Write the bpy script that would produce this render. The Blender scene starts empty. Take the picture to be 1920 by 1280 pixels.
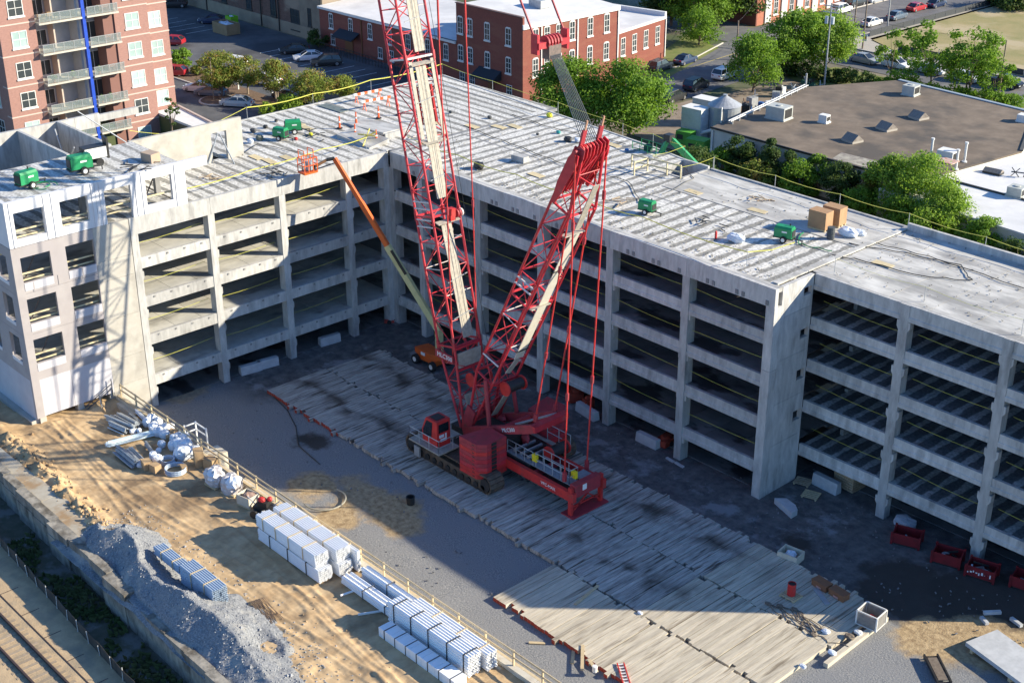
import bpy, math, random
from mathutils import Vector, Matrix
random.seed(7)
C = bpy.context.scene.collection
S = bpy.context.scene
# ------------------------------------------------------------------ camera
CAM = Vector((84.2715, -71.4825, 53.0366)); YAW, PIT, ROLL, FPX = 2.4012, 0.4373, -0.0035, 2642.92
Fv = Vector((math.cos(YAW)*math.cos(PIT), math.sin(YAW)*math.cos(PIT), -math.sin(PIT)))
Rv = Fv.cross(Vector((0, 0, 1))).normalized(); Uv = Rv.cross(Fv)
R2 = math.cos(ROLL)*Rv + math.sin(ROLL)*Uv; U2 = -math.sin(ROLL)*Rv + math.cos(ROLL)*Uv
cd = bpy.data.cameras.new('camera'); cam = bpy.data.objects.new('camera', cd); C.objects.link(cam)
M = Matrix((R2, U2, -Fv)).transposed().to_4x4(); M.translation = CAM
cam.matrix_world = M; cd.sensor_width = 36; cd.lens = FPX/1920*36; cd.clip_start = 1; cd.clip_end = 1500
S.camera = cam
def ray(u, v):
    return Fv + R2*((u-960)/FPX) - U2*((v-640)/FPX)
def G(u, v, z=0.0):          # surveyed point: where the sight line of a photo pixel meets height z
    d = ray(u, v); t = (z-CAM.z)/d.z; return CAM + d*t
def GY(u, v, y):
    d = ray(u, v); return CAM + d*((y-CAM.y)/d.y)
# ------------------------------------------------------------------ light
EL, AZ = math.radians(23.6), math.radians(45)
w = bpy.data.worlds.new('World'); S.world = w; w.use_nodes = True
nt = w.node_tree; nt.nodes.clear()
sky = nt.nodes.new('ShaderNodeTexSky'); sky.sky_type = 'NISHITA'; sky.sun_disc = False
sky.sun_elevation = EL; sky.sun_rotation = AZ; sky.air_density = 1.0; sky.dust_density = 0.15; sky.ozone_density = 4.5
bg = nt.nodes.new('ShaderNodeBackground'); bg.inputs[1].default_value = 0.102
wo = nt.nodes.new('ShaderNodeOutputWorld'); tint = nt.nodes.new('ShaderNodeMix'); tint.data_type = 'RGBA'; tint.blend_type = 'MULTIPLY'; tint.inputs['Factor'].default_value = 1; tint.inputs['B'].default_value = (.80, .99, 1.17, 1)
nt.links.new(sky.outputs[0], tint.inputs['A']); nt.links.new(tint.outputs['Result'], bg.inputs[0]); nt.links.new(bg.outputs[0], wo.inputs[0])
sd = bpy.data.lights.new('sun', 'SUN'); sd.energy = 5.0; sd.angle = math.radians(0.5); sd.color = (1.0, 0.90, 0.70)
sun = bpy.data.objects.new('sun', sd); C.objects.link(sun)
sdir = Vector((math.sin(AZ)*math.cos(EL), math.cos(AZ)*math.cos(EL), math.sin(EL)))
sun.rotation_euler = sdir.to_track_quat('Z', 'Y').to_euler(); sun.location = (60, 60, 80)
S.view_settings.view_transform = 'Standard'; S.view_settings.look = 'None'; S.view_settings.gamma = 1
S.view_settings.exposure = 0.97; S.view_settings.use_curve_mapping = False
# ------------------------------------------------------------------ materials
MATS = {}
def mat(name, c1, c2=None, sc=1.0, rough=.85, bump=0.0, metal=0.0, c3=None, sc3=.2, t3=(.5, .65), rnd=0.0, world=False,
        stretch=(1, 1, 1), emit=None, alpha=None, detail=6, lo=.35, hi=.65, spec=None, bsc=None):
    if name in MATS: return MATS[name]
    m = bpy.data.materials.new(name); MATS[name] = m; m.use_nodes = True
    n = m.node_tree; N = n.nodes; L = n.links; b = N['Principled BSDF']
    b.inputs['Roughness'].default_value = rough; b.inputs['Metallic'].default_value = metal
    if spec is not None: b.inputs['Specular IOR Level'].default_value = spec
    col = None
    if c2 or c3 or bump:
        if world: src = N.new('ShaderNodeNewGeometry').outputs['Position']
        else: src = N.new('ShaderNodeTexCoord').outputs['Object']
        mp = N.new('ShaderNodeMapping'); mp.inputs['Scale'].default_value = stretch; L.new(src, mp.inputs[0])
        if not world:
            oi = N.new('ShaderNodeObjectInfo'); va = N.new('ShaderNodeVectorMath'); va.operation = 'ADD'
            mu = N.new('ShaderNodeMath'); mu.operation = 'MULTIPLY'; mu.inputs[1].default_value = 57.0
            L.new(oi.outputs['Random'], mu.inputs[0]); L.new(mp.outputs[0], va.inputs[0]); L.new(mu.outputs[0], va.inputs[1]); vec = va.outputs[0]
        else: vec = mp.outputs[0]
        no = N.new('ShaderNodeTexNoise'); no.inputs['Scale'].default_value = sc; no.inputs['Detail'].default_value = detail; no.inputs['Roughness'].default_value = .62
        L.new(vec, no.inputs['Vector'])
        mr = N.new('ShaderNodeMapRange'); mr.inputs[1].default_value = lo; mr.inputs[2].default_value = hi; L.new(no.outputs[0], mr.inputs[0])
        mx = N.new('ShaderNodeMix'); mx.data_type = 'RGBA'; mx.inputs['A'].default_value = (*c1, 1); mx.inputs['B'].default_value = (*(c2 or c1), 1)
        L.new(mr.outputs[0], mx.inputs['Factor']); col = mx.outputs['Result']
        if c3:
            n3 = N.new('ShaderNodeTexNoise'); n3.inputs['Scale'].default_value = sc3; n3.inputs['Detail'].default_value = 5; n3.inputs['Roughness'].default_value = .6
            L.new(vec, n3.inputs['Vector'])
            m3 = N.new('ShaderNodeMapRange'); m3.inputs[1].default_value = t3[0]; m3.inputs[2].default_value = t3[1]; L.new(n3.outputs[0], m3.inputs[0])
            x3 = N.new('ShaderNodeMix'); x3.data_type = 'RGBA'; x3.inputs['B'].default_value = (*c3, 1)
            L.new(m3.outputs[0], x3.inputs['Factor']); L.new(col, x3.inputs['A']); col = x3.outputs['Result']
        if bump:
            nb = no
            if bsc:
                nb = N.new('ShaderNodeTexNoise'); nb.inputs['Scale'].default_value = bsc; nb.inputs['Detail'].default_value = 5; L.new(vec, nb.inputs['Vector'])
            bp = N.new('ShaderNodeBump'); bp.inputs['Strength'].default_value = .6; bp.inputs['Distance'].default_value = bump
            L.new(nb.outputs[0], bp.inputs['Height']); L.new(bp.outputs[0], b.inputs['Normal'])
    if rnd:
        oi2 = N.new('ShaderNodeObjectInfo'); m2 = N.new('ShaderNodeMapRange'); m2.inputs[3].default_value = 1-rnd; m2.inputs[4].default_value = 1+rnd
        L.new(oi2.outputs['Random'], m2.inputs[0]); hs = N.new('ShaderNodeHueSaturation'); L.new(m2.outputs[0], hs.inputs['Value'])
        if col: L.new(col, hs.inputs['Color'])
        else: hs.inputs['Color'].default_value = (*c1, 1)
        col = hs.outputs[0]
    if col: L.new(col, b.inputs['Base Color'])
    else: b.inputs['Base Color'].default_value = (*c1, 1)
    if alpha is not None: b.inputs['Alpha'].default_value = alpha
    m['_col'] = 1
    return m
def stripes(name, axis, per, ca, cb, frac=.5, base=None, world=True, rough=.85, nd=.11, off=0., cc=None):
    """Light and dark cast strips of a precast deck along one axis, broken up by noise."""
    m = bpy.data.materials.new(name); MATS[name] = m; m.use_nodes = True
    n = m.node_tree; N = n.nodes; L = n.links; b = N['Principled BSDF']; b.inputs['Roughness'].default_value = rough
    g = N.new('ShaderNodeNewGeometry'); sp = N.new('ShaderNodeSeparateXYZ'); L.new(g.outputs['Position'], sp.inputs[0])
    n1 = N.new('ShaderNodeTexNoise'); n1.inputs['Scale'].default_value = 1.1; n1.inputs['Detail'].default_value = 7; n1.inputs['Roughness'].default_value = .7; L.new(g.outputs['Position'], n1.inputs['Vector'])
    def mth(op, a, bb=None, cl=False):
        q = N.new('ShaderNodeMath'); q.operation = op; q.use_clamp = cl
        for i, v in enumerate((a, bb)):
            if v is None: continue
            if isinstance(v, (int, float)): q.inputs[i].default_value = v
            else: L.new(v, q.inputs[i])
        return q.outputs[0]
    x = mth('MULTIPLY', mth('ADD', sp.outputs[axis], off), 2*math.pi/per)
    s = mth('SINE', x)
    s = mth('ADD', s, mth('MULTIPLY', mth('SUBTRACT', n1.outputs[0], .5), nd*18))
    # long-wave patches where the strips are washed over
    n2 = N.new('ShaderNodeTexNoise'); n2.inputs['Scale'].default_value = .45; n2.inputs['Detail'].default_value = 8; n2.inputs['Roughness'].default_value = .7; L.new(g.outputs['Position'], n2.inputs['Vector'])
    s = mth('ADD', s, mth('MULTIPLY', mth('SUBTRACT', n2.outputs[0], .5), 3.2))
    f = mth('MULTIPLY', mth('ADD', s, frac), 2.2, True)
    mx = N.new('ShaderNodeMix'); mx.data_type = 'RGBA'; mx.inputs['A'].default_value = (*ca, 1); mx.inputs['B'].default_value = (*cb, 1); L.new(f, mx.inputs['Factor'])
    n3 = N.new('ShaderNodeTexNoise'); n3.inputs['Scale'].default_value = 5; n3.inputs['Detail'].default_value = 8; L.new(g.outputs['Position'], n3.inputs['Vector'])
    hs = N.new('ShaderNodeHueSaturation'); mr = N.new('ShaderNodeMapRange'); mr.inputs[1].default_value = .3; mr.inputs[2].default_value = .7; mr.inputs[3].default_value = .55; mr.inputs[4].default_value = 1.28
    L.new(n3.outputs[0], mr.inputs[0]); L.new(mr.outputs[0], hs.inputs['Value']); L.new(mx.outputs['Result'], hs.inputs['Color'])
    oi = N.new('ShaderNodeObjectInfo'); mo = N.new('ShaderNodeMapRange'); mo.inputs[3].default_value = .9; mo.inputs[4].default_value = 1.08; L.new(oi.outputs['Random'], mo.inputs[0])
    h2 = N.new('ShaderNodeHueSaturation'); L.new(mo.outputs[0], h2.inputs['Value']); L.new(hs.outputs[0], h2.inputs['Color'])
    L.new(h2.outputs[0], b.inputs['Base Color'])
    return m
# ------------------------------------------------------------------ mesh helpers
class MB:
    def __init__(s): s.v = []; s.f = []; s.mi = []
    def add(s, vs, fs, mi=0):
        o = len(s.v); s.v += [tuple(p) for p in vs]; s.f += [tuple(i+o for i in q) for q in fs]; s.mi += [mi]*len(fs); return s
    def box(s, x0, x1, y0, y1, z0, z1, mi=0):
        return s.add([(x0,y0,z0),(x1,y0,z0),(x1,y1,z0),(x0,y1,z0),(x0,y0,z1),(x1,y0,z1),(x1,y1,z1),(x0,y1,z1)],
                     [(0,3,2,1),(4,5,6,7),(0,1,5,4),(1,2,6,5),(2,3,7,6),(3,0,4,7)], mi)
    def cbox(s, x, y, z, sx, sy, sz, mi=0): return s.box(x-sx/2, x+sx/2, y-sy/2, y+sy/2, z, z+sz, mi)
    def prism(s, poly, z0, z1, mi=0):        # poly: ccw xy list
        n = len(poly); vs = [(p[0], p[1], z0) for p in poly]+[(p[0], p[1], z1) for p in poly]
        fs = [tuple(reversed(range(n))), tuple(range(n, 2*n))]+[(i, (i+1) % n, n+(i+1) % n, n+i) for i in range(n)]
        return s.add(vs, fs, mi)
    def xprism(s, poly, x0, x1, mi=0):       # poly in (y,z)
        n = len(poly); vs = [(x0, p[0], p[1]) for p in poly]+[(x1, p[0], p[1]) for p in poly]
        return s.add(vs, [tuple(reversed(range(n))), tuple(range(n, 2*n))]+[(i, (i+1) % n, n+(i+1) % n, n+i) for i in range(n)], mi)
    def yprism(s, poly, y0, y1, mi=0):       # poly in (x,z)
        n = len(poly); vs = [(p[0], y0, p[1]) for p in poly]+[(p[0], y1, p[1]) for p in poly]
        return s.add(vs, [tuple(range(n)), tuple(reversed(range(n, 2*n)))]+[((i+1) % n, i, n+i, n+(i+1) % n) for i in range(n)], mi)
    def bar(s, p, q, w, h=None, mi=0, up=(0, 0, 1)):
        h = h or w; p = Vector(p); q = Vector(q); d = q-p
        if d.length < 1e-6: return s
        d.normalize(); u = Vector(up)
        if abs(d.dot(u)) > .98: u = Vector((1, 0, 0))
        a = d.cross(u).normalized(); b = a.cross(d)
        vs = []
        for c in (p, q):
            for sx, sy in ((-1,-1),(1,-1),(1,1),(-1,1)): vs.append(c+a*(sx*w/2)+b*(sy*h/2))
        return s.add(vs, [(0,1,2,3),(7,6,5,4),(0,4,5,1),(1,5,6,2),(2,6,7,3),(3,7,4,0)], mi)
    def tube(s, p, q, r, n=6, r2=None, mi=0, cap=True):
        r2 = r if r2 is None else r2
        p = Vector(p); q = Vector(q); d = (q-p)
        if d.length < 1e-6: return s
        d.normalize(); u = Vector((0, 0, 1))
        if abs(d.dot(u)) > .98: u = Vector((1, 0, 0))
        a = d.cross(u).normalized(); b = a.cross(d); vs = []
        for c, rr in ((p, r), (q, r2)):
            for i in range(n):
                t = 2*math.pi*i/n; vs.append(c+a*(math.cos(t)*rr)+b*(math.sin(t)*rr))
        fs = [(i, n+i, n+(i+1) % n, (i+1) % n) for i in range(n)]
        if cap: fs += [tuple(range(n)), tuple(reversed(range(n, 2*n)))]
        return s.add(vs, fs, mi)
    def path(s, pts, r, n=5, mi=0):
        for i in range(len(pts)-1): s.tube(pts[i], pts[i+1], r, n, mi=mi)
        return s
    def lathe(s, prof, c=(0, 0, 0), n=16, mi=0):  # prof [(r,z)]
        vs = []; k = len(prof)
        for r, z in prof:
            for i in range(n):
                t = 2*math.pi*i/n; vs.append((c[0]+r*math.cos(t), c[1]+r*math.sin(t), c[2]+z))
        fs = [(j*n+i, j*n+(i+1) % n, (j+1)*n+(i+1) % n, (j+1)*n+i) for j in range(k-1) for i in range(n)]
        fs += [tuple(reversed(range(n))), tuple(range((k-1)*n, k*n))]
        return s.add(vs, fs, mi)
    def quad(s, a, b, c, d, mi=0): return s.add([a, b, c, d], [(0, 1, 2, 3)], mi)
    def blob(s, c, r, n=8, rings=6, jit=.12, mi=0, rng=random):
        vs = []
        rx, ry, rz = r if hasattr(r, '__len__') else (r, r, r)
        for j in range(rings+1):
            ph = math.pi*j/rings
            for i in range(n):
                t = 2*math.pi*(i+.5*(j % 2))/n; k = 1+rng.uniform(-jit, jit)
                vs.append((c[0]+rx*k*math.sin(ph)*math.cos(t), c[1]+ry*k*math.sin(ph)*math.sin(t), c[2]+rz*k*math.cos(ph)))
        fs = [(j*n+i, (j+1)*n+i, (j+1)*n+(i+1) % n, j*n+(i+1) % n) for j in range(rings) for i in range(n)]
        return s.add(vs, fs, mi)
    def mesh(s, name, mats, off=None, smooth=False):
        me = bpy.data.meshes.new(name)
        v = s.v if off is None else [(p[0]-off[0], p[1]-off[1], p[2]-off[2]) for p in s.v]
        me.from_pydata(v, [], s.f); mats = mats if isinstance(mats, (list, tuple)) else [mats]
        for m in mats: me.materials.append(m)
        if len(mats) > 1: me.polygons.foreach_set('material_index', s.mi)
        if smooth: me.polygons.foreach_set('use_smooth', [True]*len(me.polygons))
        me.update(); return me
OFF = {}
def meta(o, label=None, cat=None, group=None, kind=None):
    if label: o['label'] = label
    if cat: o['category'] = cat
    if group: o['group'] = group
    if kind: o['kind'] = kind
    return o
def thing(name, label, cat, loc=(0, 0, 0), rz=0., group=None):
    o = bpy.data.objects.new(name, None); C.objects.link(o); o.location = loc; o.rotation_euler = (0, 0, rz)
    o.empty_display_size = .3; OFF[o] = Vector(loc) if rz == 0 else Vector((0, 0, 0)); return meta(o, label, cat, group)
def part(name, mb, mats, par, smooth=False, local=False, label=None, kind=None):
    """a mesh part; world coordinates unless local (or the thing is rotated)"""
    off = Vector((0, 0, 0)) if local else OFF.get(par, Vector((0, 0, 0)))
    me = mb.mesh(name, mats, off, smooth) if isinstance(mb, MB) else mb
    o = bpy.data.objects.new(name, me); C.objects.link(o); o.parent = par; OFF[o] = off
    if label: o['label'] = label
    if kind: o['kind'] = kind
    return o
def inst(name, me, par, loc, rz=0.):
    o = bpy.data.objects.new(name, me); C.objects.link(o); o.parent = par; o.location = Vector(loc)-OFF.get(par, Vector((0, 0, 0))); o.rotation_euler = (0, 0, rz); return o
def single(name, mb, mats, label, cat, loc, rz=0., group=None, smooth=False, kind=None):
    """a thing that is one mesh, built in local coordinates"""
    me = mb.mesh(name, mats, None, smooth) if isinstance(mb, MB) else mb
    o = bpy.data.objects.new(name, me); C.objects.link(o); o.location = loc; o.rotation_euler = (0, 0, rz)
    return meta(o, label, cat, group, kind)
def struct(name, mb, mats, smooth=False, kind='structure'):
    o = bpy.data.objects.new(name, mb.mesh(name, mats, None, smooth)); C.objects.link(o); o['kind'] = kind; return o
def kids(o): return [c for c in bpy.data.objects if c.parent == o]
def dup(root, loc, rz=None, label=None, group=None, swap=None):
    allc = list(bpy.data.objects)
    def cp(o, par):
        c = o.copy(); C.objects.link(c)
        if par is not None: c.parent = par
        if swap and o.type == 'MESH' and o.name.split('.')[0] in swap: c.data = swap[o.name.split('.')[0]]
        for k in allc:
            if k.parent == o: cp(k, c)
        return c
    r = cp(root, None); r.location = loc
    if rz is not None: r.rotation_euler = (0, 0, rz)
    if label: r['label'] = label
    if group: r['group'] = group
    return r
def nz(x, y, s=1.0, seed=0):
    from mathutils import noise
    return noise.noise(Vector((x*s+seed*7.3, y*s-seed*3.1, seed*1.7)))
def fbm(x, y, s=1.0, seed=0, o=4):
    t = 0; a = 1; q = 0
    for k in range(o): t += a*nz(x, y, s*2**k, seed+k); q += a; a *= .5
    return t/q
# ================================================================== setting: ground
asph = mat('asphalt', (.075,.078,.085), (.12,.12,.125), sc=.35, rough=.9, world=True, bump=.01, bsc=8, c3=(.05,.05,.055), sc3=.08, t3=(.5,.62))
struct('ground', MB().quad((-650,-420,-.06),(420,-420,-.06),(420,-60,-.06),(-650,-60,-.06)).quad((-650,18.95,-.06),(420,18.95,-.06),(420,700,-.06),(-650,700,-.06)).quad((-650,-60,-.06),(-86,-60,-.06),(-86,18.95,-.06),(-650,18.95,-.06)).quad((-30,-60,-.06),(420,-60,-.06),(420,18.95,-.06),(-30,18.95,-.06)).quad((-86,-60,-4.8),(-30,-60,-4.8),(-30,18.95,-4.8),(-86,18.95,-4.8)).quad((-30,-60,-4.8),(-30,-60,-.06),(-30,18.95,-.06),(-30,18.95,-4.8)).quad((-86,-60,-4.8),(-86,18.95,-4.8),(-86,18.95,-.06),(-86,-60,-.06)).quad((-86,18.95,-4.8),(-30,18.95,-4.8),(-30,18.95,-.06),(-86,18.95,-.06)), mat('ground_soil', (.13,.115,.08), (.22,.19,.13), sc=.12, world=True, c3=(.07,.09,.035), sc3=.05, t3=(.45,.55)))
def sheet(name, poly, z, m, kind='structure'):
    return struct(name, MB().add([(p[0], p[1], z) for p in poly], [tuple(range(len(poly)))]), m, kind=kind)
gravel = mat('gravel', (.16,.16,.165), (.30,.29,.275), sc=9, rough=.95, world=True, bump=.05, detail=8, c3=(.24,.235,.22), sc3=.5, t3=(.45,.6))
# courtyard floor as one grid: dark compacted dirt near the garage, grey gravel in the middle, sand patches
def courtyard():
    mb = MB(); nx, ny = 150, 72; x0, x1, y0, y1 = -27, 74, -27.5, 21
    for j in range(ny+1):
        for i in range(nx+1):
            x = x0+(x1-x0)*i/nx; y = y0+(y1-y0)*j/ny
            z = .05*fbm(x, y, .35, 3)
            if y < -21 and x < 27: z += .35*max(0, fbm(x, y, .22, 9)+.1)*min(1, (-21-y)/3)
            mb.v.append((x, y, z))
    for j in range(ny):
        for i in range(nx):
            a = j*(nx+1)+i; mb.f.append((a, a+1, a+nx+2, a+nx+1)); mb.mi.append(0)
    m = bpy.data.materials.new('courtyard_floor'); m.use_nodes = True; n = m.node_tree; N = n.nodes; L = n.links; b = N['Principled BSDF']
    b.inputs['Roughness'].default_value = .95
    g = N.new('ShaderNodeNewGeometry'); P = g.outputs['Position']; sp = N.new('ShaderNodeSeparateXYZ'); L.new(P, sp.inputs[0])
    def noise(sc, det=6, off=0.):
        q = N.new('ShaderNodeTexNoise'); q.inputs['Scale'].default_value = sc; q.inputs['Detail'].default_value = det; q.inputs['Roughness'].default_value = .65
        va = N.new('ShaderNodeVectorMath'); va.operation = 'ADD'; va.inputs[1].default_value = (off, off*.7, 0); L.new(P, va.inputs[0]); L.new(va.outputs[0], q.inputs['Vector']); return q.outputs[0]
    def mth(op, a, c=None, cl=False):
        q = N.new('ShaderNodeMath'); q.operation = op; q.use_clamp = cl
        for i, v in enumerate((a, c)):
            if v is None: continue
            if isinstance(v, (int, float)): q.inputs[i].default_value = v
            else: L.new(v, q.inputs[i])
        return q.outputs[0]
    def mr(v, a, c):
        q = N.new('ShaderNodeMapRange'); q.inputs[1].default_value = a; q.inputs[2].default_value = c; L.new(v, q.inputs[0]); return q.outputs[0]
    def mix(f, a, c):
        q = N.new('ShaderNodeMix'); q.data_type = 'RGBA'; L.new(f, q.inputs['Factor'])
        for k, v in (('A', a), ('B', c)):
            if isinstance(v, tuple): q.inputs[k].default_value = (*v, 1)
            else: L.new(v, q.inputs[k])
        return q.outputs['Result']
    def spot(cx, cy, r, soft=1.5, amp=3.5):   # irregular patch mask
        vm = N.new('ShaderNodeVectorMath'); vm.operation = 'DISTANCE'; vm.inputs[1].default_value = (cx, cy, 0); L.new(P, vm.inputs[0])
        d = mth('ADD', vm.outputs['Value'], mth('MULTIPLY', mth('SUBTRACT', noise(.6, 5, cx), .5), amp*2))
        return mr(d, r+soft*.5, r-soft*.5)
    grav = mix(mr(noise(11, 8), .38, .62), (.12,.13,.145), (.32,.31,.295))
    grav = mix(mr(noise(.7, 4, 5), .4, .65), grav, (.22,.22,.222))
    dark = mix(mr(noise(1.2, 7, 3), .35, .65), (.065,.066,.068), (.155,.15,.145))
    dark = mix(mth('MULTIPLY', mr(noise(.3, 6, 11), .56, .64), .8), dark, (.26,.27,.28))
    # dark ground near the building: y > -6 (x<40) and near x<-1
    near = mr(mth('ADD', sp.outputs[1], mth('MULTIPLY', mth('SUBTRACT', noise(.35, 4, 8), .5), 6)), -6.5, -4.2)
    lft = mr(mth('ADD', sp.outputs[0], mth('MULTIPLY', mth('SUBTRACT', noise(.5, 4, 2), .5), 5)), -3.5, -5.5)
    lft = mth('MULTIPLY', lft, mr(sp.outputs[1], -19.5, -16.5))
    f = mth('MAXIMUM', near, lft)
    c = mix(f, grav, dark)
    for (cx, cy, r) in ((46, -1.8, 3.6), (50, 1.0, 3.8), (52.5, -1.2, 2.2), (37.5, -2.6, 1.2), (2.5, -18.9, .9), (3.8, -18.3, 1.0)):
        c = mix(mth('MULTIPLY', spot(cx, cy, r, 1.0, 2.2), .92), c, (.045,.037,.03))
    for (cx, cy, r, a) in ((12.6, -20.8, 1.4, .8), (15.4, -20.2, 1.7, 1.), (17.6, -20.6, 1.3, .9), (8.8, -22.4, 1.5, .9), (10.3, -20.0, .8, .7), (13.5, -23.6, 1.4, .9), (52, -3.4, 2.2, 1), (49.8, -5.2, 1.8, 1), (54.5, -2.5, 2, 1), (-11.5, -21.5, 2.0, .6)):
        c = mix(mth('MULTIPLY', spot(cx, cy, r*1.25, .8, 1.5), min(1, a*1.15)), c, mix(mr(noise(2.5, 7, 4), .35, .65), (.25,.17,.09), (.50,.37,.21)))
    L.new(c, b.inputs['Base Color'])
    bp = N.new('ShaderNodeBump'); bp.inputs['Distance'].default_value = .06; bp.inputs['Strength'].default_value = .8; L.new(noise(7, 8, 1), bp.inputs['Height']); L.new(bp.outputs[0], b.inputs['Normal'])
    struct('courtyard_ground', mb, m, smooth=True)
courtyard()

# ================================================================== parking garage
H = 16.24; LV = [2.85, 6.40, 9.65, 12.90]; XC = -9.8; BT = .90
conc = mat('concrete', (.35,.345,.335), (.54,.53,.51), sc=2.4, rough=.9, bump=.01, bsc=6, rnd=.15, world=True, c3=(.24,.235,.225), sc3=1.1, t3=(.53,.74), stretch=(1,1,.28), lo=.3, hi=.7)
concd = mat('concrete_dark', (.18,.18,.18), (.27,.265,.26), sc=1.2, rough=.9, rnd=.08, world=True, stretch=(1,1,.3))  # darkened to deepen the shade inside the bays; plates and strips share it
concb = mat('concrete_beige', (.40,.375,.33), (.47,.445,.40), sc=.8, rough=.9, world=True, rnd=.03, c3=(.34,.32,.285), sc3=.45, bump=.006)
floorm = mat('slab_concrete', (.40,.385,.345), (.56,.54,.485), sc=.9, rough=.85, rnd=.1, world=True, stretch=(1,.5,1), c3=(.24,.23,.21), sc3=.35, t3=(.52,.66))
floorw = mat('slab_wet_shaded', (.11,.112,.115), (.22,.22,.22), sc=.5, rough=.6, rnd=.12, world=True, stretch=(.6,1,1), c3=(.035,.035,.038), sc3=.3, t3=(.54,.60))  # wet patches on a base darkened to deepen the interior shade
st_x = stripes('deck_strips_x', 0, 1.245, (.27,.26,.235), (.63,.61,.565), frac=.6)
st_y = stripes('deck_strips_y', 1, 1.1225, (.27,.26,.235), (.63,.61,.565), frac=.6)
st_xd = stripes('floor_strips', 0, 1.24, (.10,.105,.11), (.36,.36,.35), frac=-.1, nd=.06)
plain = mat('deck_plain', (.37,.355,.325), (.62,.60,.555), sc=.9, rough=.8, world=True, rnd=.05, stretch=(.45,1.3,1), c3=(.29,.28,.265), sc3=.4, t3=(.5,.66), bump=.005, bsc=4)
garage = thing('parking_garage', 'unfinished grey precast concrete parking garage wrapped round the crane yard', 'building', (-9.8, 0, 0))
def P(name, mb, m, **k): return part(name, mb, m, garage, **k)
def column(x0, x1, y0, y1, z1, m=conc):
    P('column', MB().box(x0, x1, y0, y1, -.3, z1), m)
Sp = 14.88
RX = [-5.95+7.5*k for k in range(6)]
# right wing columns, courtyard face y=0
for i, x in enumerate(RX[:-1]):
    c = part('column', MB().box(x, x+.66, 0, .85, -.3, Sp-.004), conc, garage)
    for z in LV:
        for sx in (x-.14, x+.66): part('corbel', MB().box(sx, sx+.14, .12, .6, z-1.35, z-BT-.004), conc, c)
    part('column', MB().box(x, x+.66, 8.0, 8.7, -.3, H-.3), concd, garage)
part('column', MB().box(XC, XC+.62, -.02, .85, -.3, Sp-.004), conc, garage)
part('column', MB().box(XC-.85, XC-.004, -.57, .4, -.3, Sp-.004), conc, garage)
# end wall at x = 32.2 with small openings
def wallx(name, x0, x1, y0, y1, z0, z1, holes, m, mir=False):
    """wall slab with rectangular openings; plane normal X. holes (y0,y1,z0,z1)"""
    ys = sorted({y0, y1, *[h[0] for h in holes], *[h[1] for h in holes]}); zs = sorted({z0, z1, *[h[2] for h in holes], *[h[3] for h in holes]})
    mb = MB(); gridwall(mb, ys, zs, holes, lambda a, b, t: (x0 if t == 0 else x1, a, b), 1); return mb
def gridwall(mb, us, vs, holes, f, flip):
    def solid(i, j):
        if i < 0 or j < 0 or i >= len(us)-1 or j >= len(vs)-1: return False
        cu = (us[i]+us[i+1])/2; cv = (vs[j]+vs[j+1])/2
        return not any(h[0] < cu < h[1] and h[2] < cv < h[3] for h in holes)
    for i in range(len(us)-1):
        for j in range(len(vs)-1):
            if not solid(i, j): continue
            a, b, c, d = us[i], us[i+1], vs[j], vs[j+1]
            mb.quad(f(a,c,1), f(b,c,1), f(b,d,1), f(a,d,1)); mb.quad(f(a,c,0), f(a,d,0), f(b,d,0), f(b,c,0))
            if not solid(i-1, j): mb.quad(f(a,c,0), f(a,c,1), f(a,d,1), f(a,d,0))
            if not solid(i+1, j): mb.quad(f(b,c,1), f(b,c,0), f(b,d,0), f(b,d,1))
            if not solid(i, j-1): mb.quad(f(a,c,0), f(b,c,0), f(b,c,1), f(a,c,1))
            if not solid(i, j+1): mb.quad(f(a,d,1), f(b,d,1), f(b,d,0), f(a,d,0))
def wally(y0, y1, x0, x1, z0, z1, holes):
    xs = sorted({x0, x1, *[h[0] for h in holes], *[h[1] for h in holes]}); zs = sorted({z0, z1, *[h[2] for h in holes], *[h[3] for h in holes]})
    mb = MB(); gridwall(mb, xs, zs, holes, lambda a, b, t: (a, y0 if t == 0 else y1, b), 1); return mb
bands = [(-.3, 3.9), (3.92, 7.2), (7.22, 10.6), (10.62, 13.9), (13.92, H-.004)]
wz = [None, (5.1, 5.9), (8.38, 9.15), (11.6, 12.3), (14.85, 15.45)]
for (z0, z1), h in zip(bands, wz):
    P('wall_panel', wallx('w', 31.9, 32.2, .8, 4.25, z0, z1, [(3.2, 4.1, h[0], h[1])] if h else [], conc), conc)
P('column', MB().box(31.5, 32.23, -.02, .75, -.3, 10.1), conc); P('column', MB().box(31.5, 32.23, -.02, .75, 10.13, Sp-.004), conc)
# spandrels along y=0 with paired stem pockets
xs = [XC+.26]+[x+.33 for x in RX[:-1]]+[32.23]
for a, b in zip(xs[:-1], xs[1:]):
    sp_ = P('spandrel_beam', MB().box(a+.012, b-.012, -.02, .33, Sp, H+.02), conc)
    n = 3 if b-a > 5 else 1
    for k in range(n):
        cx = a+(b-a)*(k+.98)/n
        for dx in (-.55, .0):
            if a < cx+dx-.15 and cx+dx < b-.1: part('bearing_plate', MB().box(cx+dx-.17, cx+dx+.07, -.075, -.022, Sp+.08, Sp+.42), concd, sp_)
def beam_x(x0, x1, y, zt, m=conc, h=BT):
    """L beam along X: upright plus projecting ledge at its foot, face towards -y"""
    mb = MB(); yz = [(y+.30, zt), (y+.06, zt), (y+.06, zt-h+.36), (y, zt-h+.30), (y, zt-h), (y+.30, zt-h)]
    mb.xprism(yz, x0, x1); return P('floor_beam', mb, m)
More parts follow.
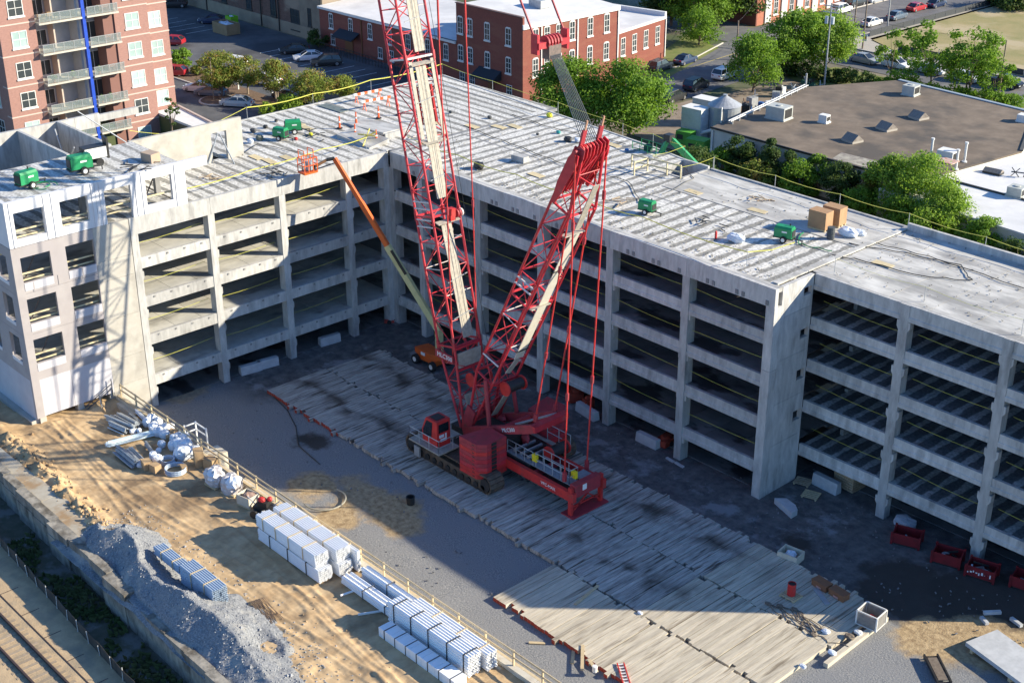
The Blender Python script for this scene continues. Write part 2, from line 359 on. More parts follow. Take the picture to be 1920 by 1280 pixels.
def beam_y(y0, y1, x, zt, m=conc, h=BT):
    o = P('floor_beam', MB().box(x-.30, x-.04, y0, y1, zt-h, zt), m)
    n = max(1, int((y1-y0)/1.25))
    for k in range(n):
        yy = y0+(y1-y0)*(k+.5)/n; part('tie_plate', MB().cbox(x-.02, yy, zt-.26, .045, .16, .14), concd, o)
ex = [XC+.62]+RX
for zt in LV:
    for i in range(len(ex)-1):
        a = ex[i] if i == 0 else ex[i]+.66
        beam_x(a+.005, ex[i+1]-.005, .04, zt)
# recess: face y=4.3, columns at 39.1, 46.5, 53.9
for k, x in enumerate((39.1, 46.5, 53.9)):
    c = P('column', MB().box(x, x+.68, 4.25, 5.0, -.3, H-.004), conc)
    for zt in LV+[H]:
        for sgn, x0 in ((-1, x), (1, x+.68)):
            cb = MB(); cb.yprism([(x0, zt-BT-1.0), (x0+sgn*.16, zt-BT-.75), (x0+sgn*.16, zt-BT-.3), (x0, zt-BT-.3)][::sgn], 4.27, 4.7)
            part('corbel', cb, conc, c)
rxs = [(32.22, 39.1), (39.78, 46.5), (47.18, 53.9), (54.58, 56.2)]
for zt in LV+[H]:
    for a, b in rxs: beam_x(a+.006, b-.006, 4.24, zt if zt == H else zt+.1, h=BT+(.25 if zt == H else 0))
P('wall_panel', wallx('w', 56.2, 56.5, 4.3, 16.3, -.3, H, [], conc), conc)
for (z0, z1) in bands: P('wall_panel', MB().box(33.4, 33.7, 7.6, 11.5, max(z0, 0)+.2, z1-.5), concd)
# deck and floor panels (double tees): one object each
def panels_x(x0, x1, y0, y1, z, n, ms, name='deck_panel', t=.28, gap=.035):
    w_ = (x1-x0)/n
    for k in range(n):
        a = x0+k*w_; m = ms(a+w_/2) if callable(ms) else ms
        mb = MB().box(a+gap/2, a+w_-gap/2, y0+gap/2, y1-gap/2, z-.09, z)
        for q in (.25, .75): mb.box(a+w_*q-.1, a+w_*q+.1, y0+.1, y1-.1, z-.62, z-.091)
        P(name, mb, m)
def panels_y(y0, y1, x0, x1, z, n, ms, name='deck_panel', gap=.035):
    w_ = (y1-y0)/n
    for k in range(n):
        a = y0+k*w_; m = ms(a+w_/2) if callable(ms) else ms
        mb = MB().box(x0+gap/2, x1-gap/2, a+gap/2, a+w_-gap/2, z-.09, z)
        for q in (.25, .75): mb.box(x0+.1, x1-.1, a+w_*q-.1, a+w_*q+.1, z-.62, z-.091)
        P(name, mb, m)
panels_x(-9.55, 31.6, .75, 8.1, H, 17, st_x)
panels_x(-9.55, 9.4, 8.15, 16.5, H, 8, st_x)
# pour strips along the edges, raised a little
P('pour_strip', MB().box(XC+.27, 32.2, .335, .72, H-.3, H+.03), plain)
P('pour_strip', MB().box(-9.5, 31.5, 8.05, 8.2, H-.3, H+.008), concd)
def fy(x): return 16.5 if x > 13 else (17.8+(5-x)*.0818 if x < 5 else 17.8-(x-5)*.1625)
# stair opening at x 9.4..12.5, y 13.5..16.6
panels_x(9.4, 12.6, 8.15, 13.0, H, 1, st_x)
for a, b in ((12.6, 18.9), (18.9, 25.2), (25.2, 31.3)): panels_x(a, b, 10.4, 16.4, H+.03, 1, plain)
panels_x(12.6, 31.3, 8.2, 10.35, H, 7, st_x)
P('curb', MB().box(31.35, 31.75, .75, 16.4, H, H+.12), plain)
for i, a in enumerate([31.8+3.07*k for k in range(8)]): panels_x(a, a+3.07, 4.55, 16.35, H, 1, plain)
P('parapet', MB().box(12.6, 56.4, 16.4, 16.62, H-1.2, H+.14), conc); P('parapet', MB().box(31.75, 56.4, 16.12, 16.38, H+.003, H+.55), conc)
# wedge of deck past y=16.5 on the far side
mb = MB(); mb.prism([(-26.6, 16.55), (9.4, 16.55), (9.4, fy(9.4)), (5, 17.8), (-26.6, 20.4)], H-.28, H-.003); P('edge_slab', mb, st_x)
P('parapet', MB().prism([(9.4,fy(9.4)-.2),(9.4,fy(9.4)),(5,17.8),(-26.6,20.4),(-26.6,20.2),(5,17.6)][::-1], H-1.2, H+.05), conc)
# stairwell box walls sunk in the deck
P('stair_wall', MB().box(9.4, 9.62, 13.0, 16.9, H-3.2, H+.12), conc); P('stair_wall', MB().box(9.64, 12.36, 16.4, 16.62, H-3.2, H+.25), conc)
P('stair_wall', MB().box(12.38, 12.6, 13.0, 16.4, H-3.2, H+.1), conc); P('stair_wall', MB().box(9.64, 12.36, 13.0, 13.2, H-3.2, H+.06), conc); P('floor_slab', MB().box(9.64, 12.36, 13.2, 16.4, H-3.4, H-3.22), concd)
# left wing decks: strips along X
panels_y(-20.0, 20.2, -18.1, XC-.3, H, 18, st_y); panels_y(-11.2, 20.2, -26.5, -18.15, H, 14, st_y)
panels_y(-34.1, -20.2, -17.0, XC-.3, H, 6, st_y)
P('pour_strip', MB().box(XC-.29, XC+.255, .34, 20.2, H-.28, H-.006), concd)
P('pour_strip', MB().box(-18.13, -18.12+.01, -20, 20.2, H-.28, H+.004), concd)
P('parapet', MB().box(-26.75, -26.52, -12.0, 20.4, H-1.2, H+.05), conc)
# left wing spandrels, columns, beams (face x = XC)
LY = [-4.07-6.735*k for k in range(4)]   # +y edges of the columns
ys = [0.0]+[y-.3 for y in LY[:3]]+[-24.9]
for a, b in zip(ys[:-1], ys[1:]): P('spandrel_beam', MB().box(XC-.33, XC+.02 if a != 0 else XC+.02, b+.012, a-(.03 if a == 0 else .012), Sp, H+.02), conc)
for i, y in enumerate(LY):
    c = P('column', MB().box(XC-.8, XC, y-.6, y, -.3, Sp-.004), conc)
    for zt in LV: part('corbel', MB().xprism([(y, zt-BT-.95), (y+.13, zt-BT-.75), (y+.13, zt-BT-.25), (y, zt-BT-.25)], XC-.6, XC-.03), conc, c)
    P('column', MB().box(-18.5, -17.9, y-.6, y, -.3, H-.3), concd)
ly = [(-.58, LY[0])]+[(LY[k]-.6, LY[k+1]) for k in range(3)]
for zt in LV:
    for b, a in ly: beam_y(a+.005, b-.005, XC, zt, concb if False else conc)
# inner floors
for zi, zt in enumerate(LV):
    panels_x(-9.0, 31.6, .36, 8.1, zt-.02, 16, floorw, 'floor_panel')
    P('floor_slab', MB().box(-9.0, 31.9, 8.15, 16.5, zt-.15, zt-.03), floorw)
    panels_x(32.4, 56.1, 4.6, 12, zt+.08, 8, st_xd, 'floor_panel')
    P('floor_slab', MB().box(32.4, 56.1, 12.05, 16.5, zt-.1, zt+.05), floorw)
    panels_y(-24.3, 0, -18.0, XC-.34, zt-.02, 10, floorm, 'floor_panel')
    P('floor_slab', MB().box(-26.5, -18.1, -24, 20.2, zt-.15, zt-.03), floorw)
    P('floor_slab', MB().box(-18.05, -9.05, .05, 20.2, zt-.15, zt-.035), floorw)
P('floor_slab', MB().box(-26.5, XC-.5, -34, -.5, .02, .08), floorw); P('floor_slab', MB().box(-26.5, 31.9, .95, 16.6, .02, .085), floorw); P('floor_slab', MB().box(32.3, 56, 6.2, 16.6, .02, .08), floorw)
P('floor_slab', MB().box(-26.5, -9.1, -.45, .35, .02, .075), floorw)
# back walls: made tall to keep sun out of the bays, narrow open band above, columns
for zt in [0]+LV:
    hgt = 2.35
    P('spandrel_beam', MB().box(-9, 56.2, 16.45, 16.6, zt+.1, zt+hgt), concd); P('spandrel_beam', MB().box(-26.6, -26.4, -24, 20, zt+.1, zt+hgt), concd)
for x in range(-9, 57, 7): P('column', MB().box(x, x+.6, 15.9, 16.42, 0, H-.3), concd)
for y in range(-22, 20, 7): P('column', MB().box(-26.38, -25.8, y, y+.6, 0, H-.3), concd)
# interior shear walls added to darken the depth
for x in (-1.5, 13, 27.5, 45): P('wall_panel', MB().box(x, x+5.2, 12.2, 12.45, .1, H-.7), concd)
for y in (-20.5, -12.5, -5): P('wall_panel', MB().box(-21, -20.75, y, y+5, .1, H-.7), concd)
# solid panels beside the corner block (face x=XC, y -27.9..-24.9)
for z0, z1 in ((-.3, 2.9), (2.92, 5.2), (5.22, 8.6), (8.62, 11.8), (11.82, 13.4), (13.42, H)):
    P('wall_panel', MB().box(XC-.3, XC-.02, -27.88, -24.92, z0, z1), concb)
# corner block: grey-lilac panels with window openings
lilac = mat('painted_panel_grey', (.33,.30,.30), (.39,.36,.355), sc=.7, rough=.85, world=True, c3=(.36,.33,.335), sc3=.3)
lilac2 = mat('painted_panel_light', (.46,.45,.485), (.53,.52,.55), sc=.6, rough=.85, world=True)
white = mat('painted_panel_white', (.60,.60,.63), (.68,.68,.70), sc=.8, rough=.8, world=True)
opz = [(6.93, 8.9), (10.18, 12.15), (13.43, 15.4)]; opy = [(-33.7, -31.4), (-30.2, -27.95)]
segs = [(5.6, 9.35), (9.37, 12.6), (12.62, 16.22)]
for (z0, z1), (a, b) in zip(segs, opz):
    o = P('facade_panel', wallx('f', XC-.25, XC, -34.3, -27.9, z0, z1, [(y0, y1, a, b) for y0, y1 in opy], lilac), lilac)
    for y0, y1 in opy: part('sill', MB().box(XC-.2, XC+.03, y0+.02, y1-.02, a-.62, a-.003), lilac2, o)
for a, b in ((-34.3, -31.2), (-31.18, -27.9)): P('facade_panel', MB().box(XC-.25, XC-.003, a, b, 2.55, 5.59), lilac2)
P('facade_panel', MB().box(XC-.26, XC+.03, -34.33, -33.72, 2.5, 16.2), lilac, label='corner pilaster strip, grey')
for y in (-34.1, -31.0, -28.3): P('footing', MB().box(XC-.6, XC-.05, y, y+.5, -.3, 2.54), concb)
lx = [(-12.6, -10.9), (-16.2, -14.4), (-20, -18.2)]
for (z0, z1), (a, b) in zip(segs, opz):
    xs_ = [(x0, x1, a, b) for x0, x1 in lx]
    o = P('facade_panel', wally(-34.3, -34.05, -26.6, XC-.26, z0, z1, xs_), lilac)
    for x0, x1 in lx: part('sill', MB().box(x0+.02, x1-.02, -34.34, -34.1, a-.3, a-.003), white, o)
for a, b in ((-26.6, -19), (-18.98, -14), (-13.98, XC-.28)): P('facade_panel', MB().box(a, b, -34.298, -34.05, 2.3, 5.59), lilac2)
P('footing', MB().box(-26.6, XC-.3, -34.7, -34.1, -.3, 2.28), concb)
# floors in the corner block
for zt in LV+[H]: P('floor_slab', MB().box(-18, XC-.3, -34.0, -24.35, zt-.22, zt-.1), floorm)
# white frames of the upper storey (z 16.25..19.7)
UZ0, UZ1 = H+.02, 19.68
def frame(y0, y1, oy0, oy1, oz0, oz1, x=XC, z0=UZ0):
    P('window_frame_panel', wallx('f', x-.3, x, y0, y1, z0, UZ1, [(oy0, oy1, oz0, oz1)], white), white)
frame(-34.3, -31.05, -33.7, -31.42, 16.80, 18.82)
frame(-31.03, -27.3, -30.15, -27.95, 16.88, 18.85)
P('window_frame_panel', wallx('f', XC-.3, XC, -27.28, -23.75, UZ0, UZ1, [(-26.6, -24.43, UZ0, 18.86)], white), white)
frame(-23.73, -20.35, -23.18, -20.94, 16.85, 18.92)
P('window_frame_panel', MB().box(XC-.3, XC, -20.33, -19.75, UZ0, UZ1), white); P('top_rail', MB().box(XC-.3, XC-.02, -19.74, -17.7, 18.95, UZ1), white)
for x0, x1 in ((-14.6, XC-.31), (-20, -14.62)): P('window_frame_panel', wally(-34.3, -34.0, x0, x1, UZ0, UZ1, [(x0+1.1, x1-1.2, 16.85, 18.85)]), white)
for y in (-33.95, -31.35, -30.75, -27.6, -26.95, -24.05, -23.5, -20.65): P('pilaster_strip', MB().box(XC+.004, XC+.05, y-.012, y+.10, UZ0+.02, UZ1-.02), white)
for y in (-33.0, -31.04, -29.1): P('pilaster_strip', MB().box(XC+.004, XC+.035, y-.05, y+.05, 12.64, 13.40), lilac)
# upper deck z=19.6
panels_y(-34.0, -20.0, -17.4, XC-.32, 19.62, 6, stripes('deck_strips_upper', 1, 1.15, (.33,.32,.30), (.60,.59,.56), frac=.7))
for x in (-13.5, -17.0): 
    for y in (-33.5, -27, -20.6): P('column', MB().box(x, x+.4, y, y+.4, H, 19.1), concd)
# walls of the stair cells behind the upper deck
P('stair_wall', MB().box(-26.6, -26.3, -34.3, -20.5, H-4, 19.75), conc)
P('stair_wall', MB().box(-26.28, -17.5, -25.6, -25.35, H-4, 19.7), conc)
P('stair_wall', MB().box(-26.28, -17.3, -22.1, -21.85, H-4, 19.8), conc)
P('stair_wall', MB().box(-26.6, -26.3, -20.48, -18.2, 18.6, 19.75), conc); P('stair_wall', MB().box(-26.6, -26.3, -18.2, -14.5, 19.0, 19.6), conc)
P('wall_panel', MB().box(-26.3, -17.5, -25.3, -22.2, H-4.2, H-4.0), concd)
# beige shear wall on the deck with a doorway
P('wall_panel', wallx('w', -17.75, -17.45, -20.2, -9.7, H+.004, 19.62, [(-12.75, -11.25, H+.004, 18.75)], concb), concb)
# ================================================================== crane
red = mat('crane_red', (.58,.03,.045), (.44,.022,.034), sc=2, rough=.5, rnd=.12, c3=(.40,.09,.09), sc3=1.3, t3=(.55,.75))
redd = mat('crane_red_faded', (.42,.04,.055), (.30,.03,.04), sc=1.5, rough=.6, c3=(.20,.05,.045), sc3=2.0, t3=(.55,.72))
redb = mat('crane_red_bright', (.64,.035,.03), (.48,.025,.025), sc=2, rough=.55, c3=(.38,.05,.045), sc3=1.6, t3=(.52,.7))
pinkw = mat('worn_white_paint', (.62,.52,.50), (.7,.65,.6), sc=5, rough=.6)
black = mat('black_steel', (.018,.018,.02), (.035,.033,.03), sc=3, rough=.5)
rust = mat('track_steel', (.15,.11,.075), (.06,.045,.035), sc=2.5, rough=.75, bump=.01)
grate = mat('walkway_grating', (.44,.40,.33), (.31,.285,.24), sc=4, rough=.7)
silver = mat('galvanised', (.46,.47,.48), (.36,.37,.38), sc=3, rough=.45, metal=.3)
yellow = mat('yellow_paint', (.75,.60,.02), rough=.5)
glass = mat('dark_glass', (.015,.02,.025), rough=.08, spec=.8)
whitep = mat('white_paint', (.78,.78,.76), rough=.5)
crane = thing('crawler_crane', 'red lattice boom crawler crane standing on the timber mats', 'crane', (14.5, -9.95, 0))
def K(name, mb, m, par=None, **k): return part(name, mb, m, par or crane, **k)
def lettering(txt, size, loc, xdir, up, m, par, name='lettering', depth=.01):
    cu = bpy.data.curves.new('t', 'FONT'); cu.body = txt; cu.size = size; cu.extrude = depth; cu.align_x = 'CENTER'; cu.align_y = 'CENTER'; cu.resolution_u = 2
    to = bpy.data.objects.new('t', cu); C.objects.link(to); bpy.context.view_layer.update()
    me = bpy.data.meshes.new_from_object(to.evaluated_get(bpy.context.evaluated_depsgraph_get())); bpy.data.objects.remove(to); bpy.data.curves.remove(cu)
    x = Vector(xdir).normalized(); u = Vector(up).normalized(); z = x.cross(u); u = z.cross(x)
    R = Matrix((x, u, z)).transposed().to_4x4(); R.translation = Vector(loc)
    me.transform(R); me.transform(Matrix.Translation(-OFF.get(par, Vector((0, 0, 0))))); me.materials.clear(); me.materials.append(m); me.name = name
    o = bpy.data.objects.new(name, me); C.objects.link(o); o.parent = par; OFF[o] = OFF.get(par, Vector((0, 0, 0))); return o
def lerp(a, b, t): return Vector(a)*(1-t)+Vector(b)*t
def lattice(c0, c1, n, rc=.085, rb=.04, m=red, name='chord', joined=False, mb_=None, faces=(0, 1, 2, 3), horiz=True, hm=None):
    ch = []
    for i in range(4):
        ch.append(K(name, MB().tube(c0[i], c1[i], rc, 7), m, smooth=False) if not joined else mb_.tube(c0[i], c1[i], rc, 6))
    for f in faces:
        a, b = f, (f+1) % 4
        for k in range(n):
            t0, t1 = k/n, (k+1)/n
            if (k+f) % 2: p, q = lerp(c0[a], c1[a], t0), lerp(c0[b], c1[b], t1)
            else: p, q = lerp(c0[b], c1[b], t0), lerp(c0[a], c1[a], t1)
            if joined: mb_.tube(p, q, rb, 4, cap=False)
            else: K('brace', MB().tube(p, q, rb, 5), m, ch[a])
            if horiz and k:
                p, q = lerp(c0[a], c1[a], t0), lerp(c0[b], c1[b], t0)
                if joined: mb_.tube(p, q, rb*.9, 4, cap=False)
                else: K('brace', MB().tube(p, q, rb*.85, 5), (hm if hm and (k+f) % 3 == 0 else m), ch[a])
    return ch
YN, YF = -11.2, -8.7
def bx(z): return 12.95-.2236*z
def bcs(z, d=.93, w=0): return [(bx(z)-d, YN-w, z-.2), (bx(z)+d, YN-w, z+.2), (bx(z)+d, YF+w, z+.2), (bx(z)-d, YF+w, z-.2)]
# boom: tapered base, main sections, top out of the picture
lattice([(12.9, -11.35, 2.0), (13.15, -11.35, 2.1), (13.15, -8.55, 2.1), (12.9, -8.55, 2.0)], bcs(8.4), 5, rc=.1)
zs = [8.4, 18.0, 29.0, 37.5]
for z0, z1, n in zip(zs[:-1], zs[1:], (5, 6, 5)): lattice(bcs(z0), bcs(z1), n, rc=.095, hm=pinkw)
ub = MB(); lattice(bcs(37.5), bcs(70), 14, joined=True, mb_=ub)
for p in ((bx(70)-.9, -11.1, 70), (bx(70)+.9, -11.1, 70), (bx(70)+.9, -8.8, 70), (bx(70)-.9, -8.8, 70)): ub.tube(p, (bx(72.5), p[1], 72.5), .09, 6)
K('boom_top', ub, red, kind='stuff')
K('boom_head', MB().box(bx(72.5)-.7, bx(72.5)+.7, -11.2, -8.7, 72, 73), red)
for y in (-11.1, -8.8): K('jib_strut', MB().tube((bx(71), y, 71.5), (10.4, y, 66), .14, 6), red)
# section connector rings
for z in (8.4, 18.0, 29.0):
    c = bcs(z)
    for i in range(4):
        K('section_frame', MB().bar(c[i], c[(i+1) % 4], .13, .13), pinkw if z == 29 and i in (0, 1) else red)
        K('pin_connector', MB().tube(Vector(c[i])-Vector((.05, 0, -.3)), Vector(c[i])+Vector((.05, 0, -.3)), .15, 6), red)
# catwalk on the rear face of the boom: three grating strips, frames, red cylinders
def onrear(z, y, o=.12): return (bx(z)+.93+o, y, z+.2)
for dy in (-.32, 0, .32): K('walkway_strip', MB().bar(onrear(8.9, -9.85+dy), onrear(17.3, -10.15+dy), .29, .05, up=(1, 0, 0)), grate)
for dy in (-.32, 0, .32): K('walkway_strip', MB().bar(onrear(19.2, -10.1+dy), onrear(28.4, -10.1+dy), .29, .05, up=(1, 0, 0)), grate)
for dy in (-.32, 0, .32): K('walkway_strip', MB().bar(onrear(29.4, -9.9+dy), onrear(40, -9.9+dy), .29, .05, up=(1, 0, 0)), grate)
for y in (-10.95, -9.0): K('walkway_strip', MB().bar(onrear(23.5, y), onrear(28.8, y), .3, .06, up=(1, 0, 0)), grate)
for z in (28.6, 23.2, 17.5): K('walkway_landing', MB().bar(onrear(z, -11.0), onrear(z, -8.95), .5, .06, up=(.2, 0, 1)), grate)
for y in (-10.62, -9.3): K('hydraulic_cylinder', MB().tube(onrear(24.4, y, -.1), onrear(27.0, y, -.1), .12, 8), redb)
for z in (10.5, 13.2, 16, 20.6, 23, 26, 31.5): K('clamp_bar', MB().bar(onrear(z, -10.9, .17), onrear(z+.3, -9.0, .17), .06, .05), silver)
# sheave cluster on the boom at z 18
K('winch_housing', MB().box(bx(18)+.95, bx(18)+1.4, -9.85, -9.4, 17.7, 18.6), redb)
for k in range(3): K('sheave', MB().tube((bx(18)+1.2, -9.2+.2*k, 18.1), (bx(18)+1.2, -9.08+.2*k, 18.1), .3, 14), pinkw if k == 2 else redd)
K('walkway_box', MB().box(bx(17.3)+.95, bx(17.3)+1.2, -10.35, -9.6, 16.9, 17.1), grate)
for z in (17.2, 17.7, 18.5, 19.0): K('clamp_bar', MB().tube((bx(z)-.9, -11.25, z-.1), (bx(z)+.9, -11.3, z+.25), .06, 5), pinkw)
# grey plates and the lower winch
K('service_panel', MB().bar((bx(7.6)+.95, -9.95, 8.1), (bx(6.6)+.75, -9.95, 6.9), 2.2, .12, up=(0, 0, 1)), grate)
K('service_panel', MB().bar((12.75, -9.95, 4.9), (13.1, -9.95, 4.0), 2.0, .1), grate)
K('frame_bar', MB().bar((bx(8.2)+1, -11.2, 8.5), (bx(8.2)+1, -8.7, 8.5), .16), red); K('frame_bar', MB().bar((bx(6.6)+.85, -11.2, 6.8), (bx(6.6)+.85, -8.7, 6.8), .16), red)
def winch(x, y, z, k=.72):
    d = K('winch_drum', MB().tube((x, y-.75, z), (x, y+.75, z), .52*k*1.15, 16), black)
    for s_, in ((-1,), (1,)): part('drum_flange', MB().tube((x, y+s_*.78, z), (x, y+s_*.88, z), .78*k, 16), redb, d)
winch(12.9, -9.6, 6.0)
winch(16.6, -9.5, 6.6)
# name plate with white lettering on the boom base
pl = K('sign_plate', MB().box(bx(8)-1.1, bx(8)-.95+1.9, -11.47, -11.4, 7.35, 7.95), redd)
lettering('MLC300', .5, (bx(8)+.02, -11.49, 7.65), (1, 0, 0), (0, 0, 1), whitep, pl)
# jib straps hanging behind the boom
for y in (-8.75, -11.15):
    K('pendant_bar', MB().tube((11.75, y, 7.5), (11.5, y, 19), .05, 6), redb)
    K('pendant_bar', MB().tube((11.5, y, 19.2), (11.05, y, 31.5), .05, 6), redb); K('pendant_bar', MB().tube((11.05, y, 31.7), (10.4, y, 66), .075, 6), redb)
    for z, x in ((19.1, 11.5), (31.6, 11.05)): K('pendant_link', MB().tube((x, y, z-.3), (x, y, z+.3), .1, 6), redd)
for y, x in ((-9.4, 12.2), (-8.9, 12.0)): K('hoist_rope', MB().tube((13.4, y, 7.4), (bx(70)+1, y, 71), .02, 4), black)
# mast
def mc(z): return (11.55+.51*z)
def mcs(z, d=.82): return [(mc(z)-d, YN+.05, z+.35), (mc(z)+d, YN+.05, z-.35), (mc(z)+d, YF-.05, z-.35), (mc(z)-d, YF-.05, z+.35)]
lattice([(13.4, -11.3, 2.3), (13.65, -11.3, 2.2), (13.65, -8.6, 2.2), (13.4, -8.6, 2.3)], mcs(7.3), 4, rc=.11)
lattice(mcs(7.3), mcs(14.6), 4, rc=.1, hm=pinkw); lattice(mcs(14.6), mcs(22.3), 4, rc=.1)
top = [(24.0, -10.9, 26.6), (24.6, -10.9, 26.2), (24.6, -9.0, 26.2), (24.0, -9.0, 26.6)]
lattice(mcs(22.3), top, 3, rc=.1)
for z in (7.3, 14.6, 22.3):
    c = mcs(z)
    for i in range(4): K('section_frame', MB().bar(c[i], c[(i+1) % 4], .13), red)
K('mast_foot_plate', MB().yprism([(13.2,2.0),(13.9,2.0),(14.5,4.2),(13.7,4.6),(13.2,3.4)][::-1], -11.5, -11.35), redd)
K('mast_foot_plate', MB().yprism([(13.2,2.0),(13.9,2.0),(14.5,4.2),(13.7,4.6),(13.2,3.4)][::-1], -8.6, -8.45), redd)
# mast catwalk
def mr_(z, y, o=.14): return (mc(z)+.82+o*.9, y, z-.35-o*.4)
K('walkway_strip', MB().bar(mr_(9.6, -9.75), mr_(20.6, -9.85), .85, .06, up=(1, 0, -.5)), mat('walkway_pale', (.66,.62,.52), (.58,.54,.45), sc=3, rough=.7))
K('walkway_strip', MB().bar(mr_(9.5, -9.75), mr_(8.3, -10.2), .6, .06, up=(1, 0, -.5)), grate); K('walkway_strip', MB().bar(mr_(21, -9.85), mr_(24.5, -10.0), .55, .06, up=(1, 0, -.5)), grate)
for z in (14.6, 20.8): K('walkway_landing', MB().bar(mr_(z, -11.1), mr_(z, -9.3), .55, .07, up=(0, 0, 1)), grate)
for z in (10.4, 17.6): K('clamp_bar', MB().bar(mr_(z, -10.4, .2), mr_(z, -9.2, .2), .09, .06), black)
for z in (8.9, 15.5, 16.0): K('clamp_bar', MB().tube((mc(z)-.8, -11.25, z+.4), (mc(z)+.8, -11.25, z-.1), .07, 5), pinkw)
K('service_panel', MB().bar((14.2, -9.3, 3.2), (16.3, -9.6, 6.2), .5, .08), grate)
# mast head: sheave plates fanned side by side
ang = math.radians(62)
def plate(y, x0, z0, L, W, t, m, nm):
    pts = []
    for u, v in ((0, -.25), (L*.35, -.5), (L*.85, -.5), (L, -.3), (L, .3), (L*.85, .5), (L*.3, .3), (0, .1)):
        pts.append((x0+u*math.cos(ang)+v*W*math.sin(ang), z0+u*math.sin(ang)-v*W*math.cos(ang)))
    K(nm, MB().yprism(pts, y-t/2, y+t/2), m)
plate(-11.3, 22.45, 22.6, 4.2, .85, .1, red, 'mast_head_plate')
plate(-8.6, 22.8, 23.2, 3.6, .75, .1, red, 'mast_head_plate')
for k in range(8): plate(-11.0+.31*k, 22.9, 23.3+.03*k, 3.8, .8, .06, red if k % 2 else redd, 'sheave_plate')
for k in range(7): K('sheave', MB().tube((24.4, -10.89+.31*k, 26.45), (24.4, -10.79+.31*k, 26.45), .34, 14), redb)
K('sheave_axle', MB().tube((24.4, -11.4, 26.45), (24.4, -8.5, 26.45), .11, 8), redd)
for y in (-10.7, -9.2):
    K('rope_guide_arm', MB().bar((24.2, y, 26.5), (24.55, y, 27.75), .34, .16), redd); K('rope_guide_arm', MB().bar((24.55, y, 27.7), (24.75, y, 28.4), .1, .1), mat('primer_orange', (.5,.28,.18), rough=.7))
# luffing ropes up to the equaliser, then pendants to the boom top
eq = Vector((20.75, -9.95, 32.4))
for k in range(9): K('luffing_rope', MB().tube((24.3, -10.6+.17*k, 26.8), (eq.x+.25, -10.35+.1*k, eq.z-.5), .034, 4), mat('rope_grey', (.22,.22,.20), rough=.5))
K('equaliser_block', MB().box(eq.x-.3, eq.x+.35, -10.5, -9.45, eq.z-.9, eq.z+.0), mat('worn_steel', (.22,.16,.14), (.12,.1,.09), sc=5))
for k in range(5): K('equaliser_sheave', MB().tube((eq.x-.05, -10.55+.26*k, eq.z+.15), (eq.x-.05, -10.42+.26*k, eq.z+.15), .45, 12), redd)
K('equaliser_beam', MB().box(eq.x-.2, eq.x+.25, -11.3, -8.6, eq.z-.15, eq.z+.25), red)
for y in (-11.25, -8.65):
    K('equaliser_lug', MB().box(eq.x-.45, eq.x+.15, y-.09, y+.09, eq.z-.5, eq.z+.75), red)
    a = Vector((eq.x-.2, y, eq.z+.5)); b = Vector((bx(71)+.3, -9.95+(y+9.95)*.8, 71))
    t = 3.6/(b-a).length
    K('pendant_bar', MB().tube(a, lerp(a, b, t), .075, 6), redd); K('pendant_link', MB().tube(lerp(a, b, t*.93), lerp(a, b, t*1.1), .15, 6), redd); K('pendant_bar', MB().tube(lerp(a, b, t), b, .075, 6), redd)
# straps down to the back hitch and the tray
for (a, b, ts) in (((23.9, -11.4, 2.5), (24.45, -11.4, 26.3), (.28, .8)), ((23.6, -8.9, 2.3), (24.4, -8.5, 26.3), (.3, .86)),
               ((20.7, -11.2, 5.9), (24.2, -11.0, 25.4), (.28, .62)), ((20.1, -8.7, 5.6), (24.1, -8.95, 25.4), (.35, .7))):
    last = Vector(a)
    for t in ts: 
        q = lerp(a, b, t); K('back_strap', MB().tube(last, q, .06, 6), redb); K('pendant_link', MB().tube(lerp(a, b, t-.012), lerp(a, b, t+.012), .13, 6), redd); last = q
    K('back_strap', MB().tube(last, b, .06, 6), redb); K('strap_foot', MB().tube(a, lerp(a, b, .03), .17, 6), redd)
# back hitch frame
for y, a, b in ((-11.5, (13.3, 2.3), (20.9, 5.45)), (-8.45, (13.3, 2.3), (20.9, 5.45))):
    arm = K('hitch_arm', MB().bar((a[0], y, a[1]), (b[0], y, b[1]), .32, .62), redd)
    if y < -10: lettering('MLC300', .42, (18.4, y-.18, 4.42), (b[0]-a[0], 0, b[1]-a[1]), (-.38, 0, .92), whitep, arm)
K('hitch_crossbeam', MB().bar((20.85, -11.65, 5.45), (20.85, -8.3, 5.45), .6, .45), red)
K('hitch_crossbeam', MB().bar((17.4, -11.45, 4.05), (17.4, -8.45, 4.05), .3, .25), redd); K('hitch_crossbeam', MB().bar((18.6, -11.2, 4.8), (20.3, -8.7, 5.45), .12, .12), silver)
K('mast_stop', MB().tube((15.6, -11.35, 7.3), (16.4, -11.6, 2.4), .16, 8), redd); K('mast_stop', MB().tube((15.4, -8.65, 6.7), (15.9, -8.3, 2.3), .16, 8), redd)
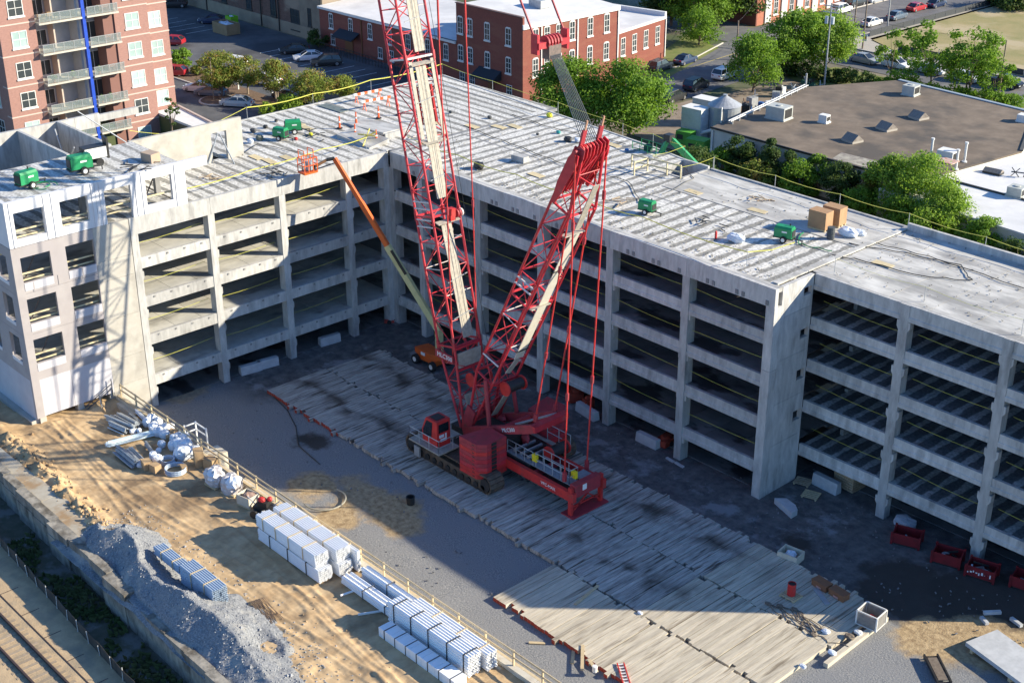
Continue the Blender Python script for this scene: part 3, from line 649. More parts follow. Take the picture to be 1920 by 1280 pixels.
# undercarriage
def crawler(y0, y1):
    xa, xb, hgt = 9.7, 19.3, 1.35; r = .55
    pts = []
    for k in range(9): t = math.pi/2+math.pi*k/8; pts.append((xa+r+r*math.cos(t)*1.0, hgt/2+hgt/2*math.sin(t)))
    for k in range(9): t = -math.pi/2+math.pi*k/8; pts.append((xb-r+r*math.cos(t)*1.0, hgt/2+hgt/2*math.sin(t)))
    f = K('crawler_frame', MB().box(xa+.5, xb-.5, y0+.12, y1-.12, .32, 1.12), rust)
    n = 62; per = []
    tot = 0; P2 = pts+[pts[0]]; seg = []
    for a, b in zip(P2[:-1], P2[1:]): d = math.dist(a, b); seg.append((tot, d, a, b)); tot += d
    shoe = MB()
    for k in range(n):
        s_ = tot*k/n
        for (t0, d, a, b) in seg:
            if t0 <= s_ < t0+d:
                u = (s_-t0)/d; c = (a[0]+(b[0]-a[0])*u, a[1]+(b[1]-a[1])*u); dr = Vector((b[0]-a[0], 0, b[1]-a[1])).normalized(); break
        cc = Vector((c[0], (y0+y1)/2, c[1]+.31)); nr = Vector((dr.z, 0, -dr.x))
        part('track_shoe', MB().bar(cc-dr*(tot/n*.46), cc+dr*(tot/n*.46), y1-y0, .12, up=(nr.x, 0, nr.z) if abs(nr.z) > .3 else (nr.x, 0, nr.z)), rust, f)
    for k in range(11): part('track_roller', MB().tube((xa+.9+.78*k, y0+.02, .62), (xa+.9+.78*k, y0+.14, .62), .24, 10), black, f)
    for x in (xa+.62, xb-.62): part('sprocket', MB().tube((x, y0+.02, .98), (x, y1-.02, .98), .5, 14), black, f)
    return f
crawler(-14.25, -12.95); crawler(-6.95, -5.65)
K('step_ladder', MB().box(10.9, 11.5, -14.45, -14.3, .35, 1.2), silver)
K('carbody', MB().box(12.6, 16.8, -12.9, -7.0, .75, 1.45), black); K('slew_ring', MB().lathe([(1.5, 1.46), (1.5, 1.8)], (14.6, -9.95, 0), 24), rust)
K('rotating_bed', MB().box(11.8, 20.4, -11.5, -8.4, 1.82, 2.3), black); K('engine_house', MB().box(13.8, 17.6, -11.3, -9.4, 2.32, 3.0), black)
for k in range(6): K('hose_rack', MB().box(18.2+.36*k, 18.34+.36*k, -11.0, -8.9, 2.32, 2.55), black if k % 2 else silver)
for x, y in ((13.0, -10.7), (12.7, -9.1), (14.6, -8.9), (17.9, -9.5)): K('hydraulic_unit', MB().blob((x, y, 2.75), (.45, .35, .42), 7, 5, .25), redd)
winch(20.7, -9.0, 2.75)
# cab with platform
cb = K('cab', MB().yprism([(12.1,2.1),(13.75,2.1),(13.75,4.2),(12.5,4.2),(12.0,3.1)][::-1], -14.5, -13.25), redb)
part('cab_window', MB().yprism([(12.18,2.75),(13.1,2.75),(13.25,4.0),(12.6,4.0),(12.15,3.1)][::-1], -14.53, -14.505), glass, cb)
part('cab_window', MB().box(13.755, 13.775, -14.35, -13.4, 3.25, 3.95), glass, cb)
part('windscreen', MB().add([(12.0,-14.45,3.08),(12.0,-13.3,3.08),(12.48,-13.3,4.15),(12.48,-14.45,4.15)], [(0,3,2,1)]).add([(11.98,-14.45,3.06),(11.98,-13.3,3.06),(12.08,-13.3,2.2),(12.08,-14.45,2.2)], [(0,1,2,3)]), glass, cb)
part('roof_hatch', MB().box(12.7, 13.5, -14.3, -13.5, 4.203, 4.26), black, cb)
for k, (z, s_) in enumerate(((2.95, .3), (2.62, .22))): part('decal', MB().box(13.757, 13.768, -14.3+.1*k, -13.85+.1*k, z-.12, z+.12), whitep, cb); 
part('decal', MB().box(13.757, 13.768, -13.75, -13.6, 2.5, 3.1), whitep, cb)
pf = K('cab_platform', MB().box(11.0, 14.5, -14.98, -13.0, 1.92, 2.03), grate)
def railing(pts, zb, par, h=1.05, m=silver, step=1.1, nm='railing'):
    for a, b in zip(pts[:-1], pts[1:]):
        a = Vector((*a, zb)); b = Vector((*b, zb)); n = max(1, round((b-a).length/step))
        for k in range(n+1):
            p = lerp(a, b, k/n); part('railing_post', MB().tube(p, p+Vector((0, 0, h)), .032, 5), m, par)
        for hh in (h, h*.5): part('railing_bar', MB().tube(a+Vector((0, 0, hh)), b+Vector((0, 0, hh)), .03, 5), m, par)
railing([(11.05, -13.3), (11.05, -14.94), (14.46, -14.94), (14.46, -13.6)], 2.03, pf)
# counterweight stacks
def stack(x0, x1, y0, y1, mirror):
    for k in range(9):
        z = 1.25+.315*k
        m = (redb, redb, red, redd, red, redd, redb, redd, redd)[k]
        ch = .75
        if not mirror: poly = [(x0, y0), (x1-ch*.7, y0), (x1, y0+ch*.75), (x1, y1), (x0+.5, y1)]
        else: poly = [(x0+.5, y0), (x1, y0), (x1, y1-ch*.75), (x1-ch*.7, y1), (x0, y1)]
        o = K('counterweight_slab', MB().prism(poly, z, z+.30), m)
        if not mirror:
            part('lifting_lug', MB().box(x1+.005, x1+.06, y0+1.0, y0+1.45, z+.04, z+.26), black, o)
            part('slab_marking', MB().bar((x1-ch*.7-.45, y0-.006, z+.15), (x1-ch*.7-.2, y0-.006, z+.15), .01, .07), black, o)
stack(16.15, 18.5, -14.4, -11.95, False); stack(16.0, 18.5, -7.95, -5.5, True)
K('stack_base', MB().box(15.9, 18.3, -14.2, -12.0, .95, 1.245), rust)
# tray behind with walkways
for y in (-11.85, -8.9):
    t_ = K('tray_beam', MB().box(17.6, 25.4, y-.16, y+.16, 1.55, 2.25), redb)
    K('tray_post', MB().box(24.85, 25.15, y-.12, y+.12, .42, 2.6), redb)
    if y < -10: lettering('VPC-MAX', .34, (22.9, y-.175, 1.9), (1, 0, 0), (0, 0, 1), whitep, t_)
K('tray_crossbeam', MB().box(24.7, 25.2, -11.65, -9.1, 1.7, 2.7), redd); K('tray_crossbeam', MB().box(20.9, 21.2, -11.65, -9.1, 1.7, 2.1), redd)
K('tray_label', MB().box(25.205, 25.22, -10.9, -10.5, 2.1, 2.55), whitep)
K('tray_floor', MB().box(17.7, 24.6, -11.6, -9.15, 1.62, 1.69), black)
for a, b in (((25, -11.7, .6), (25, -10.1, 1.6)), ((25, -9.0, .6), (25, -10.3, 1.6)), ((25, -11.7, 1.0), (25, -9.0, 1.0))): K('tray_brace', MB().bar(a, b, .1), redb)
K('foot_plate', MB().box(24.3, 25.5, -12.1, -8.55, .31, .42), redd)
w1 = K('tray_walkway', MB().box(17.8, 24.4, -11.35, -10.5, 2.3, 2.36), mat('grey_grating', (.27,.29,.31), (.2,.21,.23), sc=6))
railing([(17.9, -11.3), (20.6, -11.3)], 2.36, w1, 1.0, step=.9); railing([(20.9, -11.3), (24.3, -11.3), (24.3, -10.5), (20.8, -10.5)], 2.36, w1, 1.05, step=.85)
K('walkway_plate', MB().box(23.6, 24.6, -10.3, -9.2, 2.35, 2.45), mat('grey_grating', (.27,.29,.31)))
for x, y in ((20.75, -11.3), (24.3, -10.9)): K('control_box', MB().box(x-.22, x+.22, y-.05, y+.18, 2.7, 3.25), yellow)
wf = K('side_walkway', MB().box(15.6, 20.0, -8.3, -7.9, 2.3, 2.36), grate); railing([(18.6, -7.95), (21.0, -7.95)], 2.36, wf, 1.3, step=1.2)
# ================================================================== timber mats
wood_m = mat('mat_timber', (.50,.47,.42), (.28,.26,.23), sc=3.2, rough=.9, stretch=(3, .25, 1), rnd=.16, c3=(.09,.075,.06), sc3=1.3, t3=(.55,.66), detail=8, bump=.008)
wood_l = mat('mat_timber_sunlit', (.56,.50,.39), (.42,.365,.285), sc=3.2, rough=.9, stretch=(3, .25, 1), rnd=.13, c3=(.20,.165,.12), sc3=.9, t3=(.55,.70), detail=8, bump=.008)  # paler timber copy: sunlight on the outer and end mats put into the colour
for mm_ in (wood_m, wood_l):
    n = mm_.node_tree; N = n.nodes; L = n.links; pb = N['Principled BSDF']; src = pb.inputs['Base Color'].links[0].from_socket
    g = N.new('ShaderNodeNewGeometry'); sp = N.new('ShaderNodeSeparateXYZ'); L.new(g.outputs['Position'], sp.inputs[0])
    n1 = N.new('ShaderNodeTexNoise'); n1.inputs['Scale'].default_value = .28; n1.inputs['Detail'].default_value = 6; L.new(g.outputs['Position'], n1.inputs['Vector'])
    def M_(op, a, c=None, cl=False):
        q = N.new('ShaderNodeMath'); q.operation = op; q.use_clamp = cl
        for i, v in enumerate((a, c)):
            if v is None: continue
            if isinstance(v, (int, float)): q.inputs[i].default_value = v
            else: L.new(v, q.inputs[i])
        return q.outputs[0]
    fac = None
    for yc in (-13.3, -7.0):
        d = M_('ABSOLUTE', M_('SUBTRACT', M_('ADD', sp.outputs[1], M_('MULTIPLY', M_('SUBTRACT', n1.outputs[0], .5), 3.0)), yc)); f = M_('SUBTRACT', 1.0, M_('DIVIDE', d, 1.5), True)
        fac = f if fac is None else M_('MAXIMUM', fac, f)
    n2 = N.new('ShaderNodeTexNoise'); n2.inputs['Scale'].default_value = .5; n2.inputs['Detail'].default_value = 7; L.new(g.outputs['Position'], n2.inputs['Vector'])
    mr2 = N.new('ShaderNodeMapRange'); mr2.inputs[1].default_value = .42; mr2.inputs[2].default_value = .58; L.new(n2.outputs[0], mr2.inputs[0])
    fx = N.new('ShaderNodeMapRange'); fx.inputs[1].default_value = 41; fx.inputs[2].default_value = 34; L.new(sp.outputs[0], fx.inputs[0])
    fac = M_('MULTIPLY', M_('MULTIPLY', fac, mr2.outputs[0]), M_('MULTIPLY', fx.outputs[0], .9), True)
    mx = N.new('ShaderNodeMix'); mx.data_type = 'RGBA'; mx.inputs['B'].default_value = (.055, .042, .032, 1); L.new(fac, mx.inputs['Factor']); L.new(src, mx.inputs['A']); L.new(mx.outputs['Result'], pb.inputs['Base Color'])
redend = mat('red_painted_end', (.42,.05,.03), (.28,.05,.03), sc=3, rough=.8)
steelrod = mat('mat_bolt', (.03,.03,.03), rough=.6)
rg = random.Random(3)
def mat_meshes(L, m, red_=True):
    out = []
    for v in range(3):
        h = .29; mb = MB().box(-.145, .145, -L/2, L/2, 0, h-.008*v); mb.mi[2] = 1 if red_ else 0
        out.append(mb.mesh('timber', [m, redend]))
    return out
rows = [('in the row nearest the garage', -5.0, -10.62, -5.6, 46.2, wood_m), ('in the middle row under the crane', -10.72, -16.6, -5.8, 46.9, wood_m), ('in the sunlit outer row by the gravel', -16.75, -22.15, 28.45, 46.0, wood_l)]
for ri, (lab, ya, yb, xa, xb, m) in enumerate(rows):
    L = ya-yb; n = int((xb-xa)/1.262)
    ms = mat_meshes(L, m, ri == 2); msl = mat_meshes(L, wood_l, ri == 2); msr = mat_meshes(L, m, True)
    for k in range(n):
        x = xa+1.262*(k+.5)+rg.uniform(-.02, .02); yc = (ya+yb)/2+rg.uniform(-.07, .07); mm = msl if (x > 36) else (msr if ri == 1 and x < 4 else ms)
        yc0 = (ya+yb)/2
        if yc0 < x-51.5: st_ = 'sunlit timber crane mat'
        elif ri == 1 and x < 4: st_ = 'shaded timber crane mat with a red end'
        elif x < 9.5: st_ = 'shaded timber crane mat between the crane and the left wing'
        elif x < 19.5: st_ = 'stained timber crane mat beside or under the crane tracks'
        elif x < 26: st_ = 'stained timber crane mat level with the counterweight tray'
        else: st_ = 'shaded timber crane mat between tray and sunlight'
        t = thing('timber_mat', st_+(', garage side row', ', middle row', ', outer gravel row')[ri], 'timber mat', (x, yc, .012+rg.uniform(0, .02)), 0, 'timber crane mats laid '+('by the garage', 'in the middle row', 'in the outer row')[ri])
        t.rotation_euler = (0, 0, rg.uniform(-.002, .002))
        for j in range(4):
            o = bpy.data.objects.new('timber', mm[(j+k) % 3]); C.objects.link(o); o.parent = t; o.location = (-.4605+.307*j, rg.choice((0, 0, 0, 0, 0, .04, -.05, .3, -.3)), rg.uniform(0, .006))
# ================================================================== dirt yard behind the retaining wall
PAD = 2.0
soil = mat('orange_soil', (.40,.265,.14), (.60,.43,.245), sc=1.1, rough=.95, world=True, bump=.05, bsc=3, detail=9, c3=(.25,.165,.09), sc3=.28, t3=(.50,.66), stretch=(1,.6,1))
def padz(x, y):
    z = PAD+.10*fbm(x, y, .5, 5)+.06*fbm(x*.5, y*1.4, 2.2, 6)+.035*fbm(x*.4, y*2, 4.5, 7)
    # rough berm along y=-37 for x<9, wheel ruts further on
    d = abs(y+37.2+.05*(x+6)); k = max(0, 1-d/1.15)
    if x < 10: z += k*(.55+.75*fbm(x, y, .9, 8)+.5*fbm(x, y, 2.5, 2))*min(1, (10.5-x)/2.5)
    if x > 20 and y > -36.5: z += .045*math.sin((y+.05*x)*5.5)*max(0, fbm(x, y, .3, 4)+.2)
    if x < -9: z += .35*fbm(x, y, .4, 1)
    # tyre tracks along the yard
    for yc in (-31.9, -33.4, -35.0):
        d = abs(y-yc-.9*math.sin(x*.16+yc)); z -= .06*max(0, 1-d/.28)*(.6+.4*math.sin(x*9))
        z += .05*max(0, 1-abs(d-.38)/.16)
    # hollow beside the wall at the building corner
    hx = math.hypot((x+7.5)/2.8, (y+28.8)/1.0); z -= 1.3*max(0, 1-hx)
    z -= .8*max(0, min(1, (-38.9-.035*x-y)/1.0))*0
    if x > 22 and y < -33: z += .35*max(0, fbm(x, y, .5, 12))
    return z
def grid(name, x0, x1, y0, y1, nx, ny, fn, m, kind='structure', flt=None, mats=None, **k):
    mb = MB()
    for j in range(ny+1):
        for i in range(nx+1):
            x = x0+(x1-x0)*i/nx; y = y0+(y1-y0)*j/ny; mb.v.append((x, y, fn(x, y)))
    for j in range(ny):
        for i in range(nx):
            a = j*(nx+1)+i; mb.f.append((a, a+1, a+nx+2, a+nx+1)); mb.mi.append(0)
    return struct(name, mb, m, smooth=True, kind=kind)
grid('dirt_yard', -30, -9.5, -39.9, -27.95, 100, 44, padz, soil)
def wy(x): return -40.0-.034*(x-7)
grid('dirt_ground', -9.5, 62, -39.6, -27.93, 420, 130, lambda x, y: padz(x, y+(wy(x)+40)*(1 if y < -36 else 0)*0), soil)
# pale concrete apron between berm and old wall
apr = mat('old_apron', (.46,.42,.34), (.36,.31,.235), sc=.9, rough=.9, world=True, bump=.02, c3=(.33,.22,.12), sc3=.35, t3=(.52,.64))
mb = MB()
for k in range(7):
    x0 = -12+3.3*k; mb = MB().add([(x0, wy(x0)+.3, 2.25), (x0+3.26, wy(x0+3.3)+.3, 2.25), (x0+3.26, -38.0+.02*x0, 2.3), (x0, -38.0+.02*x0, 2.3)], [(0, 1, 2, 3)])
    struct('apron_slab', MB().add(mb.v+[(p[0], p[1], 1.9) for p in mb.v], [(0,1,2,3),(4,5,1,0)[::-1],(5,6,2,1)[::-1],(6,7,3,2)[::-1],(7,4,0,3)[::-1]]), apr)
# old block retaining wall by the railway
oldc = mat('old_concrete', (.36,.325,.27), (.19,.175,.15), sc=1.6, rough=.95, world=True, stretch=(1,1,.5), c3=(.10,.085,.065), sc3=.9, t3=(.48,.66), bump=.05, bsc=4)
rw = thing('retaining_wall', 'weathered concrete retaining wall between the dirt yard and the railway', 'wall', (8, -40, 0))
xx = -22.0; rgw = random.Random(5)
while xx < 48:
    L = rgw.uniform(2.3, 2.9); dy = rgw.uniform(-.06, .06); top = 2.38+rgw.uniform(-.06, .08)-(.0 if xx < 14 else .2)
    if 2 < xx < 4.6 or 11 < xx < 13.6: dy -= .25
    for a, b, q in ((-.2, .8, 0), (.81, 1.58, .03), (1.59, top, -.02)):
        part('wall_block', MB().box(xx+.02, xx+L-.02, wy(xx)-.32+dy-q, wy(xx)+.34, a, b), oldc, rw)
    xx += L
# railway strip
sand = mat('rail_sand', (.52,.38,.225), (.40,.29,.175), sc=1.4, rough=.95, world=True, bump=.03, bsc=9, detail=9, c3=(.25,.21,.15), sc3=.4, t3=(.5,.7))
struct('railway_ground', MB().quad((-80, -75, .0), (110, -75, .0), (110, -47.3, .0), (-80, -38.75, .0)), sand)
weedg = mat('weedy_ground', (.07,.075,.045), (.12,.11,.08), sc=1.2, rough=.95, world=True, c3=(.17,.165,.15), sc3=.5, t3=(.5,.6))
struct('weed_strip', MB().quad((-80, -38.75, -.012), (110, -47.3, -.012), (110, -40.2, -.012), (-80, -36.5, -.012)), weedg)
def fence_y(x): return -42.5-.047*(x-0)
fe = thing('railway_fence', 'dark mesh fence with pale posts running along the railway', 'fence', (10, -42.4, 0))
fab = mat('fence_fabric', (.035,.033,.03), (.075,.065,.055), sc=1.2, rough=.8, world=True, stretch=(1,1,.3)); pst = mat('fence_post', (.55,.55,.53), rough=.5)
x = -16.0; k = 0
while x < 40:
    a = (x, fence_y(x)); b = (x+1.55, fence_y(x+1.55)); t = .04*math.sin(k*1.7)
    part('fence_panel', MB().add([(a[0], a[1], 0), (b[0], b[1], 0), (b[0], b[1]+t, .8+t), (a[0], a[1]-t, .8), (a[0], a[1]+.02, 0), (b[0], b[1]+.02, 0), (b[0], b[1]+t+.02, .8+t), (a[0], a[1]-t+.02, .8)], [(0,1,2,3), (7,6,5,4), (3,2,6,7)]), fab, fe)
    part('fence_post', MB().tube((a[0], a[1]-.05, 0), (a[0], a[1]-.05-.06*math.sin(k), .86+.1*math.sin(k*2)), .028, 5), pst, fe)
    x += 1.55; k += 1
railm = mat('rail_steel', (.06,.04,.035), rough=.6)
tr = thing('railway_track', 'rusty railway rails on half buried ties beyond the fence', 'railway track', (12, -46.7, 0))
for y in (-46.0, -47.5): part('rail', MB().box(-60, 60, y-.06, y+.06, .0, .2), railm, tr)
tiem = mat('rail_tie', (.36,.28,.20), (.28,.22,.15), sc=5, rough=.95, rnd=.15)
tb = MB().box(-.12, .12, -1.25, 1.25, -.1, .02).mesh('tie', tiem)
for k in range(90): inst('tie', tb, tr, (-30+.62*k, -46.75, 0))
struct('ballast_line', MB().box(-60, 60, -45.1, -45.03, -.02, .03), railm)
for k in range(14): struct('drain_seam', MB().box(-6+3.1*k, -6+3.1*k+.05, -45.0, -43.6-.05*k, -.02, .012), railm)
# weeds
rgg = random.Random(11); wd = MB()
for k in range(2600):
    x = rgg.uniform(-14, 34); y = rgg.uniform(fence_y(x)+.2, wy(x)-.5)
    if fbm(x, y, .35, 21) < -.02: continue
    h = rgg.uniform(.1, .42); a = rgg.uniform(0, 6.28); dx, dy = math.cos(a)*.13, math.sin(a)*.13
    wd.add([(x-dx, y-dy, 0), (x+dx, y+dy, 0), (x+dx*1.6+.1*math.sin(a), y+dy*1.4, h), (x-dx*.6, y-dy, h*.8)], [(0, 1, 2, 3)])
struct('weeds', wd, mat('weed_green', (.06,.10,.025), (.12,.13,.05), sc=.6, rough=.9, world=True), kind='stuff')
# gravel pile
gp = mat('pile_gravel', (.13,.14,.155), (.30,.305,.315), sc=9, rough=.95, world=True, bump=.08, detail=10, c3=(.33,.32,.30), sc3=.7, t3=(.52,.68))
def ridge(x):      # (crest y, crest height) of the heap along x
    K_ = [(5.5, -38.6, 0), (7.5, -38.4, .8), (9.6, -38.1, 2.0), (11.5, -37.9, 1.5), (14, -38.6, 1.1), (16.5, -38.9, 1.25), (19.5, -38.7, 1.75), (22.5, -38.3, 1.5), (25.5, -38.4, 1.0), (28, -38.8, .55), (31, -39, .1)]
    for a_, b_ in zip(K_[:-1], K_[1:]):
        if a_[0] <= x <= b_[0]:
            t_ = (x-a_[0])/(b_[0]-a_[0]); t_ = t_*t_*(3-2*t_); return a_[1]+(b_[1]-a_[1])*t_, a_[2]+(b_[2]-a_[2])*t_
    return -39, 0
def pz(x, y):
    cy, h = ridge(x); cy += .35*fbm(x, 3, .6, 30); d = y-cy
    w_ = (2.2+.6*h) if d > 0 else 2.4
    if d > 0 and x > 19: w_ += .9
    s = (h+.35)*max(0, 1-abs(d)/w_)
    s += .22*fbm(x, y, .55, 31)+.13*fbm(x, y, 1.8, 32)+.05*fbm(x, y, 5, 33)
    dd = math.hypot((x-8.9)/1.3, (y+38.0)/.7)
    if dd < 1: s -= .85*(1-dd*dd)
    dd = math.hypot((x-25.0)/1.7, (y+36.9)/.9)
    if dd < 1: s -= .8*(1-dd)
    z = PAD-.35+max(0, s)*1.0
    if y < wy(x)+.25: z = min(z, 2.2)
    return z
grid('gravel_pile', 5.5, 31, -40.9, -34.6, 240, 74, pz, gp, kind='stuff')
# ------------------------------------------------------------------ new retaining wall with wooden rail
timber = mat('new_lumber', (.60,.48,.30), (.50,.39,.24), sc=4, rough=.8, rnd=.1)
wallt = mat('formed_concrete', (.52,.47,.38), (.62,.57,.47), sc=1.5, rough=.9, world=True, c3=(.42,.33,.22), sc3=.6, t3=(.52,.68))
bw = thing('yard_wall', 'long low concrete wall with a wooden guard rail between courtyard and dirt yard', 'wall', (10, -27.7, 0))
x = XC+.02; 
while x < 44:
    part('wall_section', MB().box(x, x+4.76, -27.92, -27.5, -.2, 2.28), wallt, bw); x += 4.8
for k in range(10): part('footing_step', MB().box(-9+6*k, -6.2+6*k, -28.25, -27.94, 1.2, 2.0), wallt, bw)
x = XC+.5; k = 0
while x < 43:
    p = part('rail_post', MB().box(x-.05, x+.05, -27.66, -27.56, 2.29, 3.35), timber, bw)
    if x+2.4 < 43:
        for h in (2.85, 3.28): part('rail_board', MB().box(x+.06, x+2.34, -27.65, -27.6, h-.06, h+.06), timber, bw)
    x += 2.4; k += 1
part('toe_board', MB().box(8, 43, -27.5+.01, -27.3, 2.0, 2.28), timber, bw); part('kick_board', MB().box(XC+.3, 14, -27.9, -27.72, 2.285, 2.40), timber, bw)
# side landing and its white frame
lf = thing('landing_rail', 'pale wooden guard frame at the step in the yard wall', 'guard frame', (0.4, -27.2, 2.3))
for x, y in ((0.1, -27.45), (0.1, -26.5), (1.6, -26.5)): part('post', MB().box(x-.05, x+.05, y-.05, y+.05, .0, 3.35), whitep, lf)
for h in (2.7, 3.25): part('bar', MB().bar((.1, -27.45, h), (.1, -26.5, h), .08), whitep, lf); part('bar', MB().bar((.1, -26.5, h), (1.6, -26.5, h), .08), whitep, lf)
single('concrete_block', MB().box(-.7, .7, -.6, .6, 0, 2.1), wallt, 'squat beige concrete block standing behind the yard wall by the guard frame', 'concrete block', (3.0, -26.7, 0))
# curved hose and torn silt tube in the courtyard
hose_m = mat('black_rubber', (.02,.02,.02), rough=.5)
def curve_pts(f, n): return [f(i/n) for i in range(n+1)]
def arc(cx, cy, r, a0, a1, z, n=16): return [(cx+r*math.cos(a0+(a1-a0)*i/n), cy+r*math.sin(a0+(a1-a0)*i/n), z) for i in range(n+1)]
single('silt_sock', MB().path(arc(0, 0, 1.5, -1.9, 1.9, .06, 18), .06, 6), mat('tan_fabric', (.33,.31,.25), rough=.9), 'tan curved silt sock lying on the sunlit gravel behind the wall', 'silt sock', (11.3, -23.0, .12))
# ------------------------------------------------------------------ pipe stacks
pvc = mat('white_pvc', (.88,.88,.88), (.83,.84,.85), sc=3, rough=.35); pvce = mat('pvc_end_dark', (.30,.30,.30), rough=.8)
pgrey = mat('grey_conduit', (.42,.50,.60), (.36,.44,.54), sc=3, rough=.4); band = mat('steel_band', (.12,.12,.12), rough=.5); dun = mat('wood_batten', (.58,.46,.28), (.50,.38,.22), sc=5, rough=.85)
def pipes(mb, x0, x1, y0, y1, z0, z1, r, stag=.06, rngd=None, n=6, sq=True):
    rr = rngd or random.Random(1); ny = max(1, int((y1-y0)/(2*r))); nzz = max(1, int((z1-z0)/(2*r)))
    for j in range(nzz):
        for i in range(ny):
            edge = j == nzz-1 or j == 0 or i == 0 or i == ny-1
            a = x0+rr.uniform(-stag, stag); b = x1+rr.uniform(-stag, stag); y = y0+r*(2*i+1); z = z0+r*(2*j+1)
            # rim ring with dark bore at the +x end
            vs = []; fs = []
            for k in range(n):
                t = 2*math.pi*(k+.5)/n; c, s_ = math.cos(t), math.sin(t)
                vs += [(a, y+r*c, z+r*s_), (b, y+r*c, z+r*s_), (b, y+r*.78*c, z+r*.78*s_), (b-.12, y+r*.74*c, z+r*.74*s_)]
            for k in range(n):
                q = 4*k; p = 4*((k+1) % n); fs += [(q+1, p+1, p+2, q+2), (q+2, p+2, p+3, q+3)]
                if edge: fs.append((q, p, p+1, q+1))
            mb.add(vs, fs, 0); mb.add([vs[4*k+3] for k in range(n)], [tuple(range(n))], 1)
            mb.add([vs[4*k] for k in range(n)], [tuple(reversed(range(n)))], 1)
def bundle(name, x0, x1, y0, y1, z0, z1, r, m, label, rz=0., straps=(.2, .5, .8), group=None, batt=True, cat='pipe bundle', bm=None):
    cx, cy = (x0+x1)/2, (y0+y1)/2
    t = thing(name, label, cat, (cx, cy, z0), 0, group)
    mb = MB(); pipes(mb, x0, x1, y0, y1, z0, z1, r); part('pipe_layer', mb, [m, pvce], t, kind='stuff')
    ny = int((y1-y0)/(2*r)); w_ = ny*2*r; h = int((z1-z0)/(2*r))*2*r
    for s_ in straps:
        x = x0+(x1-x0)*s_
        part('strap_frame', MB().box(x-.032, x+.032, y0-.035, y0-.005, z0, z0+h+.035).box(x-.032, x+.032, y0-.035, y0+w_+.035, z0+h+.005, z0+h+.035).box(x-.032, x+.032, y0+w_+.005, y0+w_+.035, z0, z0+h), bm or dun, t)
    if rz: t.rotation_euler = (0, 0, rz)
    return t
G_ = 'white pipe bundles stacked by the yard wall'
P0 = PAD+.12
bd = mat('black_band', (.03,.03,.03), rough=.5)
bundle('pipe_bundle', 15.2, 22.0, -30.95, -29.75, P0, P0+.9, .075, pvc, 'white pipe bundle at the bottom front of the tallest stack', group=G_, bm=bd)
bundle('pipe_bundle', 15.1, 21.7, -30.95, -29.75, P0+1.0, P0+2.0, .075, pvc, 'white pipe bundle on top of the front column of the tallest stack', group=G_, straps=(.12, .34, .56, .8))
bundle('pipe_bundle', 15.2, 22.3, -29.6, -28.5, P0, P0+.9, .075, pvc, 'white pipe bundle at the bottom middle of the tallest stack', group=G_)
bundle('pipe_bundle', 15.1, 22.1, -29.6, -28.5, P0+1.0, P0+2.0, .075, pvc, 'white pipe bundle on top of the middle column of the tallest stack', group=G_, straps=(.12, .34, .56, .8))
bundle('pipe_bundle', 15.5, 22.6, -28.4, -28.02, P0, P0+1.5, .075, pvc, 'narrow white pipe bundle leaning at the wall side of the tallest stack', group=G_, straps=(.3, .6, .85))
bundle('large_pipe_bundle', 22.9, 29.2, -29.9, -28.9, P0-.05, P0+.75, .15, pvc, 'loose row of thick white pipes in the middle pile, outer half', group=G_, straps=(.35,.7), bm=band)
bundle('large_pipe_bundle', 23.4, 28.6, -28.7, -28.0, P0-.05, P0+.9, .15, pvc, 'thick white pipes of the middle pile next to the wooden rail', group=G_, straps=(.5,), bm=band)
bundle('large_pipe_bundle', 27.9, 35.2, -30.1, -29.1, P0-.05, P0+1.45, .10, pvc, 'white pipe bundle strapped in black nearest the camera, outer half', group=G_, straps=(.08, .3, .52, .75, .95), bm=bd)
bundle('large_pipe_bundle', 28.6, 35.5, -28.95, -28.05, P0-.05, P0+1.35, .10, pvc, 'white pipe bundle nearest the camera on the side of the wooden rail', group=G_, straps=(.3, .62, .9))
wb = thing('wrapped_carton_row', 'low row of white wrapped cartons strapped in black along the nearest pipes', 'cartons', (32, -31.0, PAD))
for k in range(12): part('carton', MB().box(28.6+.575*k, 28.6+.575*k+.555, -31.35, -30.45, P0-.1, P0+.52), pvc, wb)
for k in range(7): part('strap', MB().box(29.1+1.0*k, 29.16+1.0*k, -31.37, -30.43, P0-.1, P0+.535), bd, wb)
bundle('conduit_bundle', 13.1, 16.2, -37.35, -36.5, 2.85, 3.5, .075, pgrey, 'small blue grey conduit bundle lying on the gravel pile', rz=-.0, group='blue grey conduit bundles on the gravel pile', straps=(.3, .75))
bundle('conduit_bundle', 16.6, 20.4, -37.5, -36.35, 2.5, 3.95, .075, pgrey, 'large blue grey conduit bundle tied with two battens on the gravel', group='blue grey conduit bundles on the gravel pile', straps=(.35, .75))
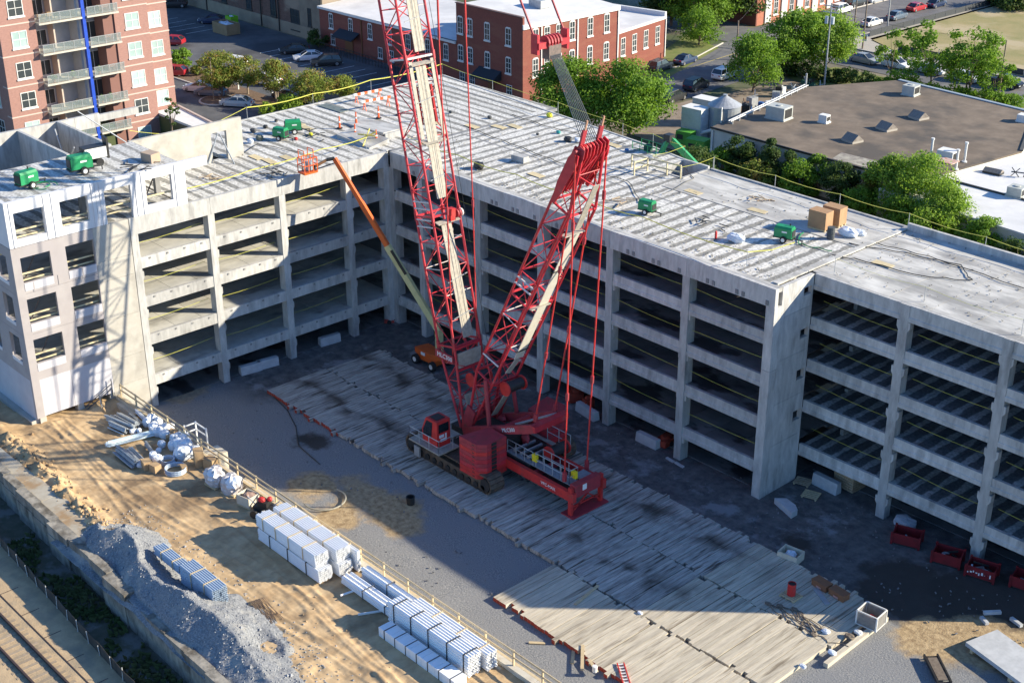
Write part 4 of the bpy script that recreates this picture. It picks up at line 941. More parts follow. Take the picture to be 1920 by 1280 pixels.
# ------------------------------------------------------------------ heap of supplies
steelg = mat('steel_conduit', (.42,.45,.47), (.30,.33,.36), sc=5, rough=.4, metal=.3, rnd=.15)
bagw = mat('white_wrap', (.74,.77,.82), (.60,.66,.74), sc=3, rough=.5, rnd=.06); card = mat('cardboard', (.42,.29,.16), (.36,.24,.13), sc=4, rough=.9, rnd=.15)
palw = mat('shrink_wrap', (.62,.60,.60), (.42,.38,.37), sc=2.5, rough=.35, rnd=.1)
rs = random.Random(21)
def tubebundle(u, v, L, ang, r, n, z=PAD+.1, up=0., label='', rz=None, mm=None, tr_=.06, name='steel_tube_bundle'):
    p = G(u, v, z); mb = MB()
    for k in range(n):
        a = rs.uniform(0, 6.28); d = r*math.sqrt(rs.random()); off = Vector((0, d*math.cos(a), d*abs(math.sin(a))+.06))
        mb.tube(off+Vector((-L/2+rs.uniform(-.15, .15), 0, 0)), off+Vector((L/2, 0, up)), tr_, 6)
    return single(name, mb, mm or steelg, label, 'tubes', p, ang, kind='stuff' if False else None)
tubebundle(238, 793, 2.6, math.radians(2), .34, 26, up=.2, z=PAD+.2, label='thick bundle of grey steel tubes at the head of the supply heap')
tubebundle(255, 788, 2.2, math.radians(-4), .18, 10, label='thin bundle of grey tubes beside the thick bundle')
tubebundle(268, 785, 2.4, math.radians(-8), .2, 12, label='wrapped pale tube bundle close to the yard wall', mm=bagw)
tubebundle(228, 798, 3.2, math.radians(12), .5, 12, label='loose grey channel lengths spread left of the thick bundle', tr_=.05)
tubebundle(222, 806, 2.0, math.radians(10), .4, 9, label='short grey channels fanned on the dirt at the heap edge', tr_=.06)
tubebundle(246, 826, 3.6, math.radians(78), .3, 18, label='long pale wrapped tube bundle lying across the dirt', mm=mat('pale_blue_wrap', (.55,.68,.70), (.75,.82,.84), sc=5, rough=.4))
tubebundle(238, 862, 3.0, math.radians(-2), .5, 16, label='dark blue grey tubes laid side by side at the near edge of the heap', mm=mat('blue_steel', (.13,.19,.27), (.30,.34,.38), sc=4, rough=.35, rnd=.1), tr_=.08)
tubebundle(256, 858, 2.6, math.radians(-6), .3, 10, label='bright steel tubes beside the dark tubes of the heap', tr_=.06)
tubebundle(282, 842, 1.8, math.radians(-12), .2, 6, label='four short steel tubes standing off the heap', tr_=.05)
bagspots = [(277,798,.5),(285,792,.45),(298,796,.42),(290,806,.5),(303,804,.4),(312,808,.45),(320,806,.4),(298,816,.5),(310,820,.5),(262,812,.3),(250,812,.35),(304,838,.4),(330,830,.55),(340,826,.6),(348,832,.55),(328,842,.6),(338,842,.7),(350,846,.65),(344,858,.75),(356,856,.6),(334,856,.5),(366,848,.5),(296,866,.45),(288,860,.4),(298,848,.3),(262,874,.35)]
def crumple(rx, ry, rz_, seed, n=9, rings=7, j=.22):
    mb = MB().blob((0, 0, 0), (1, 1, 1), 10, 8, j*.55, rng=random.Random(seed)); v = []
    for x, y, z in mb.v:
        m_ = max(abs(x), abs(y), abs(z), 1e-3); L_ = math.sqrt(x*x+y*y+z*z); k = .55+.45*L_/m_*.85
        v.append((x*k*rx, y*k*ry, (z*k+.8)*rz_))
    mb.v = v; return mb
desc = ['round', 'crumpled', 'folded', 'bulging', 'flattened', 'creased', 'squat', 'leaning']
for k, (u, v, s_) in enumerate(bagspots):
    row = ('at the far heap end', 'in the heap middle', 'at the near heap end')[0 if u < 306 else (1 if u < 340 else 2)]
    side = ('near the dirt edge' if (v-720)/(u-214+1) > .95 else 'beside the yard wall')+(', small', '', ', broad', ', tilted')[(k//8) % 4]
    single('white_wrapped_pack', crumple(s_*rs.uniform(.7, 1), s_*rs.uniform(.6, .9), s_*rs.uniform(.6, .95), k, j=.16), bagw, f'{desc[k % 8]} white wrapped pack {row}, {side}', 'wrapped pack', G(u, v, PAD+.05), rs.uniform(0, 3), group='white plastic packs in the supply heap')
for k, (u, v, s_, lab) in enumerate([(325,818,.6,'open brown carton lying among the white packs near the wall'),(317,826,.5,'brown carton with flap in the middle of the packs'),(276,878,.75,'orange brown carton at the near corner of the heap'),(292,884,.7,'torn pale carton next to the orange brown carton'),(374,872,.8,'tall stack of pale cartons at the end of the heap'),(396,876,.85,'brown carton standing between the heap and the wrapped pallets'),(345,882,.5,'small beige carton half under the white packs')]):
    mb = MB().box(-s_/2, s_/2, -s_*.4, s_*.4, 0, s_*(1.6 if 'tall' in lab else .9)); mb.bar((-s_/2, -s_*.4, s_*.9), (-s_*.8, -s_*.45, s_*.75), .3, .02)
    single('carton', mb, card, lab, 'carton', G(u, v, PAD+.03), rs.uniform(-.5, .5))
for k, (u, v, r, lab) in enumerate([(330,884,.75,'large blue coil of conduit lying in front of the white packs'),(315,868,.5,'smaller blue coil of conduit behind the large coil')]):
    mb = MB()
    for q in range(5): mb.path(arc(0, 0, r-.04*(q % 2), 0, 6.28, .06+.075*q, 20), .045, 5)
    single('conduit_coil', mb, pgrey, lab, 'coil', G(u, v, PAD+.03))
for k, (u, v, lab) in enumerate([(405,908,'shrink wrapped pallet load farther along the wooden rail'),(436,922,'shrink wrapped pallet load with torn plastic nearer the red engine')]):
    t = thing('wrapped_pallet', lab, 'pallet load', G(u, v, PAD+.03), .1+.2*k); 
    for q in range(3): part('pallet_board', MB().box(-.6, .6, -.55+.42*q, -.3+.42*q, 0, .12), dun, t, local=True)
    part('load', crumple(.8, .72, .78, 40+k, j=.2), palw, t, local=True); part('torn_plastic', MB().blob((.3, -.3, .9), (.4, .35, .5), 8, 5, .4, rng=random.Random(50+k)), bagw, t, local=True)
t = thing('parts_box', 'open plywood box of brown scrap standing on a pallet in the dirt yard', 'box', G(466, 945, PAD+.03), .2)
for q in range(3): part('pallet_board', MB().box(-.65, .65, -.5+.4*q, -.3+.4*q, 0, .12), dun, t, local=True)
for a in ((-.6, -.55, -.5, .5), (.55, .6, -.5, .5), (-.54, .54, -.5, -.45), (-.54, .54, .45, .5)): part('side_board', MB().box(*a, .13, .85), mat('pale_ply', (.62,.56,.45), (.55,.49,.38), sc=4), t, local=True)
part('scrap', MB().blob((0, 0, .7), (.5, .42, .25), 9, 5, .3), mat('brown_scrap', (.25,.14,.10), (.4,.3,.25), sc=8), t, local=True)
# small red engine machine on tracks
t = thing('compactor', 'small black trench machine with a red engine parked by the pipe stacks', 'machine', G(497, 966, PAD+.03), .5)
rsa = random.Random(9)
for y in (-.45, .45): part('drum', MB().tube((-.5, y-.18, .3), (-.5, y+.18, .3), .3, 12).tube((.5, y-.18, .3), (.5, y+.18, .3), .3, 12).box(-.5, .5, y-.12, y+.12, .15, .45), black, t, local=True)
part('chassis', MB().box(-.7, .7, -.3, .3, .35, .8), black, t, local=True); part('engine', MB().box(-.35, .35, -.3, .3, .82, 1.15), black, t, local=True)
part('fuel_tank', MB().blob((-.1, -.12, 1.3), (.3, .22, .2), 8, 5, .05), redb, t, local=True); part('air_filter', MB().blob((.35, .2, 1.25), (.2, .2, .18), 8, 5, .05), redb, t, local=True)
for a, b in (((-.7, 0, .8), (-1.3, .1, 1.2)), ((.6, .2, .8), (1.0, .4, 1.1)), ((.2, -.3, .6), (.3, -.9, .9))): part('handle', MB().tube(a, b, .04, 6), silver, t, local=True)
single('rebar_pile', (lambda mb: [mb.tube((0, .06*k-.4, .06), (2.6+.2*math.sin(k), .06*k-.4+.3*math.sin(k*2.1), .08), .02, 4) for k in range(16)] and mb)(MB()), mat('rusty_rebar', (.28,.19,.12), rough=.8), 'thin rebar lengths scattered on the soil beside the conduit bundle', 'rebar', G(480, 1125, PAD+.05), math.radians(-10))
single('lumber_length', MB().box(-1.0, 1.0, -.05, .05, 0, .1), whitep, 'single pale board lying on the dirt left of the middle pipe pile', 'board', G(702, 1148, PAD+.05), math.radians(62))
single('pipe_offcut', MB().tube((-.6, 0, .08), (.6, 0, .08), .07, 8), pvc, 'short pipe offcut on the dirt next to the white pipe pile', 'pipe', G(655, 1112, PAD+.05), math.radians(80))
# stair handrail at the tower corner
hr = thing('stair_handrail', 'dark steel handrail leaning at the foot of the corner block', 'handrail', (-9.3, -28.6, 2.2))
for a, b in (((-9.5, -30.6, 2.3), (-9.5, -28.2, 3.5)), ((-9.5, -30.6, 2.0), (-9.5, -28.2, 3.1)), ((-9.5, -28.2, 2.2), (-9.5, -28.2, 3.9))): part('rail_tube', MB().tube(a, b, .04, 6), mat('dark_handrail', (.05,.055,.07), rough=.5), hr)
part('post', MB().tube((-9.4, -29.2, .8), (-9.4, -29.4, 3.1), .06, 6), silver, hr)
# rubble on berm
rb = MB(); rr = random.Random(17)
for k in range(420):
    x = rr.uniform(-9, 12) if k < 260 else rr.uniform(20, 38); y = -37.2-.05*(x+6)+rr.gauss(0, .7) if k < 260 else rr.uniform(-36.5, -28.9)
    if k >= 260 and fbm(x, y, .5, 40) < .08: continue
    s_ = rr.uniform(.05, .2) if k < 260 else rr.uniform(.03, .1); rb.blob((x, y, padz(x, y)+s_*.2), (s_, s_*.8, s_*.7), 5, 3, .25, rng=rr)
struct('soil_clods', rb, soil, kind='stuff')

# loose stones over and round the gravel heap
gs = MB(); rr = random.Random(57)
for k in range(2600):
    x = rr.uniform(6, 31); y = rr.gauss(-37.6, 1.7)
    if y < wy(x)+.3 or y > -33.6: continue
    z = max(pz(x, y), padz(x, y)); s_ = rr.uniform(.02, .085)
    if rr.random() < .03: s_ *= 2
    gs.blob((x, y, z+s_*.2), (s_, s_*.85, s_*.7), 4, 2, .3, rng=rr)
struct('loose_stones', gs, mat('loose_stone', (.20,.21,.23), (.42,.42,.42), sc=1.5, world=True, rough=.9), kind='stuff')
# ================================================================== town behind
brick = mat('red_brick', (.27,.08,.055), (.185,.06,.045), sc=3.5, rough=.9, rnd=.04, world=True, stretch=(1,1,4), c3=(.25,.09,.06), sc3=.25)
brickp = mat('pink_brick', (.37,.205,.17), (.30,.165,.14), sc=2.5, rough=.9, world=True, stretch=(1,1,3), rnd=.03)
brickd = mat('old_brown_brick', (.19,.11,.085), (.12,.075,.06), sc=1.6, rough=.95, world=True, stretch=(1,1,2), c3=(.30,.24,.18), sc3=.12, t3=(.5,.6))
roofw = mat('white_roof', (.72,.71,.70), (.63,.62,.61), sc=.5, rough=.8, world=True, c3=(.56,.555,.55), sc3=.12)
trim = mat('white_trim', (.72,.71,.68), rough=.6); wgl = mat('window_glass', (.05,.06,.065), rough=.15, spec=.6); wgp = mat('window_blind', (.30,.42,.40), (.42,.54,.51), sc=.4, rough=.5, rnd=.12)
stucco = mat('grey_stucco', (.40,.40,.42), (.46,.46,.48), sc=1, rough=.9)
band_ = mat('pale_band', (.56,.44,.38), rough=.8)
def win(par, o, u, v, w_, h, off=.06, gl=None, fr=None, mull=(1, 1), arch=False, sill=True, t=.09):
    """window on a wall: o lower-left corner, u along the wall, v up, facing n=u x v"""
    o = Vector(o); u = Vector(u).normalized(); v = Vector(v).normalized(); n = u.cross(v); fr = fr or trim
    def bx_(a0, a1, b0, b1, d0, d1):
        vs = [o+u*a+v*b+n*d for d in (d0, d1) for a, b in ((a0, b0), (a1, b0), (a1, b1), (a0, b1))]
        return vs, [(3,2,1,0), (4,5,6,7), (0,1,5,4), (1,2,6,5), (2,3,7,6), (3,0,4,7)]
    mb = MB()
    for a in ((0, t, 0, h), (w_-t, w_, 0, h), (t, w_-t, 0, t), (t, w_-t, h-t, h)): mb.add(*bx_(*a, -.08, off))
    m0, m1 = mull
    for k in range(1, m0+1): x = w_*k/(m0+1); mb.add(*bx_(x-.03, x+.03, t, h-t, -.03, off*.7))
    for k in range(1, m1+1): y = h*k/(m1+1) if m1 > 1 or not fr is trim else h*.5; mb.add(*bx_(t, w_-t, y-.03, y+.03, -.02, off*.6))
    if arch: mb.add(*bx_(w_*.15, w_*.85, h+.002, h+.14, -.05, off))
    f = part('window', mb, fr, par)
    part('pane', MB().add(*bx_(t, w_-t, t, h-t, -.02, .012)), gl or wgl, f)
    if sill: part('sill', MB().add(*bx_(-.1, w_+.1, -.2, -.004, -.05, off+.08)), fr, f)
    return f
X_, Y_, Z_ = Vector((1, 0, 0)), Vector((0, 1, 0)), Vector((0, 0, 1))
# --- apartment tower, front face x=-85.6
ax = -85.6; apt = thing('apartment_tower', 'tall pink brick apartment block with stacked balconies and a blue column', 'building', (ax, 9, 0))
top = 27.0
part('wall', MB().box(ax-14, ax, -1.3, 3.45, -5, top), brickp, apt); part('wall', MB().box(ax-14, ax, 14.15, 18.95, -5, top), brickp, apt)
part('wall', MB().box(ax-15.3, ax-1.3, 18.96, 22.5, -5, top), brickp, apt); part('recess_wall', MB().box(ax-14, ax-2.6, 3.46, 14.14, -5, top), stucco, apt)
part('wall', MB().box(ax-15, ax-9, -6, -1.31, -5, top), brickp, apt)
part('recess_wall', MB().box(ax-2.59, ax-.1, 9.0, 9.25, -5, top), stucco, apt); part('recess_wall', MB().box(ax-2.59, ax-.9, 6.1, 6.3, -5, top), mat('tan_stucco', (.52,.43,.36)), apt)
part('recess_wall', MB().box(ax-2.59, ax-.2, 12.6, 14.13, -5, top), mat('brick_dark_side', (.22,.11,.09)), apt)
part('column', MB().box(ax+.2, ax+.75, 9.42, 9.86, -5, top), mat('blue_paint', (.01,.07,.50), (.01,.055,.40), sc=3, rough=.5), apt)
fl = [-4.3, -.5, 3.3, 7.1, 10.95, 14.8, 18.6, 22.4]
railg = mat('balcony_glass', (.30,.36,.36), rough=.15, alpha=.32)
for i, z in enumerate(fl[:-1], -1):
    for y0, y1 in ((3.5, 9.3), (9.98, 14.4)):
        b = part('balcony_slab', MB().box(ax-2.58, ax+1.0, y0, y1, z-.22, z), mat('balcony_deck', (.55,.52,.44), (.47,.44,.38), sc=1), apt)
        part('balcony_glass', MB().box(ax+.9, ax+.93, y0+.1, y1-.1, z+.12, z+1.05), railg, b); part('balcony_glass', MB().box(ax+.1, ax+.88, y0+.05, y0+.08, z+.12, z+1.05) if y0 < 5 else MB().box(ax+.1, ax+.88, y1-.08, y1-.05, z+.12, z+1.05), railg, b)
        part('handrail', MB().box(ax+.88, ax+.95, y0+.05, y1-.05, z+1.06, z+1.12), silver, b)
        for k in range(5): part('baluster', MB().box(ax+.88, ax+.94, y0+.1+(y1-y0-.25)*k/4, y0+.15+(y1-y0-.25)*k/4, z+.002, z+1.055), silver, b)
    for y, w_ in ((4.2, 1.7), (10.9, 1.9)):
        win(apt, (ax-2.6, y, z+.1 if y > 5 else z+.3), Y_, Z_, w_, 2.3 if y > 5 else 2.0, gl=wgl, mull=(1, 0), sill=False)
    for yb in (18.94,): part('string_course', MB().box(ax-1.3, ax+.05, -1.35+0, 3.46, z+.12, z+.28), band_, apt) if yb else None
    part('string_course', MB().box(ax-.4, ax+.05, 14.14, 19.0, z+.12, z+.28), band_, apt); part('string_course', MB().box(ax-1.7, ax-1.25, 19.0, 22.55, z-.3, z-.14), band_, apt)
    win(apt, (ax, .15, z+1.1), Y_, Z_, 2.0, 2.05, gl=wgl if i % 3 else wgp, mull=(1, 1)); win(apt, (ax, 15.6, z+1.2), Y_, Z_, 2.0, 2.0, gl=wgp if i not in (0, 4) else wgl, mull=(1, 1))
    win(apt, (ax-1.3, 19.65, z+.65 if i else .95), Y_, Z_, 1.8, 1.95, gl=wgp, mull=(1, 1))
    for x in (ax-4.5, ax-9): win(apt, (x, -1.3, z+1.1), X_, Z_, 1.8, 2.0, gl=wgp if (i+int(x)) % 2 else wgl, mull=(1, 1))
part('roof', MB().box(ax-14.2, ax+.1, -1.5, 19.1, top, top+.5), stucco, apt)
rp = random.Random(31)
foli = mat('pot_plant_green', (.07,.13,.03), (.12,.16,.05), sc=6)
for k in range(14):
    i = rp.choice((2, 3, 4, 5)); y = rp.uniform(4, 8.6) if k % 2 else rp.uniform(10.5, 13.8); z = fl[i]; lv = ('second', 'third', 'fourth', 'fifth')[i-2]; sd_ = 'left' if y < 9.2 else 'right'
    if k % 3 == 0:
        t = thing('potted_plant', f'green potted plant on the {lv} level {sd_} hand balcony', 'plant', (ax+.3, y, z), 0, 'pot plants on the balconies'); part('pot', MB().lathe([(.16, 0), (.22, .35)], n=8), mat('terracotta', (.4,.16,.1)), t, local=True); part('foliage', MB().blob((0, 0, .65), .38, 8, 5, .35), foli, t, local=True)
    else:
        t = thing('balcony_chair', f'{("white","brown","black")[k % 3]} outdoor chair on the {lv} level {sd_} hand balcony', 'chair', (ax-.2, y, z), rp.uniform(0, 6), 'chairs on the balconies'); m_ = (bagw, card, black)[k % 3]
        part('seat', MB().box(-.28, .28, -.28, .28, .38, .46), m_, t, local=True); part('backrest', MB().box(-.28, .28, .22, .28, .47, .95), m_, t, local=True)
        for sx in (-.24, .24):
            for sy in (-.24, .24): part('leg', MB().box(sx-.02, sx+.02, sy-.02, sy+.02, 0, .379), m_, t, local=True)
# podium roof beside
pd = thing('podium_roof', 'bare pale roof slab at the foot of the apartment block', 'roof slab', (-78, 21, 0))
part('slab', MB().prism([(-86.7, 18.98), (-60, 18.98), (-62, 20.0), (-77.5, 21.6), (-86.7, 22.6)], -4.5, .25), roofw, pd); part('coping', MB().bar((-86.7, 22.6, .35), (-62, 20.1, .35), .3, .25), band_, pd)
# --- brick mill: main block, low wing, right wing
mill = thing('brick_mill', 'three storey red brick mill with white arched windows and a flat white roof', 'building', (-63, 68, 0))
part('wall', MB().box(-70.2, -56.2, 59.08, 78, -.2, 10.6), brick, mill); part('wall', MB().box(-70.2, -56.9, 59.08, 59.4, 10.6, 11.75), brick, mill)
part('roof', MB().add([(-70.2,59.4,11.5),(-56.0,59.4,10.75),(-56.0,78.1,10.75),(-70.2,78.1,11.5)], [(0,1,2,3)]), roofw, mill); part('wall', MB().yprism([(-70.2,10.6),(-56.2,10.6),(-56.2,10.7),(-70.2,11.45)][::-1], 77.8, 78), brick, mill)
part('fascia', MB().box(-56.19, -55.95, 59.0, 78.1, 10.15, 10.8), trim, mill); part('coping', MB().bar((-70.3, 59.2, 11.8), (-56.2, 59.2, 11.8), .5, .12), mat('brown_coping', (.16,.10,.09)), mill)
part('wall', MB().add([(-56.2,59.08,10.6),(-56.2,59.4,10.6),(-56.2,59.4,11.75),(-56.2,59.08,11.75),(-56.9,59.08,10.6),(-56.9,59.4,10.6),(-56.9,59.4,11.75),(-56.9,59.08,11.75)], [(0,1,2,3),(4,0,3,7),(1,5,6,2),(3,2,6,7)]), brick, mill)
for x in (-69.9, -67.8, -64.1, -59.7):
    for z, h in ((7.5, 2.4), (3.6, 2.2)): win(mill, (x, 59.08, z), X_, Z_, 1.15, h, mull=(1, 2), arch=True)
for x in (-69.6, -67.4, -59.5): win(mill, (x, 59.08, .4), X_, Z_, 1.1, 1.6, mull=(1, 1))
for y in (60.9, 63.1, 65.4, 68.0, 71.6, 75.0):
    for z, h in ((7.3, 2.6), (3.3, 2.5)): win(mill, (-56.2, y, z), Y_, Z_, 1.1, h, mull=(1, 2), arch=True)
for y in (62.55, 69.6, 77.9): part('downpipe', MB().box(-56.19, -56.05, y-.09, y+.09, .1, 10.14), trim, mill)
part('door', MB().box(-63.3, -62.2, 58.96, 59.07, .1, 2.3), mat('door_brown', (.22,.10,.04)), mill); part('awning', MB().add([(-65.3,59.07,3.6),(-60.6,59.07,3.6),(-60.6,57.3,2.5),(-65.3,57.3,2.5),(-65.3,57.3,2.3),(-60.6,57.3,2.3),(-60.6,59.07,2.3),(-65.3,59.07,2.3)], [(3,2,1,0),(3,4,5,2),(0,7,4,3),(1,2,5,6),(4,7,6,5)]), mat('awning_navy', (.02,.028,.04), rough=.8), mill)
part('roof_unit', MB().box(-63.5, -61, 67, 69, 11.1, 12.2), silver, mill)
lowm = thing('brick_low_wing', 'long single storey red brick wing with a white roof left of the mill', 'building', (-87, 62, 0))
part('wall', MB().box(-104.2, -70.25, 59.1, 75, -.2, 6.05), brick, lowm); part('roof', MB().add([(-104.3,58.9,6.2),(-70.25,58.9,6.35),(-70.25,75,7.0),(-104.3,75,7.0)], [(0,1,2,3)]), roofw, lowm)
part('gutter', MB().box(-104.3, -70.3, 58.8, 59.08, 5.85, 6.2), trim, lowm); part('chimney', MB().box(-77, -75.8, 66, 67.2, 6.5, 8.3), mat('flue_brown', (.22,.16,.13)), lowm)
for x in (-101.6, -96.4, -91.4, -86.6, -82, -77.4, -73.2):
    win(lowm, (x, 59.1, 3.1), X_, Z_, 1.1, 2.3, mull=(1, 2), arch=True)
for x in (-101.3, -89, -86.2, -80.4, -76.5): win(lowm, (x, 59.1, .5), X_, Z_, 1.1, 1.7, mull=(1, 1))
part('awning', MB().add([(-98.8,59.07,3.5),(-93.6,59.07,3.5),(-93.6,57.4,2.6),(-98.8,57.4,2.6),(-98.8,57.4,2.4),(-93.6,57.4,2.4)], [(3,2,1,0),(3,4,5,2),(0,4,3),(1,2,5)]), MATS['awning_navy'], lowm)
part('door', MB().box(-97.4, -95.4, 58.98, 59.09, 0, 2.3), MATS['door_brown'], lowm); part('downpipe', MB().box(-93.1, -92.95, 58.95, 59.09, 0, 5.8), MATS['door_brown'], lowm)
pr_ = thing('porch_rail', 'dark iron railing along the ramp before the low brick wing', 'railing', (-90, 57, 0))
for k in range(28): part('railing_bar', MB().box(-101+.8*k, -100.95+.8*k, 56.6, 56.65, 0, 1.3), black, pr_)
for h in (1.28, .7): part('top_rail', MB().box(-101, -79, 56.58, 56.67, h, h+.06), black, pr_)
rwg = thing('brick_right_wing', 'single storey red brick wing with a white roof right of the mill', 'building', (-60, 86, 0))
A = Vector((-57.6, 78.2, 0)); B = Vector((-60.2, 92.8, 0)); dr = (B-A).normalized(); pn = Vector((-dr.y, dr.x, 0))
part('wall', MB().prism([(A.x, A.y), (B.x, B.y), (B.x+pn.x*13, B.y+pn.y*13), (A.x+pn.x*13, A.y+pn.y*13)], -.2, 6.3), brick, rwg); part('roof', MB().prism([(A.x, A.y), (B.x, B.y), (B.x+pn.x*13, B.y+pn.y*13), (A.x+pn.x*13, A.y+pn.y*13)], 6.304, 6.45), roofw, rwg)
part('fascia', MB().bar(A+Vector((.1, 0, 6.3)), B+Vector((.1, 0, 6.3)), .22, .4), trim, rwg); part('parapet', MB().bar(B+Vector((0, 0, 6.7)), B+pn*13+Vector((0, 0, 6.7)), .5, .8), trim, rwg)
for s_ in (2.4, 5.5, 8.7, 12.0): win(rwg, A+dr*s_+Vector((0, 0, 2.6)), dr, Z_, 1.2, 2.7, mull=(1, 2))
part('downpipe', MB().bar(B+Vector((.1, 0, .2)), B+Vector((.1, 0, 6)), .15), trim, rwg)
# old warehouse
wh = thing('old_warehouse', 'tall weathered brown brick warehouse in shade behind the parking lot', 'building', (-128, 66, 0))
part('wall', MB().box(-175, -104.4, 59.9, 80, 1.9, 14), brickd, wh); part('plinth', MB().box(-175, -104.3, 59.75, 60, -.2, 1.9), mat('tan_plinth', (.33,.27,.19), (.25,.20,.145), sc=.5, world=True, rough=.9), wh)
part('end_wall', MB().box(-111, -104.38, 59.85, 60, 1.9, 14), mat('tan_plinth_b', (.27,.23,.17), (.2,.16,.12), sc=.4, world=True, rough=.9), wh)
for x in (-166, -158, -150, -143.5, -135, -127, -119.5, -108.6): win(wh, (x, 59.85, 2.2), X_, Z_, 1.7 if x < -110 else 1.0, 2.9, fr=black, gl=wgl, mull=(1, 2))
win(wh, (-124, 59.85, 5.6), X_, Z_, 1.4, 2.4, fr=black); win(wh, (-113.6, 59.85, .9), X_, Z_, 2.6, 3.4, fr=black, mull=(2, 2))
for x in (-140, -122.4, -117, -104.6): part('downpipe', MB().box(x, x+.18, 59.6, 59.74, 0, 13), black, wh)
# brick block far right
fb = thing('brick_annex', 'orange brick building with tall white bays beyond the street trees', 'building', (-66, 128, 0))
part('wall', MB().box(-80, -64.5, 121, 150, -.2, 12), mat('orange_brick', (.42,.16,.10), (.36,.13,.08), sc=2, world=True, rough=.9), fb); part('end_wall', MB().box(-80, -64.45, 120.7, 121, -.2, 12), mat('orange_brick_dark', (.2,.07,.05)), fb)
for k in range(6):
    part('white_bay', MB().box(-64.48, -64.3, 123.0+4.4*k, 124.6+4.4*k, .1, 11), mat('bay_white', (.62,.60,.56), (.5,.5,.5), sc=1), fb)
    win(fb, (-64.5, 125.4+4.4*k, 1.2), Y_, Z_, 1.2, 3.2, mull=(1, 2)); win(fb, (-64.5, 125.4+4.4*k, 6.4), Y_, Z_, 1.2, 3.0, mull=(1, 2))
# --- flat dark roof building
roofb = mat('gravel_roof', (.145,.11,.08), (.215,.165,.12), sc=.5, rough=.95, world=True, c3=(.09,.075,.062), sc3=.16, t3=(.48,.66), detail=10)
flat = thing('flat_roof_shop', 'wide single storey white walled shop with a brown gravel roof', 'building', (-8, 74, 0))
fp = [(-20.9, 57.2), (4.6, 57.2), (7.8, 62.6), (9.5, 75.6), (2.5, 91.2), (-18.0, 92.6), (-24.4, 80.6)]
cream = mat('cream_wall', (.60,.58,.52), (.53,.51,.45), sc=.8, rough=.85, world=True)
part('wall', MB().prism(fp, -.2, 4.3), cream, flat); part('roof', MB().prism(fp, 4.304, 4.5), roofb, flat)
part('roof_edge', MB().bar((-20.9, 57.1, 4.5), (4.6, 57.1, 4.5), .16, .22), black, flat); part('wall_base', MB().box(-20.8, -12, 57.1, 57.19, 0, 1.1), mat('green_base', (.05,.09,.08)), flat)
part('shutter_door', MB().box(-17.2, -13.6, 57.08, 57.18, 0, 2.9), mat('shutter', (.40,.41,.42), (.3,.31,.32), sc=6, stretch=(1,1,6)), flat)
for x in (-6, 1.5): win(flat, (x, 57.2, 1.6), X_, Z_, 1.6, 1.3, mull=(1, 0))
part('downpipe', MB().box(-20.6, -20.45, 57.0, 57.15, 0, 4.2), trim, flat); part('coping', MB().bar((-18.0, 92.5, 4.55), (2.5, 91.1, 4.55), .5, .16), mat('blue_coping', (.30,.36,.42)), flat)
part('coping', MB().bar((2.5, 91.1, 4.55), (9.4, 75.6, 4.55), .4, .16), mat('dark_coping', (.08,.08,.08)), flat)
for k in range(2): part('pipe_rack', MB().tube((-20.2+.35*k, 59.5, 4.95), (-24.2+.5*k, 80.0, 4.95), .09, 6), silver, flat)
for k in range(12): part('pipe_stand', MB().box(-20.4-.36*k, -19.9-.36*k, 60+1.75*k, 60.1+1.75*k, 4.5, 5.0), silver, flat)
part('vent_stack', MB().tube((-24.2, 80.2, 4.5), (-24.2, 80.2, 6.4), .12, 6), silver, flat)
part('roof_patch', MB().prism([(-21, 57.3), (-17.6, 57.4), (-19.6, 63.5), (-21.9, 63.5)][::1], 4.5, 4.512), mat('blue_tarp', (.12,.16,.22), rough=.5), flat) if False else None
part('roof_patch', MB().prism([(-3.6, 57.6), (1.2, 57.7), (.6, 60.5), (-4.2, 60.2)], 4.5, 4.516), mat('patch_cream', (.42,.39,.31), (.2,.17,.15), sc=1.5), flat)
def acunit(u, v, sx, sy, h, lab, z=4.5, m=None, rz=.1, fan=True):
    t = thing('roof_unit', lab, 'roof unit', G(u, v, z), rz); m = m or mat('unit_grey', (.50,.51,.47), (.42,.43,.40), sc=2, rough=.6)
    part('curb', MB().box(-sx/2-.1, sx/2+.1, -sy/2-.1, sy/2+.1, 0, .15), m, t, local=True); part('housing', MB().box(-sx/2, sx/2, -sy/2, sy/2, .152, h), m, t, local=True)
    part('louver', MB().box(sx/2+.002, sx/2+.03, -sy*.4, sy*.4, .3, h-.2), black, t, local=True)
    if fan: part('fan_cowl', MB().lathe([(.34, h+.002), (.34, h+.1), (.22, h+.12)], n=14), m, t, local=True)
    return t
acunit(1460, 222, 2.6, 2.0, 1.6, 'large beige air unit at the left edge of the brown roof'); acunit(1545, 230, 1.1, .9, 1.0, 'small white box fan on the brown roof beside its conduit', m=trim, fan=False)
acunit(1707, 178, 1.7, 1.6, 1.3, 'square pale air unit near the far coping of the brown roof'); acunit(1775, 302, 1.9, 1.5, 1.3, 'rust topped white exhaust unit between three vent pipes', m=trim, fan=False)
acunit(1918, 228, 1.2, 1.2, .9, 'white vent box casting shade at the right end of the brown roof', m=trim, fan=False)
rust_ = mat('rusty_top', (.45,.2,.12), (.6,.5,.45), sc=3); t = thing('rusty_lid', 'striped rusty lid lying over the exhaust unit', 'lid', G(1775, 302, 5.82)); part('sheet', MB().box(-1.1, 1.1, -.85, .85, 0, .08), rust_, t, local=True)
